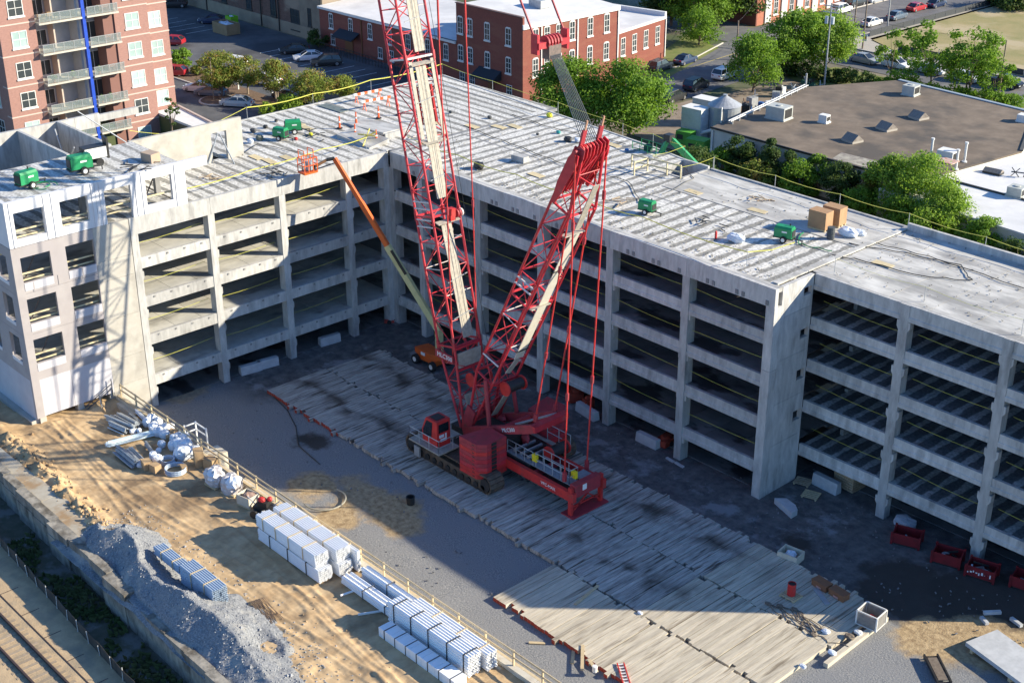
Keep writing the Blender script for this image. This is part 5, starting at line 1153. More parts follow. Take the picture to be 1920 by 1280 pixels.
for k, (u, v) in enumerate(((1745, 296), (1792, 318), (1808, 304))):
    single('vent_pipe', MB().tube((0, 0, 0), (0, 0, 2.1), .14, 10).tube((0, 0, 2.1), (0, 0, 2.3), .2, 10).tube((0, 0, 0), (0, 0, .12), .3, 10), trim, ('white vent pipe left of the rusty exhaust unit', 'white vent pipe in front of the rusty exhaust unit', 'white vent pipe right of the rusty exhaust unit')[k], 'vent pipe', G(u, v, 4.5), group='vent pipes round the exhaust unit')
for k, (u, v) in enumerate(((1598, 265), (1662, 243), (1722, 222))):
    t = thing('roof_skylight', ('low gabled skylight nearest the yard on the brown roof', 'middle gabled skylight of the diagonal row on the brown roof', 'gabled skylight farthest from the yard on the brown roof')[k], 'skylight', G(u, v, 4.5), math.radians(-12), 'gabled skylights on the brown roof')
    part('curb', MB().box(-.95, .95, -.85, .85, 0, .25), mat('skylight_curb', (.40,.36,.31)), t, local=True); part('gable', MB().xprism([(-.85, .252), (.85, .252), (0, .95)], -.95, .95), mat('skylight_rib', (.17,.14,.12), (.33,.29,.25), sc=7, stretch=(6,.2,.2)), t, local=True)
# lower white roof building on the right
wr = thing('white_roof_shed', 'low building with a white membrane roof right of the brown roof', 'building', (15, 64, 0))
wp = [(4.7, 54.6), (24, 53.2), (26, 75.0), (9.6, 75.3), (7.9, 62.5), (4.75, 57.2)]
part('wall', MB().prism(wp, -.2, 3.6), cream, wr); part('roof', MB().prism(wp, 3.604, 3.8), roofw, wr); part('seam_bar', MB().bar((8.0, 62.3, 3.9), (19, 62.3, 3.9), .25, .15), black, wr)
acunit(1905, 368, 1.6, 1.5, 1.1, 'grey air unit on the white membrane roof', z=3.8); 
t = thing('roof_hatch', 'dark ribbed skylight on the white membrane roof', 'skylight', G(1862, 325, 3.8), .1); part('curb', MB().box(-1, 1, -.6, .6, 0, .25), black, t, local=True); part('gable', MB().xprism([(-.6, .252), (.6, .252), (0, .6)], -1, 1), MATS['skylight_rib'], t, local=True)
single('roof_chairs', MB().bar((0, 0, 0), (.8, .3, 1.0), .08).bar((.8, .3, 0), (0, 0, 1.0), .08).bar((0, 0, .5), (1.4, .6, .5), .3, .06).bar((1.2, .6, 0), (1.4, .5, 1.0), .08), black, 'folded black metal frame leaning on the white membrane roof', 'frame', G(1895, 330, 3.8))
# ------------------------------------------------------------------ silo, tanks, containers
cor = mat('corrugated_steel', (.42,.45,.48), (.34,.37,.40), sc=2, rough=.4, metal=.4, world=True, stretch=(.2,.2,9))
t = thing('grain_silo', 'galvanised round silo with a conical roof behind the brown roof', 'silo', G(1355, 262, 0))
part('shell', MB().lathe([(2.05, 0), (2.05, 1.5), (2.08, 1.52), (2.08, 3.0), (2.05, 3.02), (2.05, 4.6)], n=28), cor, t, local=True); part('cone_roof', MB().lathe([(2.15, 4.6), (.45, 5.6), (.3, 5.7)], n=20), silver, t, local=True)
part('cap', MB().lathe([(.3, 5.7), (.3, 5.9)], n=12), silver, t, local=True); part('ladder', MB().box(1.0, 1.15, -1.95, -1.8, 0, 4.8), trim, t, local=True); part('door', MB().box(1.6, 1.75, -1.35, -1.1, .5, 1.9), glass, t, local=True)
tank = mat('white_tank', (.68,.70,.69), (.58,.61,.60), sc=1.5, rough=.5)
for k, (u, v, lab, h) in enumerate(((1302, 262, 'tall white ribbed storage container in front of the silo', 4.2), (1322, 232, 'white storage container half behind the ribbed one', 3.4))):
    t = thing('storage_container', lab, 'container', G(u, v, 0), .1); part('body', MB().box(-1.5, 1.5, -1.0, 1.0, .1, h), tank, t, local=True)
    for q in range(6): part('rib', MB().box(-1.53, 1.53, -1.03, 1.03, .3+q*.62, .38+q*.62), tank, t, local=True)
    part('roof_sheet', MB().box(-1.55, 1.55, -1.05, 1.05, h+.002, h+.1), trim, t, local=True)
grn = mat('bright_green', (.10,.36,.04), (.08,.30,.035), sc=2, rough=.55)
for u, v, lab, s_ in ((1308, 292, 'bright green metal dumpster with a dark opening nearest the deck', 1.0), (1285, 270, 'dark green dumpster lid behind the bright green one', .8)):
    t = thing('green_dumpster', lab, 'dumpster', G(u, v, 0), .2); part('body', MB().box(-1.3*s_, 1.3*s_, -.9*s_, .9*s_, .1, 2.1*s_), grn, t, local=True); part('opening', MB().box(-1.31*s_, -1.2, -.5, .5, 1.0*s_, 1.8*s_).box(-.9, .0, -.92*s_, -.905*s_, .9*s_, 1.7*s_), black, t, local=True); part('lid', MB().box(-1.32*s_, 1.32*s_, -.92*s_, .92*s_, 2.1*s_+.003, 2.2*s_), grn, t, local=True)
single('auger_tube', MB().tube((0, 0, .6), (3.2, 1.4, 1.9), .22, 8), trim, 'white slanted auger tube above the green dumpsters', 'auger', G(1298, 262, .3)); 
# machinery yard
jr = random.Random(77); jm = [black, silver, trim, mat('dark_green', (.02,.08,.05)), mat('tarp_blue', (.03,.12,.35)), mat('brown_wood', (.14,.08,.05))]
nm = ['old engine block', 'steel frame', 'white fridge case', 'green machine part', 'blue drum', 'brown crate', 'bent tubing', 'dark cabinet']
for k in range(26):
    u = jr.uniform(1385, 1535); v = 222-(u-1385)*.36+jr.uniform(-14, 10); p = G(u, v, 0); m_ = jm[k % 6]; mb = MB(); s_ = jr.uniform(.5, 1.3)
    mb.box(-s_/2, s_/2, -s_*.4, s_*.4, 0, s_*jr.uniform(.8, 1.9)); mb.bar((s_*.4, 0, 0), (s_*.7, .4, s_*1.7), .12); mb.bar((-s_*.5, .3, s_), (s_*.6, -.3, s_*1.3), .1)
    if k % 3 == 0: mb.blob((0, 0, s_*1.3), s_*.45, 8, 5, .3)
    near = 'beside the silo' if u < 1430 else ('in the middle of the machinery yard' if u < 1485 else 'near the utility pole')
    single('scrap_machine', mb, m_, f'{nm[k % 8]} with a leaning bar {near}', 'scrap', p, jr.uniform(0, 3), group='scrap machines kept behind the brown roof')
# ------------------------------------------------------------------ roads and plots
conw = mat('sidewalk', (.42,.38,.32), (.36,.33,.28), sc=1.5, rough=.9, world=True); grassd = mat('dry_grass', (.34,.27,.12), (.24,.22,.08), sc=.25, rough=.95, world=True, c3=(.42,.34,.20), sc3=.08, t3=(.48,.6), detail=9)
grassg = mat('mown_grass', (.12,.16,.03), (.20,.20,.06), sc=.5, rough=.95, world=True); mulch = mat('mulch', (.13,.08,.05), (.19,.125,.08), sc=3, rough=.95, world=True)
roadm = mat('road_asphalt', (.105,.105,.11), (.145,.143,.145), sc=.5, rough=.9, world=True, c3=(.17,.165,.165), sc3=.15, t3=(.5,.62))
sheet('parking_lot', [(-200, 18.9), (-86.9, 18.9), (-86.9, 22.6), (-62, 20.1), (-58, 20.1), (-58, 58.9), (-200, 59.7)], -.02, asph)
sheet('street', [(-57.5, 58), (-40.5, 58), (-43.5, 96), (-47, 112), (-60, 112), (-61, 100)], -.015, roadm)
sheet('cross_street', [(-76, 108), (-36, 109), (70, 110.5), (70, 119.5), (-40, 118.5), (-76, 119.5)], -.010, roadm)
sheet('far_street', [(-63.8, 117), (-48.5, 117), (-48.0, 330), (-66, 330)], -.005, roadm)
sheet('corner_walk', [(-47, 119.4), (-30, 119.3), (70, 120), (70, 123), (-38, 122.4), (-45, 126), (-46.5, 330), (-48.2, 330), (-48.4, 124)], .02, conw)
sheet('dry_field', [(-45.8, 127), (-38, 122.6), (70, 123.2), (160, 330), (-46, 330)], .02, grassd)
sheet('verge', [(-57.6, 79), (-51.5, 84), (-58.5, 104), (-68, 107), (-62, 93)], .02, grassg); sheet('yard_lawn', [(-39.8, 97), (-24, 95), (60, 94), (60, 108.8), (-38.5, 107.5)], .015, grassg)
sheet('silo_yard', [(-42, 60), (-21, 57), (-25, 82), (-41, 80)], .01, mat('packed_dirt', (.20,.15,.11), (.27,.22,.17), sc=.8, world=True, rough=.95)); sheet('machine_yard', [(-40, 80), (-25, 80), (-19, 93.5), (-39, 96)], .012, MATS['packed_dirt'])
kerbm = mat('kerb_stone', (.52,.48,.42), rough=.85)
def kerb(pts, nm='kerb'):
    mb = MB()
    for a, b in zip(pts[:-1], pts[1:]): mb.bar((*a, .06), (*b, .06), .2, .14)
    return struct(nm, mb, kerbm)
kerb([(-57.3, 78), (-54.8, 90), (-60.2, 107)]); kerb([(-61, 120.5), (-64, 330)]); kerb([(-46.5, 119.3), (-36, 119.2), (70, 119.9)]); kerb([(-48.2, 124), (-48, 330)]); kerb([(-104, 30.6), (-78, 31.4), (-74, 38)])
sheet('planting_island', [(-106, 30.7), (-78.2, 31.5), (-75, 46), (-78, 46), (-80.5, 35.2), (-106, 35)], .03, mulch)
isl = struct('round_island', MB().lathe([(2.6, 0), (2.6, .14), (2.4, .15)], (-86.3, 28.6, 0), 20), kerbm); struct('island_mulch', MB().lathe([(2.35, .152), (2.3, .2)], (-86.3, 28.6, 0), 20), mulch)
lm = mat('line_white', (.62,.62,.60), rough=.7)
for k in range(16): struct('bay_line', MB().box(-106+2.8*k, -105.88+2.8*k, 48.5, 54.5, -.019, -.004), lm)
for k in range(9): struct('bay_line', MB().box(-150+3*k, -149.9+3*k, 47, 52.5, -.019, -.004), lm)
struct('centre_line', MB().bar((-50.5, 62, -.006), (-55, 108, -.006), .12, .01), mat('line_yellow', (.5,.4,.12)))
dryf = mat('dark_barrier_fabric', (.05,.055,.06), rough=.9)
sf = thing('field_fence', 'low dark fabric fence on posts along the dry field', 'fence', (-44, 130, 0))
for k in range(22):
    a = Vector((-41+4.4*k if False else -41.5+.2*k, 125+0*k, 0))
for k in range(30): part('fence_panel', MB().bar((-46.6+.02*k, 128+3.2*k, .5), (-46.58+.02*k, 131.1+3.2*k, .5), .05, 1.0), dryf, sf)
for k in range(24): part('fence_panel', MB().bar((-38+3.6*k, 123.4, .45), (-34.5+3.6*k, 123.4, .45), .05, .9), dryf, sf)
for k in range(24): part('fence_post', MB().box(-38.05+3.6*k, -37.95+3.6*k, 123.3, 123.35, 0, 1.5), silver, sf)
struct('field_track', MB().box(-12, 8, 124.5, 127, .025, .05), conw)
# dumpster corner
for u, v, lab, m_, sz in ((425, 62, 'wooden dumpster enclosure beside the old warehouse', mat('ply_fence', (.34,.24,.13), (.27,.19,.1), sc=1), (4.4, 2.6, 1.8)), (436, 52, 'lime green dumpster inside the wooden enclosure', mat('lime_green', (.2,.5,.02)), (1.8, 1.4, 2.0))):
    t = thing('enclosure' if 'wood' in lab else 'dumpster', lab, 'enclosure' if 'wood' in lab else 'dumpster', G(u, v, 0)); a, b, c_ = sz
    for q in ((-a/2, a/2, -b/2, -b/2+.1), (-a/2, -a/2+.1, -b/2+.11, b/2), (a/2-.1, a/2, -b/2+.11, b/2), (-a/2+.11, a/2-.11, b/2-.1, b/2)): part('board_wall' if 'wood' in lab else 'side', MB().box(*q, 0, c_), m_, t, local=True)
    part('contents', MB().blob((0, 0, c_*.8), (a*.4, b*.35, .4), 8, 5, .3), bagw, t, local=True)
# ------------------------------------------------------------------ cars
tyre = mat('tyre', (.02,.02,.02), rough=.8); rim = mat('rim', (.40,.40,.41), rough=.3, metal=.6); lampw = mat('headlamp', (.6,.62,.62), rough=.2); lampr = mat('tail_lamp', (.35,.01,.01), rough=.3)
def carmesh(kind):
    if kind == 'sedan':
        L = 4.8; W = 1.82
        st = [(-2.4, .45, .62, .70), (-2.3, .28, .86, .82), (-1.5, .22, .96, .89), (-.9, .20, .98, .91), (.9, .20, .95, .91), (1.6, .22, .88, .89), (2.2, .28, .74, .82), (2.4, .42, .58, .68)]
        cab = [(-1.85, .96), (-1.05, 1.40), (.25, 1.44), (1.15, .94)]
    elif kind == 'suv':
        L = 4.8; W = 1.9
        st = [(-2.4, .5, .95, .8), (-2.3, .35, 1.08, .88), (-1.5, .28, 1.1, .93), (0, .26, 1.1, .95), (.9, .26, 1.08, .95), (1.6, .28, 1.03, .93), (2.25, .34, .92, .86), (2.4, .5, .72, .75)]
        cab = [(-2.28, 1.06), (-1.95, 1.68), (.3, 1.74), (1.2, 1.06)]
    elif kind == 'hatch':
        L = 4.4; W = 1.78
        st = [(-2.2, .45, .9, .76), (-2.1, .3, 1.0, .84), (-1.3, .24, 1.02, .89), (.6, .22, .98, .9), (1.4, .24, .92, .88), (2.05, .3, .76, .8), (2.2, .42, .6, .68)]
        cab = [(-2.05, .99), (-1.5, 1.46), (.2, 1.52), (1.2, .95)]
    else:
        L = 5.6; W = 1.98
        st = [(-2.8, .6, 1.05, .9), (-2.75, .45, 1.1, .95), (-1.5, .4, 1.1, .97), (0, .38, 1.1, .97), (1.2, .38, 1.12, .97), (2.4, .4, 1.05, .94), (2.8, .55, .85, .85)]
        cab = [(-.75, 1.1), (-.6, 1.78), (.75, 1.82), (1.45, 1.12)]
    body = MB(); vs = []
    for x, z0, z1, hw in st: vs += [(x, -hw, z0), (x, -hw-.0, (z0+z1)*.5), (x, -hw+.09, z1), (x, hw-.09, z1), (x, hw, (z0+z1)*.5), (x, hw, z0)]
    fs = []
    for i in range(len(st)-1):
        for j in range(5): a = 6*i+j; fs.append((a, a+1, a+7, a+6)[::-1])
        fs.append((6*i+5, 6*i, 6*i+6, 6*i+11)[::-1])
    fs += [(0, 1, 2, 3, 4, 5), tuple(6*(len(st)-1)+k for k in (5, 4, 3, 2, 1, 0))]
    body.add(vs, fs)
    hw = W/2-.1; hr = W/2-.27; b0, b1, b2, b3 = cab
    roof = MB(); 
    roof.add([(b1[0], -hr, b1[1]+.02), (b2[0], -hr, b2[1]+.02), (b2[0], hr, b2[1]+.02), (b1[0], hr, b1[1]+.02), (b1[0], -hr-.03, b1[1]-.05), (b2[0], -hr-.03, b2[1]-.05), (b2[0], hr+.03, b2[1]-.05), (b1[0], hr+.03, b1[1]-.05)], [(0,1,2,3), (0,4,5,1), (1,5,6,2), (2,6,7,3), (3,7,4,0)])
    for s_ in (-1, 1):
        roof.bar((b0[0], s_*hw, b0[1]), (b1[0], s_*hr, b1[1]), .09); roof.bar((b3[0], s_*hw, b3[1]), (b2[0], s_*hr, b2[1]), .08); xm = (b1[0]+b2[0])/2; roof.bar((xm-.05, s_*(hw+.0), b0[1]), (xm, s_*(hr+.02), b1[1]), .1)
    gl = MB().add([(b0[0], -hw, b0[1]), (b3[0], -hw, b3[1]), (b3[0], hw, b3[1]), (b0[0], hw, b0[1]), (b1[0], -hr, b1[1]), (b2[0], -hr, b2[1]), (b2[0], hr, b2[1]), (b1[0], hr, b1[1])], [(0,1,5,4), (1,2,6,5), (2,3,7,6), (3,0,4,7)])
    if kind == 'pickup':
        body.box(-2.7, -.85, -.93, -.85, 1.1, 1.2); body.box(-2.7, -.85, .85, .93, 1.1, 1.2)
        bedm = MB().box(-2.66, -.85, -.84, .84, 1.1, 1.125)
    else: bedm = None
    wr_ = .33 if kind in ('sedan', 'hatch') else .38; wxs = (-L/2+.85, L/2-.9)
    lamps = [MB().box(L/2-.12, L/2+.005, s_*(W/2-.45)-.17, s_*(W/2-.45)+.17, .62, .76) for s_ in (-1, 1)]; tails = [MB().box(-L/2-.005, -L/2+.1, s_*(W/2-.4)-.16, s_*(W/2-.4)+.16, .78, .92) for s_ in (-1, 1)]
    return dict(body=body, roof=roof, gl=gl, bed=bedm, wr=wr_, wx=wxs, W=W, lamps=lamps, tails=tails)
CM = {}
def carproto(kind):
    d = carmesh(kind); q = dict(d)
    q['gl'] = d['gl'].mesh('car_glass', mat('car_glass', (.02,.025,.03), rough=.06, spec=.9)); q['lamps'] = [x.mesh('headlight', lampw) for x in d['lamps']]; q['tails'] = [x.mesh('tail_light', lampr) for x in d['tails']]
    w_ = MB().tube((0, -.11, 0), (0, .11, 0), d['wr'], 14); q['tyre'] = w_.mesh('wheel', tyre); q['rim'] = MB().tube((0, -.125, 0), (0, .125, 0), d['wr']*.62, 12).mesh('rim', rim); return q
def car(kind, colname, col, u, v, ang, label, z=-.01, grp=None, pos=None):
    if kind not in CM: CM[kind] = carproto(kind)
    q = CM[kind]; key = (kind, colname)
    if key not in CM:
        m = mat('paint_'+colname, col, rough=.28, spec=.6); CM[key] = (q['body'].mesh('car_body', m, smooth=False), q['roof'].mesh('car_roof', m))
    bm, rm = CM[key]; p = pos or G(u, v, z)
    t = thing('parked_car' if kind != 'pickup' else 'pickup_truck', label, 'car' if kind != 'pickup' else 'pickup truck', (p[0], p[1], 0), 0, grp); t.rotation_euler = (0, 0, math.radians(ang))
    def a(nm_, me, loc=(0, 0, 0), par=t):
        o = bpy.data.objects.new(nm_, me); C.objects.link(o); o.parent = par; o.location = loc; return o
    b = a('body', bm); a('roof', rm); a('window', q['gl'])
    for m_ in q['lamps']: a('headlight', m_)
    for m_ in q['tails']: a('tail_light', m_)
    for x in q['wx']:
        for y in (-q['W']/2+.14, q['W']/2-.14):
            w_ = a('wheel', q['tyre'], (x, y, q['wr'])); a('rim', q['rim'], (0, 0, 0), w_)
    if q['bed']:
        if 'bedm' not in q: q['bedm'] = q['bed'].mesh('truck_bed', black)
        a('truck_bed', q['bedm'])
    return t
WH, SL, BK, BL, RD, GY_, DB = (.72,.73,.74), (.36,.39,.42), (.02,.022,.025), (.04,.08,.16), (.35,.02,.03), (.16,.17,.18), (.015,.03,.08)
gl_, gs_, gf_, gc_ = 'cars in the parking lot', 'cars parked along the street', 'cars parked on the far street', 'cars parked along the cross street'
car('sedan', 'silver', SL, 445, 199, 215, 'silver sedan driving past the planting island', grp=gl_)
car('sedan', 'white', WH, 375, 171, 215, 'white sedan by the round island left of the grey sedan', grp=gl_)
car('sedan', 'bluegrey', (.10,.13,.17), 397, 179, 215, 'blue grey sedan parked right of the white one at the island', grp=gl_)
car('suv', 'white', WH, 500, 158, 200, 'white van like suv behind the second autumn tree', grp=gl_)
car('suv', 'white', WH, 437, 126, 200, 'white suv half hidden by the leftmost autumn tree', grp=gl_)
car('sedan', 'black', BK, 540, 186, 200, 'black sedan under the third autumn tree', grp=gl_); car('sedan', 'bluegrey', (.10,.13,.17), 575, 208, 200, 'blue grey sedan hidden behind the deck edge and yellow rope', grp=gl_)
car('sedan', 'black', BK, 552, 100, 240, 'black sedan at the left of the row before the low wing', grp=gl_); car('sedan', 'white', WH, 579, 113, 240, 'white sedan between two black cars before the low wing', grp=gl_); car('suv', 'black', BK, 612, 123, 240, 'black suv right of the white sedan before the low wing', grp=gl_)
car('suv', 'black', BK, 327, 14, 230, 'black suv at the far top left of the parking lot', grp=gl_); car('sedan', 'darkblue', DB, 398, 44, 225, 'dark blue sedan beside the wooden enclosure', grp=gl_)
car('hatch', 'red', RD, 322, 84, 215, 'red hatchback cut off by the apartment tower, upper', grp=gl_); car('hatch', 'red', RD, 325, 141, 215, 'red hatchback cut off by the apartment tower, lower', grp=gl_)
car('suv', 'darksuv', (.03,.035,.05), 1238, 132, 98, 'dark roof racked suv by the lawn of the brick wing', grp=gs_); car('sedan', 'darkblue', DB, 1285, 119, 98, 'dark blue sedan ahead of the roof racked suv', grp=gs_)
car('suv', 'black', BK, 1262, 190, 98, 'black suv on the near kerb beside the big round tree', grp=gs_); car('suv', 'darksuv', (.03,.035,.05), 1305, 167, 98, 'dark green suv in the middle of the near kerb', grp=gs_); car('suv', 'white', WH, 1358, 147, 98, 'white suv at the end of the near kerb by the leafy tree', grp=gs_)
for k, (u, v, kd, cn, cc, lb) in enumerate(((1621, 118, 'sedan', 'grey', (.30,.31,.31), 'grey sedan first in the line on the cross street'), (1679, 127, 'hatch', 'white', WH, 'white hatchback second in the line on the cross street'), (1745, 138, 'sedan', 'pale', (.60,.60,.58), 'pale sedan third in the line behind thin trees'), (1808, 152, 'sedan', 'pale', (.60,.60,.58), 'pale sedan fourth in the line, next to the pickup'))): car(kd, cn, cc, u, v, -2, lb, grp=gc_)
car('pickup', 'blackp', BK, 1882, 163, -2, 'black pickup truck with an open bed at the picture edge')
for u, v, kd, cn, cc, lb, an in ((1577, 24, 'suv', 'white', WH, 'white suv nearest on the left kerb of the far street', 92), (1603, 12, 'suv', 'black', BK, 'black suv behind the white suv on the far street', 92), (1640, 4, 'sedan', 'silver', SL, 'silver sedan third on the left kerb of the far street', 92),
    (1634, 48, 'sedan', 'pale', (.60,.60,.58), 'pale sedan nearest on the right kerb of the far street', 92), (1681, 36, 'sedan', 'bluegrey', (.10,.13,.17), 'blue grey sedan second on the right kerb', 92), (1718, 20, 'sedan', 'red', RD, 'red sedan third on the right kerb', 92), (1755, 13, 'sedan', 'darkblue', DB, 'dark blue sedan farthest on the right kerb', 92)): car(kd, cn, cc, u, v, an, lb, grp=gf_)
# ------------------------------------------------------------------ trees
bark = mat('bark', (.14,.10,.075), (.20,.155,.12), sc=4, rough=.95); barkl = mat('pale_bark', (.34,.27,.20), (.25,.2,.15), sc=4, rough=.95)
def leafmat(nm, a, b, c=None, s3=.8):
    m = mat(nm, a, b, sc=.9, rough=.75, world=True, c3=c, sc3=s3, t3=(.5,.6), detail=3)
    n = m.node_tree; N = n.nodes; L = n.links; p = N['Principled BSDF']; tl = N.new('ShaderNodeBsdfTranslucent'); ms = N.new('ShaderNodeMixShader'); ms.inputs[0].default_value = .5
    src = p.inputs['Base Color'].links[0].from_socket; L.new(src, tl.inputs['Color']); o = [q for q in N if q.type == 'OUTPUT_MATERIAL'][0]
    L.new(p.outputs[0], ms.inputs[1]); L.new(tl.outputs[0], ms.inputs[2]); L.new(ms.outputs[0], o.inputs['Surface']); return m
LG = leafmat('leaf_green', (.15,.28,.022), (.24,.39,.035), (.11,.21,.02)); LB = leafmat('leaf_bright', (.23,.37,.035), (.30,.44,.05), (.14,.25,.03)); LO = leafmat('leaf_olive', (.18,.24,.035), (.25,.31,.05), (.33,.24,.06)); LD = leafmat('leaf_dark', (.05,.10,.022), (.08,.14,.028), (.12,.17,.035)); LY_ = leafmat('leaf_yellow', (.22,.34,.03), (.28,.38,.05))
def tree(u, v, h, r, leaf, label, n=1500, cb=.28, ls=.30, open_=0., trunk=.16, bk=None, pos=None, grp=None, asp=1., name='tree', seed=None, clumps=None, cone=False, multi=1):
    p = pos or G(u, v, 0); rr = random.Random(seed if seed is not None else int(u*7+v*13)); bk = bk or bark
    t = thing(name, label, 'tree' if name == 'tree' else 'shrub', (p[0], p[1], 0), 0, grp)
    zc = h*cb; ch = h-zc; cl = []
    nc = clumps or int(14+r*6)
    for k in range(nc):
        a = rr.uniform(0, 6.283); q = rr.random(); zz = rr.random()
        if cone: rad = r*(1-zz)*.85*math.sqrt(rr.random()*.6+.4)
        else: rad = r*math.sqrt(max(0, 1-(2*zz*.92-.84)**2*1.0))*(.35+.65*math.sqrt(rr.random()))*.86
        cl.append((rad*math.cos(a), rad*math.sin(a)*asp, zc+ch*(.10+.84*zz), r*rr.uniform(.26, .46)*(1-.4*open_)))
    for q_ in range(multi):
        ox = (q_-(multi-1)/2)*.5; tm = MB(); hh = zc+ch*.35
        tm.tube((ox*.5, 0, -.1), (ox, .05, zc*.6), trunk, 8, trunk*.8); tm.tube((ox, .05, zc*.6), (ox*1.6, .1, hh), trunk*.8, 7, trunk*.45)
        tk = part('trunk', tm, bk, t, local=True)
        for c in cl[q_::multi][:9]:
            part('limb', MB().tube((ox*1.2, .05, zc*rr.uniform(.6, 1.1)), (c[0]*.8, c[1]*.8, c[2]-.1*c[3]), trunk*.4, 5, trunk*.12), bk, tk)
    cr = MB(); ls = ls*1.22; per = max(4, int(n*1.35)//nc)
    for cx, cy, cz, crd in cl:
        for k in range(per):
            dv = Vector((rr.gauss(0, 1), rr.gauss(0, 1), rr.gauss(0, 1))).normalized(); d = crd*(rr.random()**.45)
            c = Vector((cx, cy, cz))+Vector((dv.x*d*1.15, dv.y*d*1.15, dv.z*d*.75))
            nrm = (dv+Vector((rr.gauss(0, .6), rr.gauss(0, .6), rr.gauss(.3, .6)))).normalized(); a = nrm.orthogonal().normalized(); b = nrm.cross(a); th = rr.uniform(0, 6.28); a, b = a*math.cos(th)+b*math.sin(th), b*math.cos(th)-a*math.sin(th)
            s_ = ls*rr.uniform(.6, 1.25)
            cr.add([c-a*s_*.5, c+b*s_*.32, c+a*s_*.5, c-b*s_*.32], [(0, 1, 2, 3)])
    part('crown', cr, leaf, t, local=True)
    return t
ga = 'autumn tinted trees in the parking lot'
tree(412, 182, 6.2, 3.3, LO, 'leftmost and largest autumn tinted tree in the parking lot', 3600, bk=barkl, grp=ga, ls=.26); tree(465, 177, 5.6, 2.6, LO, 'second autumn tinted tree, trunk beside the white suv', 2600, bk=barkl, grp=ga, ls=.26)
tree(519, 191, 5.6, 2.8, LO, 'third autumn tinted tree with a forked pale trunk', 2800, bk=barkl, grp=ga, ls=.26, multi=2); tree(585, 205, 5.2, 3.0, LO, 'fourth autumn tinted tree above the deck edge', 3000, bk=barkl, grp=ga, ls=.26); tree(640, 195, 3.8, 2.4, LO, 'fifth autumn tinted tree, half hidden by the deck', 2000, bk=barkl, grp=ga, ls=.26)
tree(417, 183, 4.6, 1.5, LG, 'small bright green tree on the round island', 1800, ls=.24); tree(340, 128, 3.0, 1.8, LG, 'green shrub beside the apartment tower corner', 1500, cb=.05, name='shrub'); tree(375, 140, 2.2, 1.4, LO, 'scruffy shrub between the tower and the autumn trees', 700, cb=.05, name='shrub', open_=.5)
tree(545, 212, 2.6, 2.0, LY_, 'vivid yellow green shrub just over the deck edge', 1800, cb=.05, name='shrub'); tree(500, 218, 1.8, 1.3, LY_, 'small yellow green shrub left of the vivid one', 800, cb=.05, name='shrub'); tree(318, 262, 5.6, 1.3, LD, 'thin tree sprouting in front of the white podium roof', 420, open_=.8, ls=.22, clumps=12, pos=(-74.5, 14.6, 0))
tree(598, 88, 2.8, 1.8, LD, 'dark shrub at the corner of the old warehouse', 1200, cb=.1, name='shrub')
tree(1072, 250, 9.6, 4.9, LG, 'big round green tree in front of the brick mill, left half', 11000, ls=.32, trunk=.3, cb=.16); tree(1178, 262, 9.8, 5.3, LG, 'big round green tree by the street corner, right half', 12000, ls=.32, trunk=.3, cb=.14)
tree(1258, 48, 11, 5.2, LD, 'tall dark tree behind the brick right wing', 7000, ls=.4, trunk=.3, cb=.15); tree(1300, 62, 12, 5.2, LG, 'tall green tree at the top, second from the wing', 7500, ls=.4, trunk=.3, cb=.15); tree(1345, 50, 11, 4.8, LG, 'tall green tree at the top, third from the wing', 6500, ls=.4, trunk=.3, cb=.15); tree(1395, 42, 11, 4.6, LD, 'tall tree at the top beside the orange brick annex', 6000, ls=.4, trunk=.3, cb=.15)
tree(1310, 85, 6, 3.6, LG, 'drooping tree hanging over the verge by the street', 3500, ls=.3, cb=.1)
tree(1412, 172, 8.0, 4.0, LG, 'leafy tree beside the white suv at the street', 7500, ls=.3, trunk=.22, cb=.12); tree(1482, 142, 9.6, 4.6, LG, 'large leafy tree left of the utility pole', 8500, ls=.32, trunk=.25, cb=.15); tree(1545, 138, 9.2, 4.6, LB, 'large pale leafy tree behind the utility pole', 8000, ls=.32, trunk=.25, cb=.18)
gt = 'thin trees along the cross street'
tree(1742, 176, 10.5, 5.0, LG, 'thin open tree in front of the pale sedan', 2300, ls=.36, open_=.9, clumps=26, grp=gt, trunk=.14, cb=.25); tree(1812, 184, 10.0, 5.0, LG, 'thin open tree with two stems beside the blue coping', 2800, ls=.36, open_=.8, clumps=28, grp=gt, trunk=.16, multi=2, cb=.22); tree(1668, 160, 8.0, 2.8, LG, 'slender open tree at the corner of the brown roof', 1000, ls=.32, open_=.9, clumps=16, grp=gt, trunk=.12, cb=.3)
tree(1860, 190, 6.5, 3.2, LG, 'short leaning tree next to the black pickup', 1500, ls=.32, open_=.6, clumps=18, grp=gt, trunk=.12, cb=.2); tree(1690, 182, 4.0, 2.6, LG, 'low leafy sapling under the thin trees', 900, open_=.5, cb=.2)
tree(1900, 14, 3.4, 5.0, LD, 'dark bush mass at the top right of the dry field', 4000, cb=.03, name='shrub', ls=.4)
# hedge line in the lawn
for k in range(16):
    u = 1475+28*k; tree(u, 142+.125*(u-1475)+(8 if k > 4 else 0), 1.7+.4*(k % 3), 2.0, LD if k < 6 else LG, f'{["dark","rounded","ragged","low"][k % 4]} hedge bush {"in the shade left of the roof corner" if k < 6 else "on the strip behind the brown roof"}, {["first","second","third","fourth"][k//4]} such from the left', 700, cb=.02, name='shrub', grp='hedge bushes behind the brown roof', ls=.3, open_=.3)
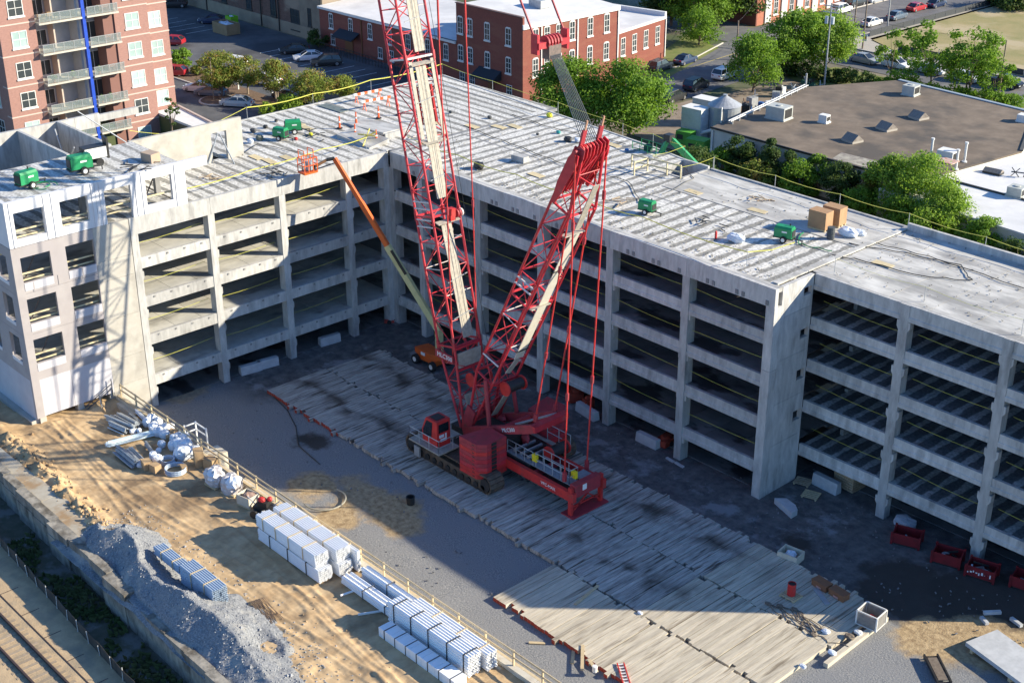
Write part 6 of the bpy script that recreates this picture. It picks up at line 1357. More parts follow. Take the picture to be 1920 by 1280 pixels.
# trees between garage and the shop
gb = 'trees between the garage and the brown roof'
for u, v, h, r, lf, n, lb, cn in ((1385, 335, 5.2, 2.0, LD, 2400, 'dark evergreen at the shop corner beyond the stair opening', False), (1440, 350, 6.0, 1.9, LD, 2600, 'pointed evergreen in front of the shutter door', True), (1475, 362, 5.6, 1.6, LD, 2200, 'narrow pointed evergreen right of the shutter door', True), (1420, 360, 3.8, 2.2, LO, 1800, 'olive shrub tree at the foot of the evergreens', False),
    (1530, 368, 4.8, 2.1, LG, 2600, 'green tree under the cream patch of the roof', False), (1575, 385, 5.0, 2.2, LD, 2800, 'dark brownish tree in the middle of the row', False), (1620, 400, 4.6, 2.0, LO, 2200, 'olive tree right of the dark brownish one', False),
    (1660, 410, 6.2, 2.6, LB, 4500, 'bright tree touching the brown roof edge, left', False), (1712, 420, 7.0, 3.3, LB, 7500, 'brightest and tallest tree at the white roof corner', False), (1762, 452, 5.4, 2.6, LB, 4200, 'bright tree in front of the white roof', False), (1495, 372, 4.2, 2.2, LG, 2200, 'middling green tree between the evergreens and the cream patch', False), (1350, 332, 3.6, 1.8, LG, 1500, 'small green tree at the shop corner downpipe', False), (1690, 445, 4.6, 2.4, LG, 3000, 'green tree crowding the brightest tree on the deck side', False), (1600, 412, 3.6, 2.1, LG, 1800, 'low green tree in front of the dark brownish one', False), (1740, 470, 4.2, 2.4, LB, 2600, 'bright bush tree just over the parapet rope', False), (1838, 486, 4.6, 2.2, LG, 3200, 'round green tree last on the right behind the parapet', False), (1800, 475, 3.6, 2.0, LB, 2000, 'small bright tree between the last two of the row', False), (1905, 520, 4.0, 2.4, LD, 1800, 'dark bush beyond the parapet at the picture edge', False)):
    kk = 1.25 if lf in (LB,) else 1.0; tree(u, v, h*(1.1 if kk > 1 else 1), r*kk, lf, lb, int(n*1.5), ls=.24, cb=.04, grp=gb, cone=cn)
tree(1270, 300, 5.2, 2.6, LD, 'greyish tree mass behind the green boom lift', 2600, ls=.26, cb=.05, pos=(-15.5, 48, 0)); 
# utility poles
woodp = mat('pole_wood', (.20,.15,.11), (.28,.22,.17), sc=3, rough=.9)
def pole(u, v, h, label, arms=1, box_=False, m=None, r=.15, top=.1):
    t = thing('utility_pole', label, 'pole', G(u, v, 0), .2); part('shaft', MB().tube((0, 0, -.1), (0, 0, h), r, 8, top), m or woodp, t, local=True)
    for k in range(arms): part('crossarm', MB().box(-1.2, 1.2, -.06, .06, h-.5-.9*k, h-.38-.9*k), m or woodp, t, local=True)
    if box_:
        for s_ in (-.45, .45): part('transformer', MB().tube((s_, -.2, h-2.9), (s_, -.2, h-1.9), .26, 10), mat('transformer_grey', (.50,.54,.57)), t, local=True)
    return t
pole(1545, 166, 12.2, 'tall grey utility pole with two transformers behind the brown roof', 2, True, m=silver); pole(1380, 112, 6.0, 'short dark pole at the street corner beside the leafy tree', 0); pole(1598, 88, 9, 'leaning wooden pole before the parked pale sedan', 0); pole(1617, 92, 10, 'wooden pole carrying the red and white sign', 1)
pole(1663, 58, 8.5, 'pale slim pole at the right kerb of the far street', 0, m=silver); pole(1872, 182, 8.0, 'pole with a small lamp head beside the pickup truck', 0, m=MATS['pale_bark'])
t = thing('street_sign', 'small red and white sign fixed on the wooden pole', 'sign', G(1620, 92, 2.4)); part('sign_face', MB().box(-.35, .35, -.03, .0, 1.2, 2.2), whitep, t, local=True); part('sign_mark', MB().box(-.22, .22, -.045, -.032, 1.5, 1.9), redb, t, local=True)
t = thing('lamp_post', 'thin lamp post on the round island in the parking lot', 'lamp post', (-86.6, 28.2, 0)); part('shaft', MB().tube((0, 0, 0), (0, 0, 6), .07, 6), woodp, t, local=True); part('lamp_head', MB().box(-.3, .3, -.12, .12, 6.0, 6.12), black, t, local=True)
single('bollard', MB().tube((0, 0, 0), (0, 0, 3.6), .12, 8).tube((0, 0, 3.6), (0, 0, 3.75), .16, 8), whitep, 'white post standing by the second autumn tree', 'bollard', G(447, 168, 0))
wires = thing('overhead_wires', 'dark overhead wires strung between the street poles', 'wires', G(1380, 112, 6))
def wire(a, b, sag=.5):
    pts = [lerp(a, b, k/8)-Vector((0, 0, sag*4*(k/8)*(1-k/8))) for k in range(9)]; part('wire', MB().path(pts, .02, 4), black, wires)
pa = G(1380, 112, 0)+Vector((0, 0, 5.9)); pb = G(1545, 166, 0)+Vector((0, 0, 11)); pc = G(1617, 92, 0)+Vector((0, 0, 9.6)); pd_ = G(1872, 182, 0)+Vector((0, 0, 7.9))
wire(pa, Vector((-64.5, 122, 6))); wire(pb, pc); wire(pc, G(1663, 58, 0)+Vector((0, 0, 8.3))); wire(pb, pd_)
# ================================================================== things on the deck
def GXp(u, v, x):
    d = ray(u, v); return CAM + d*((x-CAM.x)/d.x)
gen_g = mat('welder_green', (.015,.27,.10), (.012,.22,.08), sc=2, rough=.45); D1 = H+.035; UD = 19.63
def welder(u, v, z, rz, label, big=1.0, flip=False, wheels=True, extra=None):
    t = thing('welding_generator', label, 'generator', G(u, v, z), rz, None); b = big
    body = part('body', MB().box(-.75*b, .75*b, -.42*b, .42*b, .42*b, 1.15*b), gen_g, t, local=True)
    part('hood', MB().xprism([(-.42*b, 1.152*b), (.42*b, 1.152*b), (.3*b, 1.32*b), (-.3*b, 1.32*b)], -.7*b, .7*b), gen_g, t, local=True)
    part('control_panel', MB().box(-.79*b, -.752*b, -.36*b, .36*b, .5*b, 1.1*b), black, t, local=True); part('grille', MB().box(.752*b, .79*b, -.34*b, .34*b, .5*b, 1.05*b), black, t, local=True)
    part('label_decal', MB().box(-.1*b, .35*b, -.435*b, -.422*b, .85*b, .97*b), whitep, t, local=True); part('chassis', MB().box(-.85*b, .85*b, -.35*b, .35*b, .3*b, .418*b), black, t, local=True)
    for sy in (-1, 1):
        w_ = part('wheel', MB().tube((.1*b, sy*.44*b, .28*b), (.1*b, sy*.6*b, .28*b), .28*b, 14), tyre, t, local=True); part('rim', MB().tube((.1*b, sy*.43*b, .28*b), (.1*b, sy*.615*b, .28*b), .16*b, 10), trim, w_, local=True)
    part('tow_bar', MB().bar((.85*b, 0, .35*b), (1.6*b, 0, .3*b), .08*b).bar((1.5*b, 0, .3*b), (1.5*b, 0, 0), .06*b), black, t, local=True); part('exhaust', MB().tube((.35*b, .2*b, 1.3*b), (.35*b, .2*b, 1.5*b), .05*b, 6), black, t, local=True)
    return t
welder(52, 352, UD, math.radians(100), 'green welding generator nearest the left picture edge on the upper deck', 1.0)
welder(152, 325, UD, math.radians(85), 'large green compressor with white print in the middle of the upper deck', 1.12)
welder(527, 262, D1, math.radians(20), 'front green generator of the pair on the left deck', .85); welder(550, 250, D1, math.radians(60), 'rear green generator of the pair on the left deck', .95)
welder(1213, 400, D1, math.radians(10), 'lone green generator on the striped deck right of the mast', .82); welder(1470, 452, D1, math.radians(15), 'green generator on wheels beside the brown cartons', .9)
t = thing('light_tower_trailer', 'white sided black trailer behind the large green compressor', 'trailer', G(178, 308, UD), math.radians(85))
part('box', MB().box(-.9, .9, -.5, .5, .55, 1.45), black, t, local=True); part('side_sheet', MB().box(-.85, .85, -.52, -.503, .6, 1.4), whitep, t, local=True); part('mast', MB().box(.95, 1.1, -.4, .4, .4, 2.0), black, t, local=True); part('panel_red', MB().box(-1.2, -.95, -.4, .3, .4, 1.1), mat('rust_red', (.35,.09,.05)), t, local=True)
for sy in (-1, 1): part('wheel', MB().tube((.2, sy*.52, .3), (.2, sy*.68, .3), .3, 12), tyre, t, local=True)
part('tow_bar', MB().bar((-1.2, 0, .4), (-1.9, 0, .35), .08), black, t, local=True)
boxm = mat('brown_carton', (.42,.25,.13), (.36,.21,.11), sc=2, rough=.85)
for u, v, lab in ((1537, 428, 'tall brown carton closer to the black barrel'), (1563, 420, 'tall brown carton behind and right of the first carton')):
    t = thing('tall_carton', lab, 'carton', G(u, v, H+.05), .05); part('box', MB().box(-.75, .75, -.5, .5, .12, 1.45), boxm, t, local=True); part('pallet', MB().box(-.75, .75, -.5, -.35, 0, .118).box(-.75, .75, .35, .5, 0, .118).box(-.75, .75, -.1, .1, 0, .118), dun, t, local=True, kind='stuff')
single('barrel', MB().lathe([(.28, 0), (.3, .28), (.28, .3), (.3, .58), (.28, .6), (.28, .88)], n=14), mat('dark_barrel', (.07,.075,.08)), 'dark ribbed barrel in front of the brown cartons', 'barrel', G(1557, 447, H+.05))
for u, v, s_, lab in ((1590, 442, .8, 'blue white plastic bags spread right of the barrel'), (1612, 440, .5, 'small grey bag at the end of the plastic bags'), (1380, 452, .75, 'crumpled clear plastic heap on the striped deck'), (1212, 285+180, .01, '')):
    if lab: single('plastic_bag', crumple(s_, s_*.6, s_*.42, int(u), j=.25), bagw, lab, 'bag', G(u, v, H+.03))
single('fire_extinguisher', MB().lathe([(.09, 0), (.09, .5), (.03, .6)], n=10), redb, 'small red extinguisher standing left of the clear plastic heap', 'extinguisher', G(1342, 447, D1))
# cones and barricades
orange = mat('cone_orange', (.80,.13,.03), (.7,.1,.02), sc=4, rough=.5)
cs = [(637,241,'tall orange delineator nearest the green generators'),(668,233,'tall orange delineator second from the generators'),(710,222,'tall orange delineator below the striped barricades'),(666,256,'tall orange delineator at the left end of the raised ramp slab'),(706,267,'tall orange delineator nearest the courtyard edge'),(747,216,'tall orange delineator seen through the boom lattice'),(789,228,'tall orange delineator right of the boom lattice')]
for u, v, lab in cs:
    t = thing('delineator', lab, 'traffic cone', G(u, v, D1)); part('base', MB().lathe([(.28, 0), (.28, .07), (.2, .1)], n=8), black, t, local=True); part('post', MB().lathe([(.12, .1), (.075, .6), (.05, 1.15)], n=8), orange, t, local=True); part('reflective_band', MB().lathe([(.1, .55), (.09, .68)], n=8), whitep, t, local=True)
for u, v, rz, lab in ((690, 190, 1.5, 'orange and white barricade farther from the boom'), (706, 203, 1.45, 'orange and white barricade nearer the delineators')):
    t = thing('barricade', lab, 'barricade', G(u, v, D1), rz)
    for k in range(8): part('stripe_board', MB().box(-1.6+.4*k, -1.21+.4*k, -.05, .05, .75, .98), orange if k % 2 else whitep, t, local=True)
    for x in (-1.3, 1.3): part('leg', MB().bar((x, -.3, 0), (x, .05, .95), .06).bar((x, .3, 0), (x, -.05, .95), .06), orange, t, local=True)
# ramp slab and openings near the corner
rmp = MATS['deck_plain']
rg_ = thing('ramp_hood', 'pair of raised pale concrete slabs round the ramp opening near the deck corner', 'ramp slab', (-15, 3.5, H))
def qg(pts, z0): return [Vector((*G(u, v, H+zz)[:2], H+zz)) for u, v, zz in pts]
def slab(nm, pts, th, m, par):
    top_ = [Vector(p) for p in pts]; bot = [p-Vector((0, 0, th)) for p in top_]; n = len(top_)
    part(nm, MB().add(top_+bot, [tuple(range(n)), tuple(reversed(range(n, 2*n)))]+[(i, n+i, n+(i+1) % n, (i+1) % n) for i in range(n)]), m, par)
slab('ramp_slab', [(-19.5,2.3,H+.06),(-13.0,2.0,H+.55),(-13.0,4.6,H+.55),(-19.5,4.6,H+.06)], .25, rmp, rg_); slab('ramp_slab', [(-16.2,-.8,H+.3),(-11.4,-.8,H+.12),(-11.4,1.4,H+.5),(-16.2,1.4,H+.6)], .3, rmp, rg_)
slab('pit_shadow_slab', [(-17.0,1.5,H+.045),(-12.9,1.5,H+.045),(-12.9,1.95,H+.045),(-17.0,1.95,H+.045)], .01, black, rg_); part('ledge', MB().box(-12.9, -12.7, 2.0, 4.6, H, H+.5), conc, rg_)
t = thing('wood_barrier', 'small yellow wooden barrier beside the ramp slabs', 'barrier', (-12.6, -.2, H+.03))
ylw = mat('yellow_lumber', (.70,.58,.15), (.6,.5,.12), sc=4)
for a, b in (((-13.6,-.9,H+.1),(-12.2,.6,H+1.1)), ((-12.2,-.9,H+.1),(-13.4,.8,H+1.1)), ((-13.8,-.2,H+.7),(-11.8,.2,H+.9))): part('board', MB().bar(a, b, .06, .12), ylw, t)
single('steel_hatch', MB().box(-1.7, 1.7, -.55, .55, 0, .05), mat('hatch_dark', (.10,.13,.13), (.16,.19,.19), sc=3), 'dark green steel plate lying on the left deck near the far edge', 'plate', G(625, 203, D1), math.radians(3))
# plywood patches and debris
ply = mat('plywood_sheet', (.60,.50,.30), (.52,.42,.25), sc=3, rough=.85, rnd=.12)
plys = [(815,230,'left of the two joined'),(885,237,'small pale'),(935,238,'larger'),(965,237,'narrow'),(1005,328,'beside the mast top'),(1120,300,'next to the concrete block'),(795,165,'near the far corner'),(575,240,'between the generators and the rope'),(558,232,'behind the green generators'),(480,295,'at the foot of the beige wall doorway'),(505,302,'second from the doorway'),(538,296,'third from the doorway'),(1150,272,'by the mast head'),(1655,495,'alone on the smooth deck'),(1420,395,'long one by the smooth slab'),(1300,360,'orange marked')]
for u, v, lab in plys: single('plywood_sheet', MB().box(-.75, .75, -.35, .35, 0, .03), ply, 'plywood patch on the deck, '+lab, 'plywood', G(u, v, D1), random.Random(u).uniform(-.1, .1), group='plywood patches on the deck')
single('concrete_block', MB().box(-.7, .7, -.35, .35, 0, .5), conc, 'grey concrete block alone in the middle of the striped deck', 'concrete block', G(975, 302, D1), .1)
single('carton', MB().box(-.6, .6, -.45, .45, 0, .7), mat('mauve_box', (.34,.27,.24), (.45,.33,.22), sc=1), 'brownish box near the right edge of the upper deck', 'carton', G(283, 302, UD), .2)
for u, v, s_, m_, lab, nm_ in ((898,316,.8,black,'dark tarp lump near the inner rope of the striped deck','tarp'),(1065,265,.6,black,'black bag left of the mast head','bag'),(1083,266,.5,bagw,'white bag touching the black bag','bag'),(1047,250,.35,mat('teal_plastic',(.05,.35,.32)),'teal bucket beyond the black bag','bucket'),(1030,219,.5,mat('yellow_plastic',(.75,.7,.05)),'yellow bundle by the far edge rope','bundle'),(918,222,.35,GLD if False else MATS['dark_barrel'],'small dark pail on the deck seam','pail'),(1008,253,.25,MATS['dark_barrel'],'small grey spool on the seam','spool'),(475,248,.5,MATS['dark_barrel'],'dark sack in the clutter behind the beige wall end','sack'),(498,240,.4,black,'black lump behind the sack','sack'),(518,228,.3,black,'small black lump near the far edge','sack'),(487,262,.6,mat('olive_tank',(.12,.14,.10),(.2,.2,.17),sc=3),'olive tank among the clutter at the wall end','tank'),(470,268,.5,bagw,'pale gas bottles at the wall end','bottles'),(583,254,.35,mat('yellow_plastic',(.75,.7,.05)),'small yellow bundle right of the green generators','bundle'),(555,262,.3,redb,'red tool on the deck by the generators','tool'),(1175,283,.3,mat('blue_plastic',(.05,.15,.35)),'blue item below the green lift basket','item'),(845,212,.3,MATS['dark_barrel'],'small grey box on the striped deck near the far corner','box'),(1220,300,.4,mat('grey_tool',(.3,.33,.36)),'grey box beside the yellow railing','box')):
    single('deck_'+nm_, crumple(s_*.7, s_*.5, s_*.42, int(u), j=.2), m_, lab, nm_, G(u, v, D1))
# debris under the left rail: wood and steel scraps
sc_m = mat('scrap_wood', (.35,.24,.14), (.5,.4,.28), sc=6, rough=.9)
for k, (u, v, lab) in enumerate(((250,313,'scattered scraps on the upper deck right side'),(400,335,'dark hose and scraps behind the left spandrel'),(520,325,'crossed steel pieces near the lift basket'),(1170,378,'brown stain of scraps by the lone generator'),(1330,420,'bolts scattered along the striped deck'),(1425,375,'angle pieces on the smooth slab'),(600,255,'wood scraps right of the generators'),(825,255,'steel scraps by the boom lattice'),(370,262,'brackets on the upper deck side of the wall'))):
    rr = random.Random(k*5+3); mb = MB()
    for q in range(9):
        a = rr.uniform(0, 3.1); c = Vector((rr.gauss(0, .8), rr.gauss(0, .5), .04+.02*q)); d_ = Vector((math.cos(a), math.sin(a), 0))*rr.uniform(.2, .7); mb.bar(c-d_, c+d_, .07, .05)
    single('scrap_pieces', mb, sc_m if k % 2 else black, lab, 'scrap', G(u, v, UD if (u < 300) else D1), kind='stuff')
# cables on deck
for k, (pts, r_, lab) in enumerate((([(1590,456),(1700,475),(1800,497),(1822,525),(1740,520),(1600,485),(1560,478)], .035, 'thin dark cable looping over the smooth right deck'), ([(1640,455),(1740,480),(1920,540)], .03, 'long straight dark cable across the right deck'), ([(1505,435),(1495,455),(1520,462),(1560,470)], .04, 'green hose trailing from the wheeled generator'), ([(1175,270),(1100,255),(1020,235),(960,215)], .03, 'dark cable along the seam of the striped deck'), ([(880,240),(960,270),(1050,305),(1180,340),(1200,380)], .03, 'dark cable running to the lone generator'), ([(690,395+0),(700,290),(750,300)], .0, ''), ([(1240,365),(1300,335),(1280,310)], .03, 'blue hose near the yellow railing'), ([(560,285),(480,270),(455,290)], .03, 'dark cable from the generators to the doorway'))):
    if not lab: continue
    p3 = [G(u, v, D1+.05) for u, v in pts]; q3 = []
    for a, b in zip(p3[:-1], p3[1:]):
        for s_ in range(5): q3.append(lerp(a, b, s_/5)+Vector((.12*math.sin(s_*1.3+k), .12*math.cos(s_*2+k), 0)))
    q3.append(p3[-1]); c0 = q3[0].copy()
    single('cable', MB().path([p-c0 for p in q3], r_, 5), hose_m if 'green' not in lab else gen_g, lab, 'cable', c0)
single('green_rope_coil', MB().path(arc(0, 0, .6, 0, 5.5, .05), .04, 5).path(arc(.3, .1, .9, 1, 6, .08), .04, 5), gen_g, 'green rope coil on the upper deck by the left generator', 'rope', G(78, 348, UD))
# props of the beige wall
for a, b, lab in (((408, 250), (390, 308), 'left'), ((412, 252), (440, 308), 'right')):
    pa_ = GXp(a[0], a[1], -17.4); pb_ = G(b[0], b[1], H)
    single('wall_brace', MB().tube((0, 0, 0), pa_-pb_, .06, 6), MATS['grey_tool'] if 'grey_tool' in MATS else silver, f'{lab} hand slanted pipe brace holding the beige wall', 'brace', pb_)
for k, (xo, yo) in enumerate(((-21.5, -24.6), (-22.3, -23.4))): single('wall_brace', MB().tube((0, 0, 0), (2.5*(-1)**k, .4, 3.2), .06, 6), silver, ('first', 'second')[k]+' crossing pipe brace inside the open stair cell', 'brace', (xo, yo, H+.2))
single('wall_brace', MB().tube((0, 0, 0), (-1.6, -3.0, 2.8), .05, 6), silver, 'long pipe brace leaning over the upper deck far wall', 'brace', (-17.2, -20.6, 19.7))
for k, (y, zf) in enumerate([(-32.3, z) for z in LV[:3]]+[(-22.2, H)]):
    single('window_brace', MB().tube((0, 0, 0), (-.2, 1.7, 2.6), .05, 6), mat('brace_brown', (.16,.12,.10)), f'slanted brace behind the corner block opening at level {("one", "two", "three", "five")[k]}', 'brace', (XC-1.4, y-.8, zf+.1+(3.3 if k < 3 else 0)))
ppp = mat('timber_rail_pale', (.62,.54,.34), (.52,.44,.27), sc=4, rough=.8)
for k, (y0, y1) in enumerate(((-33.8, -31.3), (-30.3, -27.9))):
    for q, zf in enumerate([LV[1], LV[2], LV[3], H]):
        t = thing('guard_rail', f'pale wooden guard rail behind the {("left", "right")[k]} opening of corner block level {("two", "three", "four", "five")[q]}', 'guard rail', (XC-.5, (y0+y1)/2, zf)); part('rail_board', MB().box(XC-.55, XC-.48, y0, y1, zf+1.02, zf+1.14), ppp, t); part('rail_board', MB().box(XC-.55, XC-.48, y0, y1, zf+.55, zf+.66), ppp, t)
t = thing('guard_rail', 'pale wooden guard rail behind the open white frame', 'guard rail', (XC-.5, -25.5, H)); part('rail_board', MB().box(XC-.55, XC-.48, -27.2, -23.8, H+1.1, H+1.22), ppp, t); part('rail_board', MB().box(XC-.55, XC-.48, -27.2, -23.8, H+.55, H+.66), ppp, t)
t = thing('guard_rail', 'pale wooden guard rail behind the rightmost white frame', 'guard rail', (XC-.5, -22, H)); part('rail_board', MB().box(XC-.55, XC-.48, -23.6, -20.4, H+1.1, H+1.22), ppp, t)
# ------------------------------------------------------------------ yellow safety ropes
yrope = mat('yellow_rope', (.62,.60,.10), (.50,.48,.08), sc=5, rough=.6)
def rope(pts, label, r=.045, posts=False, grp=None, sag=.12, flat=False):
    r *= .5
    c0 = Vector(pts[0]); mb = MB()
    for a, b in zip(pts[:-1], pts[1:]):
        a = Vector(a); b = Vector(b); L = (b-a).length; n = max(2, int(L/1.5)); q = [lerp(a, b, k/n)-Vector((0, 0, sag*4*(k/n)*(1-k/n)))-c0 for k in range(n+1)]
        for p_, q_ in zip(q[:-1], q[1:]): mb.bar(p_, q_, r, r*2.6 if flat else r)
    if not posts: return single('safety_rope', mb, yrope, label, 'rope', c0, group=grp)
    t = thing('safety_rope', label, 'rope', c0, 0, grp); part('rope', mb, yrope, t, local=True)
    for a in pts: part('post', MB().tube(Vector(a)-c0-Vector((0, 0, 1.1)), Vector(a)-c0+Vector((0, 0, .05)), .025, 5), silver, t, local=True)
    return t
fz = H+1.15
rope([(-26.5, -3.5, fz), (-26.6, 4, fz-.1), (-26.6, 11, fz), (-26.7, 20.3, fz)], 'yellow rope on posts along the far edge of the left deck', posts=True, r=.06, flat=True, sag=.2)
rope([(-26.7, 20.3, fz), (-18, 19.5, fz), (-8, 18.8, fz), (1, 18.1, fz), (5, 17.7, fz), (9.2, 17.1, fz)], 'yellow rope on posts along the far edge of the striped deck', posts=True, r=.06, sag=.12)
rope([(9.2, 17.1, fz), (9.1, 13.1, fz), (12.8, 12.6, fz), (12.9, 16.4, fz)], 'yellow rope around the stair opening in the deck', posts=True, r=.05)
rope([(12.9, 16.5, fz), (19.3, 16.4, fz), (25.5, 16.4, fz), (31.7, 16.3, fz+.1), (38, 16.3, fz), (45, 16.3, fz), (52, 16.3, fz)], 'thick yellow rope along the far parapet of the right deck', posts=True, r=.075, sag=.18)
rope([(-9.0, 1.6, fz), (-2, 1.4, fz), (5, 1.5, fz), (12, 1.5, fz), (18.6, 1.6, fz), (28.3, 1.7, fz), (29.4, 5.6, fz)], 'yellow rope on posts along the courtyard side of the striped deck', posts=True, r=.05, flat=True, sag=.22)
rope([(33, 5.4, fz-.1), (40, 5.5, fz-.1), (47, 5.4, fz-.1), (54, 5.4, fz-.1)], 'faint yellow rope along the courtyard side of the smooth right deck', posts=True, r=.03, sag=.2)
rope([(-10.8, -19.5, fz-.3), (-11, -13, fz-.2), (-11.2, -6, fz), (-11.3, -1.2, fz), (-12.4, -.6, fz)], 'yellow rope along the courtyard side of the left deck', posts=True, r=.05, flat=True)
rope([(-17.2, -20.2, 20.6), (-21, -13, fz+.6), (-26.5, -3.6, fz)], 'yellow rope rising behind the beige wall to the stair cells', r=.06)
lvn = ('one', 'two', 'three', 'four'); rr = random.Random(41)
for li, zt in enumerate(LV):
    for i in range(len(ex)-1):
        a, b = ex[i]+.7, ex[i+1]-.05; h0 = rr.uniform(.9, 1.15)
        if i == 0: continue
        rope([(a, .55, zt+h0), (b, .55, zt+h0-rr.uniform(-.1, .25))], f'yellow rope across bay {("one","two","three","four","five")[i-1]} from the corner, right wing level {lvn[li]}', r=.04, sag=rr.uniform(.03, .12), grp='yellow ropes across the right wing bays')
    for i, (a, b) in enumerate(rxs[:3]): rope([(a+.3, 5.2, zt+1.1), (b-.1, 5.2, zt+rr.uniform(.8, 1.1))], f'yellow rope across recessed bay {("one","two","three")[i]}, level {lvn[li]}', r=.04, sag=.1, grp='yellow ropes across the recessed bays')
    for i, (b, a) in enumerate(ly):
        if i == 0: continue
        rope([(XC-.9, a+.05, zt+.9), (XC-1.0, b-.1, zt+1.0+rr.uniform(-.1, .1))], f'yellow rope across bay {("one","two","three")[i-1]} from the corner, left wing level {lvn[li]}', r=.05, sag=.1, grp='yellow ropes across the left wing bays')
# wooden railing at the stair opening
t = thing('stair_guard', 'yellow wooden guard rail round the stair opening on the deck', 'guard rail', (10.5, 13, H+.03))
for x, y in ((7.6, 12.2), (9.2, 12.4), (9.2, 10.8), (11.0, 12.8), (12.4, 12.9)): part('post', MB().box(x-.05, x+.05, y-.05, y+.05, H, H+1.15), ppp, t)
for h in (.55, 1.1): part('rail_board', MB().bar((7.6, 12.2, H+h), (9.2, 12.4, H+h), .05, .12), ppp, t); part('rail_board', MB().bar((9.2, 12.4, H+h), (12.4, 12.9, H+h), .05, .12), ppp, t); part('rail_board', MB().bar((9.2, 10.8, H+h), (9.2, 12.4, H+h), .05, .12), ppp, t)
# ------------------------------------------------------------------ boom lifts
lor = mat('lift_orange', (.70,.13,.02), (.6,.1,.02), sc=2, rough=.45); lcr = mat('lift_cream', (.66,.60,.30), (.56,.50,.24), sc=2, rough=.5)
bl = thing('boom_lift', 'orange telescopic boom lift reaching over the deck edge from the yard corner', 'boom lift', (-.8, -3.1, 0))
def B_(n_, mb, m, par=None, **k): return part(n_, mb, m, par or bl, **k)
base = Vector((-1.5, -3.1, 0))
for x, y in ((-1.9, -3.95), (.3, -3.95), (-1.9, -2.2), (.3, -2.2)):
    w_ = B_('wheel', MB().tube((x, y-.16, .42), (x, y+.16, .42), .42, 16), tyre); part('rim', MB().tube((x, y-.18, .42), (x, y+.18, .42), .22, 12), trim, w_)
B_('chassis', MB().box(-2.1, .5, -3.7, -2.4, .42, .85), lor); B_('turntable', MB().prism([(-2.3, -3.7), (-.1, -3.8), (.7, -3.3), (.5, -2.6), (-2.0, -2.4)], .86, 1.35), lor)
B_('side_decal', MB().box(-1.3, -.8, -3.86, -3.8, 1.0, 1.25), whitep); B_('mast_bracket', MB().box(.0, .5, -3.3, -2.8, 1.36, 3.6), lcr)
piv = Vector((.2, -3.05, 3.5)); topj = GXp(627, 297, -7.6); mid = lerp(piv, topj, .50)
B_('main_boom', MB().bar(piv, mid, .42, .5), lcr); B_('slot_plate', MB().bar(lerp(piv, topj, .33)+Vector((.25, -.1, .12)), lerp(piv, topj, .47)+Vector((.25, -.1, .12)), .12, .2), black)
B_('upper_boom', MB().bar(mid, lerp(piv, topj, .75), .34, .4), lor); B_('upper_boom', MB().bar(lerp(piv, topj, .75), topj, .28, .34), lor)
bk = GXp(578, 318, -8.6); e1 = lerp(topj, bk, .3)+Vector((0, 0, .15))
B_('jib', MB().bar(topj, e1, .2, .24), black); B_('jib', MB().bar(e1, lerp(topj, bk, .72), .16, .2), mat('jib_brown', (.25,.13,.06))); B_('jib_cylinder', MB().tube(topj-Vector((0, 0, .4)), lerp(topj, bk, .75)-Vector((0, 0, .25)), .05, 6), black)
B_('basket_floor', MB().box(bk.x-.5, bk.x+.5, bk.y-.7, bk.y+.6, bk.z-.25, bk.z-.1), lor)
for x in (-.48, .48):
    for y in (-.68, -.25, .18, .58): B_('basket_post', MB().box(bk.x+x-.03, bk.x+x+.03, bk.y+y-.03, bk.y+y+.03, bk.z-.1, bk.z+1.05), lor)
    for h in (.45, 1.03): B_('basket_rail', MB().box(bk.x+x-.035, bk.x+x+.035, bk.y-.7, bk.y+.6, bk.z+h, bk.z+h+.06), lor)
for y in (-.68, .58):
    for h in (.45, 1.03): B_('basket_rail', MB().box(bk.x-.5, bk.x+.5, bk.y+y-.035, bk.y+y+.035, bk.z+h+.003, bk.z+h+.057), lor)
for y in (-.6, .3): B_('overhead_bar', MB().path([(bk.x-.4, bk.y+y, bk.z+1.06), (bk.x-.4, bk.y+y, bk.z+1.75), (bk.x+.4, bk.y+y, bk.z+1.75), (bk.x+.4, bk.y+y, bk.z+1.06)], .04, 5), lor)
B_('control_box', MB().box(bk.x-.1, bk.x+.3, bk.y-.2, bk.y+.3, bk.z, bk.z+.7), MATS['grey_tool'] if 'grey_tool' in MATS else silver); B_('tool_tray', MB().box(bk.x-.3, bk.x+.3, bk.y+.32, bk.y+.55, bk.z, bk.z+.3), black)
for k in range(7): B_('hose', MB().tube(piv+Vector((.2, -.2+.06*k, -.2+.1*k)), piv+Vector((-.9+.1*k, -.3, -1.5+.1*k)), .035, 5), black)
gl2 = thing('green_boom_lift', 'green boom lift rising behind the far deck edge', 'boom lift', (6, 20, 0)); lg = mat('lift_green', (.03,.28,.09), (.025,.24,.08), sc=2, rough=.5)
ek = GY(1255, 258, 17.6); gb_ = GY(1304, 309, 18.8); bq = GY(1216, 284, 16.6)
d_ = (gb_-ek).normalized(); part('main_boom', MB().bar(ek, ek+d_*17, .42, .5), lg, gl2); part('jib', MB().bar(ek, GY(1238, 288, 16.9), .3, .36), lg, gl2); part('elbow', MB().box(ek.x-.35, ek.x+.35, ek.y-.35, ek.y+.35, ek.z-.35, ek.z+.3), black, gl2)
part('turntable', MB().box((ek+d_*17).x-2, (ek+d_*17).x+2, (ek+d_*17).y-1, (ek+d_*17).y+1, .9, 2.3), lg, gl2)
part('basket_floor', MB().box(bq.x-1.4, bq.x+1.4, bq.y-.6, bq.y+.6, bq.z-.5, bq.z-.35), black, gl2)
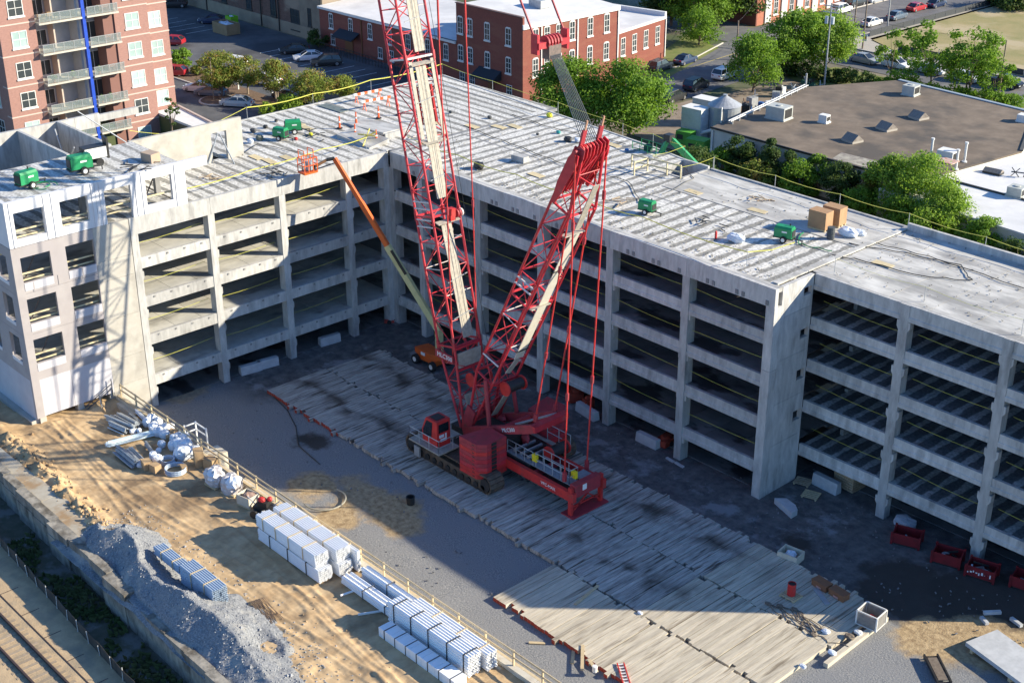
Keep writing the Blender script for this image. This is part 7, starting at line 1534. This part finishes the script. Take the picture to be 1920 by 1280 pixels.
for x in (-1.38, -.5, .4, 1.38):
    for y in (-.58, .58): part('basket_post', MB().tube((bq.x+x, bq.y+y, bq.z-.35), (bq.x+x, bq.y+y, bq.z+.75), .035, 5), lg, gl2)
for y in (-.58, .58):
    for h in (.2, .72): part('basket_rail', MB().tube((bq.x-1.4, bq.y+y, bq.z+h), (bq.x+1.4, bq.y+y, bq.z+h), .035, 5), lg, gl2)
part('control_box', MB().box(bq.x-.3, bq.x+.2, bq.y-.3, bq.y+.3, bq.z-.3, bq.z+.6), MATS['dark_green'], gl2)
# ================================================================== things in the courtyard
barr = mat('barrier_concrete', (.42,.43,.44), (.52,.53,.54), sc=2, rough=.9, rnd=.06)
def barrier(u, v, L, rz, label, h=.75, z=.02):
    single('concrete_barrier', MB().xprism([(-.32, 0), (.32, 0), (.30, .25), (.22, h), (-.22, h), (-.30, .25)], -L/2, L/2), barr, label, 'concrete barrier', G(u, v, z), rz)
barrier(470, 697, 1.9, math.radians(82), 'left pale block of the pair on the ground under the left wing'); barrier(502, 687, 1.9, math.radians(82), 'right pale block of the pair on the ground under the left wing'); barrier(618, 643, 2.0, math.radians(84), 'single pale block two bays from the inner corner')
barrier(1215, 832, 2.1, math.radians(0), 'white concrete block beside the red saw machine'); barrier(1101, 778, 2.4, math.radians(-8), 'pale concrete block with red tools lying on it'); barrier(1549, 915, 2.2, math.radians(-3), 'pale concrete block under the recessed bay', h=.9)
orr = mat('faded_orange', (.40,.06,.03), (.28,.04,.02), sc=3)
def lump(nm_, u, v, r3, m_, label, cat, z=.02, extra=None):
    t = thing(nm_, label, cat, G(u, v, z), random.Random(u).uniform(0, 3)); part('body', MB().box(-r3[0], r3[0], -r3[1], r3[1], 0.1, r3[2]), m_, t, local=True)
    part('cover', MB().blob((0, 0, r3[2]), (r3[0]*.8, r3[1]*.8, r3[2]*.35), 8, 5, .15), m_, t, local=True); part('handle', MB().bar((r3[0], 0, r3[2]), (r3[0]*1.6, .2, r3[2]*1.3), .06), black, t, local=True)
    for sy in (-1, 1): part('wheel', MB().tube((0, sy*r3[1], .2), (0, sy*(r3[1]+.12), .2), .2, 10), tyre, t, local=True)
lump('power_unit', 1080, 748, (.9, .6, .9), orr, 'dark orange machine parked under the right wing third bay', 'machine'); lump('floor_saw', 1248, 832, (.8, .5, .6), orr, 'red saw machine on the ground beside a column', 'machine'); lump('tool_cart', 1103, 768, (.4, .3, 1.0), orr, 'red tools standing behind the pale block', 'machine'); lump('hose_reel', 730, 605, (.45, .3, .25), mat('pinkish_red', (.55,.08,.06)), 'small red unit at the inner corner column', 'machine')
single('bucket', MB().lathe([(.28, 0), (.33, .6), (.28, .6), (.25, .1)], n=14), black, 'black bucket alone on the shaded gravel', 'bucket', G(770, 944, .02))
crt = mat('crate_red', (.24,.012,.018), (.15,.01,.015), sc=2, rough=.55)
for u, v, rz, lab in ((1700,1016,.35,'empty red steel crate farthest from the camera'),(1776,1052,.3,'second red steel crate holding grey scrap'),(1840,1078,.25,'third red steel crate with peeling white paint'),(1925,1100,.2,'red steel crate cut off by the picture edge')):
    t = thing('steel_crate', lab, 'crate', G(u, v, .02), rz, 'red steel crates by the recessed bays'); a, b, h = .92, .62, .85
    part('floor', MB().box(-a, a, -b, b, .12, .2), crt, t, local=True)
    for q in ((-a, a, -b, -b+.05), (-a, a, b-.05, b), (-a, -a+.05, -b+.06, b-.06), (a-.05, a, -b+.06, b-.06)): part('side_panel', MB().box(*q, .202, h), crt, t, local=True)
    for sx in (-1, 1):
        for sy in (-1, 1): part('corner_post', MB().box(sx*a-.07, sx*a+.07, sy*b-.07, sy*b+.07, 0, h+.06), crt, t, local=True)
    for sy in (-1, 1): part('skid', MB().box(-a*.8, a*.8, sy*.5-.08, sy*.5+.08, 0, .118), black, t, local=True)
    rr = random.Random(u)
    for k in range(6 if 'empty' not in lab else 2): part('scrap', MB().bar((rr.uniform(-.7, .7), rr.uniform(-.4, .4), .25+.07*k), (rr.uniform(-.7, .7), rr.uniform(-.4, .4), .35+.08*k), .11), (bagw, steelg, black)[k % 3], t, local=True)
    if 'peeling' in lab:
        for k in range(9): part('paint_patch', MB().box(-.8+.18*k, -.72+.18*k+.04*(k % 2), -b-.012, -b-.002, .33+.06*(k % 4), .43+.08*(k % 3)), whitep, t, local=True)
t = thing('lumber_crate', 'open beige plywood crate with white scraps on the shaded ground', 'crate', G(1482, 1048, .02), .15)
for q in ((-.72, .72, -.55, -.5), (-.72, .72, .5, .55), (-.72, -.67, -.49, .49), (.67, .72, -.49, .49)): part('side_board', MB().box(*q, .05, .65), MATS['pale_ply'], t, local=True)
part('floor', MB().box(-.72, .72, -.55, .55, 0, .048), MATS['pale_ply'], t, local=True); part('scrap', MB().blob((0, 0, .3), (.5, .4, .3), 8, 5, .3), bagw, t, local=True)
t = thing('open_drum', 'open orange red steel drum standing on a small pallet', 'drum', G(1483, 1118, .3)); part('shell', MB().lathe([(.27, 0), (.27, .85), (.25, .85), (.24, .2)], (0, 0, .17), 20), redb, t, local=True); part('lining', MB().lathe([(.245, .4), (.248, .78)], (0, 0, .17), 20), black, t, local=True)
t = thing('pallet', 'small wooden pallet under the orange red drum', 'pallet', G(1483, 1118, .3))
for k in range(6): part('slat', MB().box(-.55, .55, -.5+.17*k, -.38+.17*k, .1, .15), dun, t, local=True)
for x in (-.5, 0, .5): part('skid', MB().box(x-.05, x+.05, -.5, .46, 0, .098), dun, t, local=True)
jb = mat('jobox_brown', (.30,.13,.06), (.24,.10,.05), sc=2, rough=.6)
for k, (u, v, lab) in enumerate(((1540, 1106, 'brown job box nearer the drum'), (1572, 1124, 'brown job box nearer the wire cage'))):
    t = thing('job_box', lab, 'job box', G(u, v, .05), -.12); part('body', MB().box(-.6, .6, -.32, .32, .12, .62), jb, t, local=True); part('lid', MB().box(-.62, .62, -.34, .34, .623, .72), jb, t, local=True); part('decal', MB().box(-.2, .2, -.335, -.322, .3, .42), mat('decal_white_red', (.6,.3,.25)), t, local=True)
    for x in (-.45, .45): part('skid', MB().box(x-.06, x+.06, -.3, .3, 0, .118), black, t, local=True)
t = thing('wire_cage', 'open top grey mesh cage box at the end of the timber mats', 'cage', G(1632, 1168, .3), .1); a, b, h = .68, .6, 1.0; cgm = mat('cage_mesh', (.30,.29,.27), (.22,.21,.2), sc=4, alpha=.75)
for sx in (-1, 1):
    for sy in (-1, 1): part('corner_post', MB().box(sx*a-.05, sx*a+.05, sy*b-.03, sy*b+.03, 0, h), trim, t, local=True)
for q in ((-a, a, -b-.02, -b+.02), (-a, a, b-.02, b+.02), (-a-.02, -a+.02, -b, b), (a-.02, a+.02, -b, b)): part('mesh_side', MB().box(*q, .08, h-.08), cgm, t, local=True)
for z in (.04, h): part('frame_rail', MB().box(-a, a, -b-.03, -b+.03, z-.03, z+.03).box(-a, a, b-.03, b+.03, z-.03, z+.03).box(-a-.03, -a+.03, -b+.035, b-.035, z-.03, z+.03).box(a-.03, a+.03, -b+.035, b-.035, z-.03, z+.03), trim, t, local=True)
part('contents', MB().blob((0, 0, .35), (.35, .3, .22), 8, 5, .3), redb, t, local=True)
# slings on the mats
slg = mat('sling_brown', (.12,.09,.07), (.2,.16,.12), sc=5)
for k, (a, b, lab) in enumerate((((1440,1132),(1525,1188),'long wire rope sling bundle spread on the sunlit mats'),((1462,1136),(1540,1180),'second wire rope sling crossing the first'),((1490,1142),(1528,1186),'short thick wire rope sling on the mats'),((1525,1190),(1590,1212),'single sling end trailing toward the gravel'))):
    pa_, pb_ = G(*a, .33), G(*b, .33); mb = MB(); rr = random.Random(k)
    for q in range(3 if k < 3 else 1):
        pts = [lerp(pa_, pb_, s_/8)-pa_+Vector((.3*math.sin(s_*.8+q)*(1 if 0 < s_ < 8 else .2), .3*math.cos(s_*.7+q*2)*(1 if 0 < s_ < 8 else .2), .03*q)) for s_ in range(9)]; mb.path(pts, .028, 5)
    mb.blob((0, 0, .05), (.25, .18, .08), 7, 4, .2); single('wire_sling', mb, slg, lab, 'sling', pa_)
for u, v, s_, m_, lab in ((1609,1187,.3,trim,'white bag lump on the mats below the wire cage'),(1548,1185,.3,bagw,'white scrap on the mats beside the slings'),(1592,1195,.35,slg,'brown tangled strap near the white bag'),(1560,1225,.3,bagw,'pale rag at the last mat end'),(1505,1250,.25,bagw,'pale rag on the gravel beyond the mats'),(1200,1150,.2,bagw,'tiny scrap in the outer mats')):
    single('rag', crumple(s_, s_*.7, s_*.4, int(u), j=.25), m_, lab, 'rag', G(u, v, .3))
for u, v, L, rz, lab in ((1100,1115,2.6,1.75,'long board lying across the ends of the outer mats'),(1007,1205,1.0,.75,'thin pale board on the gravel left of the outer mats'),(1075,1222,2.2,-.85,'board leaning off the outer mats, first'),(1092,1232,2.4,-.8,'board leaning off the outer mats, second'),(1112,1248,1.2,-.4,'short plank among the boards near the ladder')):
    p_ = G(u, v, .05 if u < 1090 else .32); single('loose_board', MB().box(-L/2, L/2, -.1, .1, 0, .05), dun, lab, 'board', p_, rz)
t = thing('red_ladder', 'short red step ladder lying on the mats at the bottom edge', 'ladder', G(1170, 1265, .34), -.62)
for y in (-.2, .2): part('side_rail', MB().box(-1.1, 1.1, y-.03, y+.03, 0, .08), redb, t, local=True)
for k in range(8): part('rung', MB().box(-1.0+.28*k, -.93+.28*k, -.165, .165, .02, .06), whitep, t, local=True)
single('paint_bucket', MB().lathe([(.15, 0), (.17, .38), (.15, .4)], n=12), trim, 'white bucket beside the red ladder', 'bucket', G(1115, 1258, .32)); 
t = thing('precast_slab', 'large pale concrete panel resting on the lower right ground', 'panel', G(1885, 1238, .05), math.radians(-14)); part('slab', MB().box(-2.0, 2.4, -1.3, 1.3, .25, .52), barr, t, local=True)
for x in (-1.5, 1.5): part('bearer', MB().box(x-.1, x+.1, -1.3, 1.3, 0, .248), dun, t, local=True)
t = thing('steel_rack', 'dark folded steel rack lying on the sunlit gravel', 'rack', G(1757, 1258, .05), math.radians(-40))
for y in (-.4, .4): part('side_bar', MB().box(-1.3, 1.3, y-.05, y+.05, .1, .3), black, t, local=True)
for k in range(5): part('cross_bar', MB().box(-1.2+.6*k, -1.1+.6*k, -.34, .34, .12, .2), black, t, local=True)
part('sheet', MB().box(-1.0, 1.1, -.3, .3, .21, .26), slg, t, local=True)
for u, v, L, rz, lab in ((1860, 1150, 1.1, .9, 'short pale block on the shade line at the right'), (1905, 1168, .9, -.3, 'pale block left of the picture edge'), (1845, 1165, .7, -.5, 'small pale block on the sunny ground')): single('timber_block', MB().box(-L/2, L/2, -.12, .12, 0, .2), barr, lab, 'block', G(u, v, .03), rz)
single('edge_timber', MB().box(-.16, .16, -3.3, 3.3, 0, .3), wood_l, 'pale timber along the end of the mats at the lower right', 'timber', (46.75, -8.9, .02), math.radians(2))
single('steel_plate', MB().box(-.7, .7, -.5, .5, 0, .04), MATS['hatch_dark'], 'dark steel plate at the mat end by the job boxes', 'plate', G(1507, 1100, .05), .2); single('silver_sheet', MB().box(-.9, .9, -.18, .18, 0, .06), silver, 'folded silver sheet in front of the job boxes', 'sheet', G(1540, 1118, .3), -.5)
t = thing('lumber_stack', 'square stack of weathered lumber under the recessed bay', 'lumber', G(1592, 910, .02), -.1)
for k in range(6): part('lumber_layer', MB().box(-.9, .9, -.7, .7, .02+.2*k, .19+.2*k), sc_m, t, local=True)
for u, v, lab in ((1505, 905, 'grey brown pallet behind the other by the end wall'), (1520, 930, 'tan pallet in front by the end wall')):
    t = thing('pallet', lab, 'pallet', G(u, v, .02), .3)
    for k in range(5): part('slat', MB().box(-.6, .6, -.5+.23*k, -.36+.23*k, .12, .16), sc_m if 'grey' in lab else dun, t, local=True)
    for x in (-.5, .5): part('skid', MB().box(x-.05, x+.05, -.5, .56, 0, .118), dun, t, local=True)
single('broken_slab', MB().prism([(-1.1, -.35), (1.1, -.45), (.9, .2), (.3, .45), (-.7, .4)], 0, .45), barr, 'broken concrete chunk beside the end wall corner', 'concrete chunk', G(1476, 955, .02), -.3)
single('tarp_heap', crumple(.9, .6, .35, 61, j=.25), MATS['grey_stucco'] if 'grey_stucco' in MATS else barr, 'grey tarp heap behind the farthest red crate', 'tarp', G(1697, 985, .02))
single('timber_offcuts', MB().box(-.9, -.1, -.1, .1, 0, .12).box(.0, .9, -.05, .15, 0, .12), barr, 'pale offcuts at the foot of the fifth column', 'offcuts', G(1265, 868, .03), -.1) 
# hose on the gravel, litter
hp = [G(u, v, .05) for u, v in ((510, 740), (540, 770), (555, 800), (560, 835), (600, 870))]; c0 = hp[0].copy()
single('ground_cable', MB().path([p-c0 for p in hp], .035, 5), hose_m, 'black cable lying on the gravel left of the mats', 'cable', c0)
lt = MB(); rr = random.Random(91)
for k in range(300):
    if k < 150: x, y = rr.uniform(32, 56), rr.uniform(-4.5, 5)
    else: x, y = rr.uniform(-9, 30), rr.uniform(-4.4, 1.5) if rr.random() < .6 else rr.uniform(-27, -17.5)
    s_ = rr.uniform(.02, .09); a = rr.uniform(0, 3.1); lt.bar((x-s_*math.cos(a), y-s_*math.sin(a), .08), (x+s_*math.cos(a), y+s_*math.sin(a), .09), s_*.9, .06)
struct('rubble_litter', lt, mat('litter', (.12,.12,.125), (.24,.24,.24), sc=.6, world=True, rough=.9), kind='stuff')
# litter and pebbles over the deck
dl = MB(); rr = random.Random(92)
for k in range(900):
    x, y = rr.uniform(-9, 48), rr.uniform(.8, 16)
    if x > 31 and y < 4.8: continue
    if rr.random() < .35 and x < 31: y = rr.uniform(.8, 2.2)
    if x < 13 and x > 9 and y > 12.8: continue
    s_ = rr.uniform(.02, .09); a = rr.uniform(0, 3.1); dl.bar((x-s_*math.cos(a), y-s_*math.sin(a), H+.06), (x+s_*math.cos(a), y+s_*math.sin(a), H+.07), s_*.9, .04)
struct('deck_litter', dl, mat('deck_litter_m', (.16,.15,.14), (.45,.42,.36), sc=.9, world=True, rough=.9), kind='stuff')
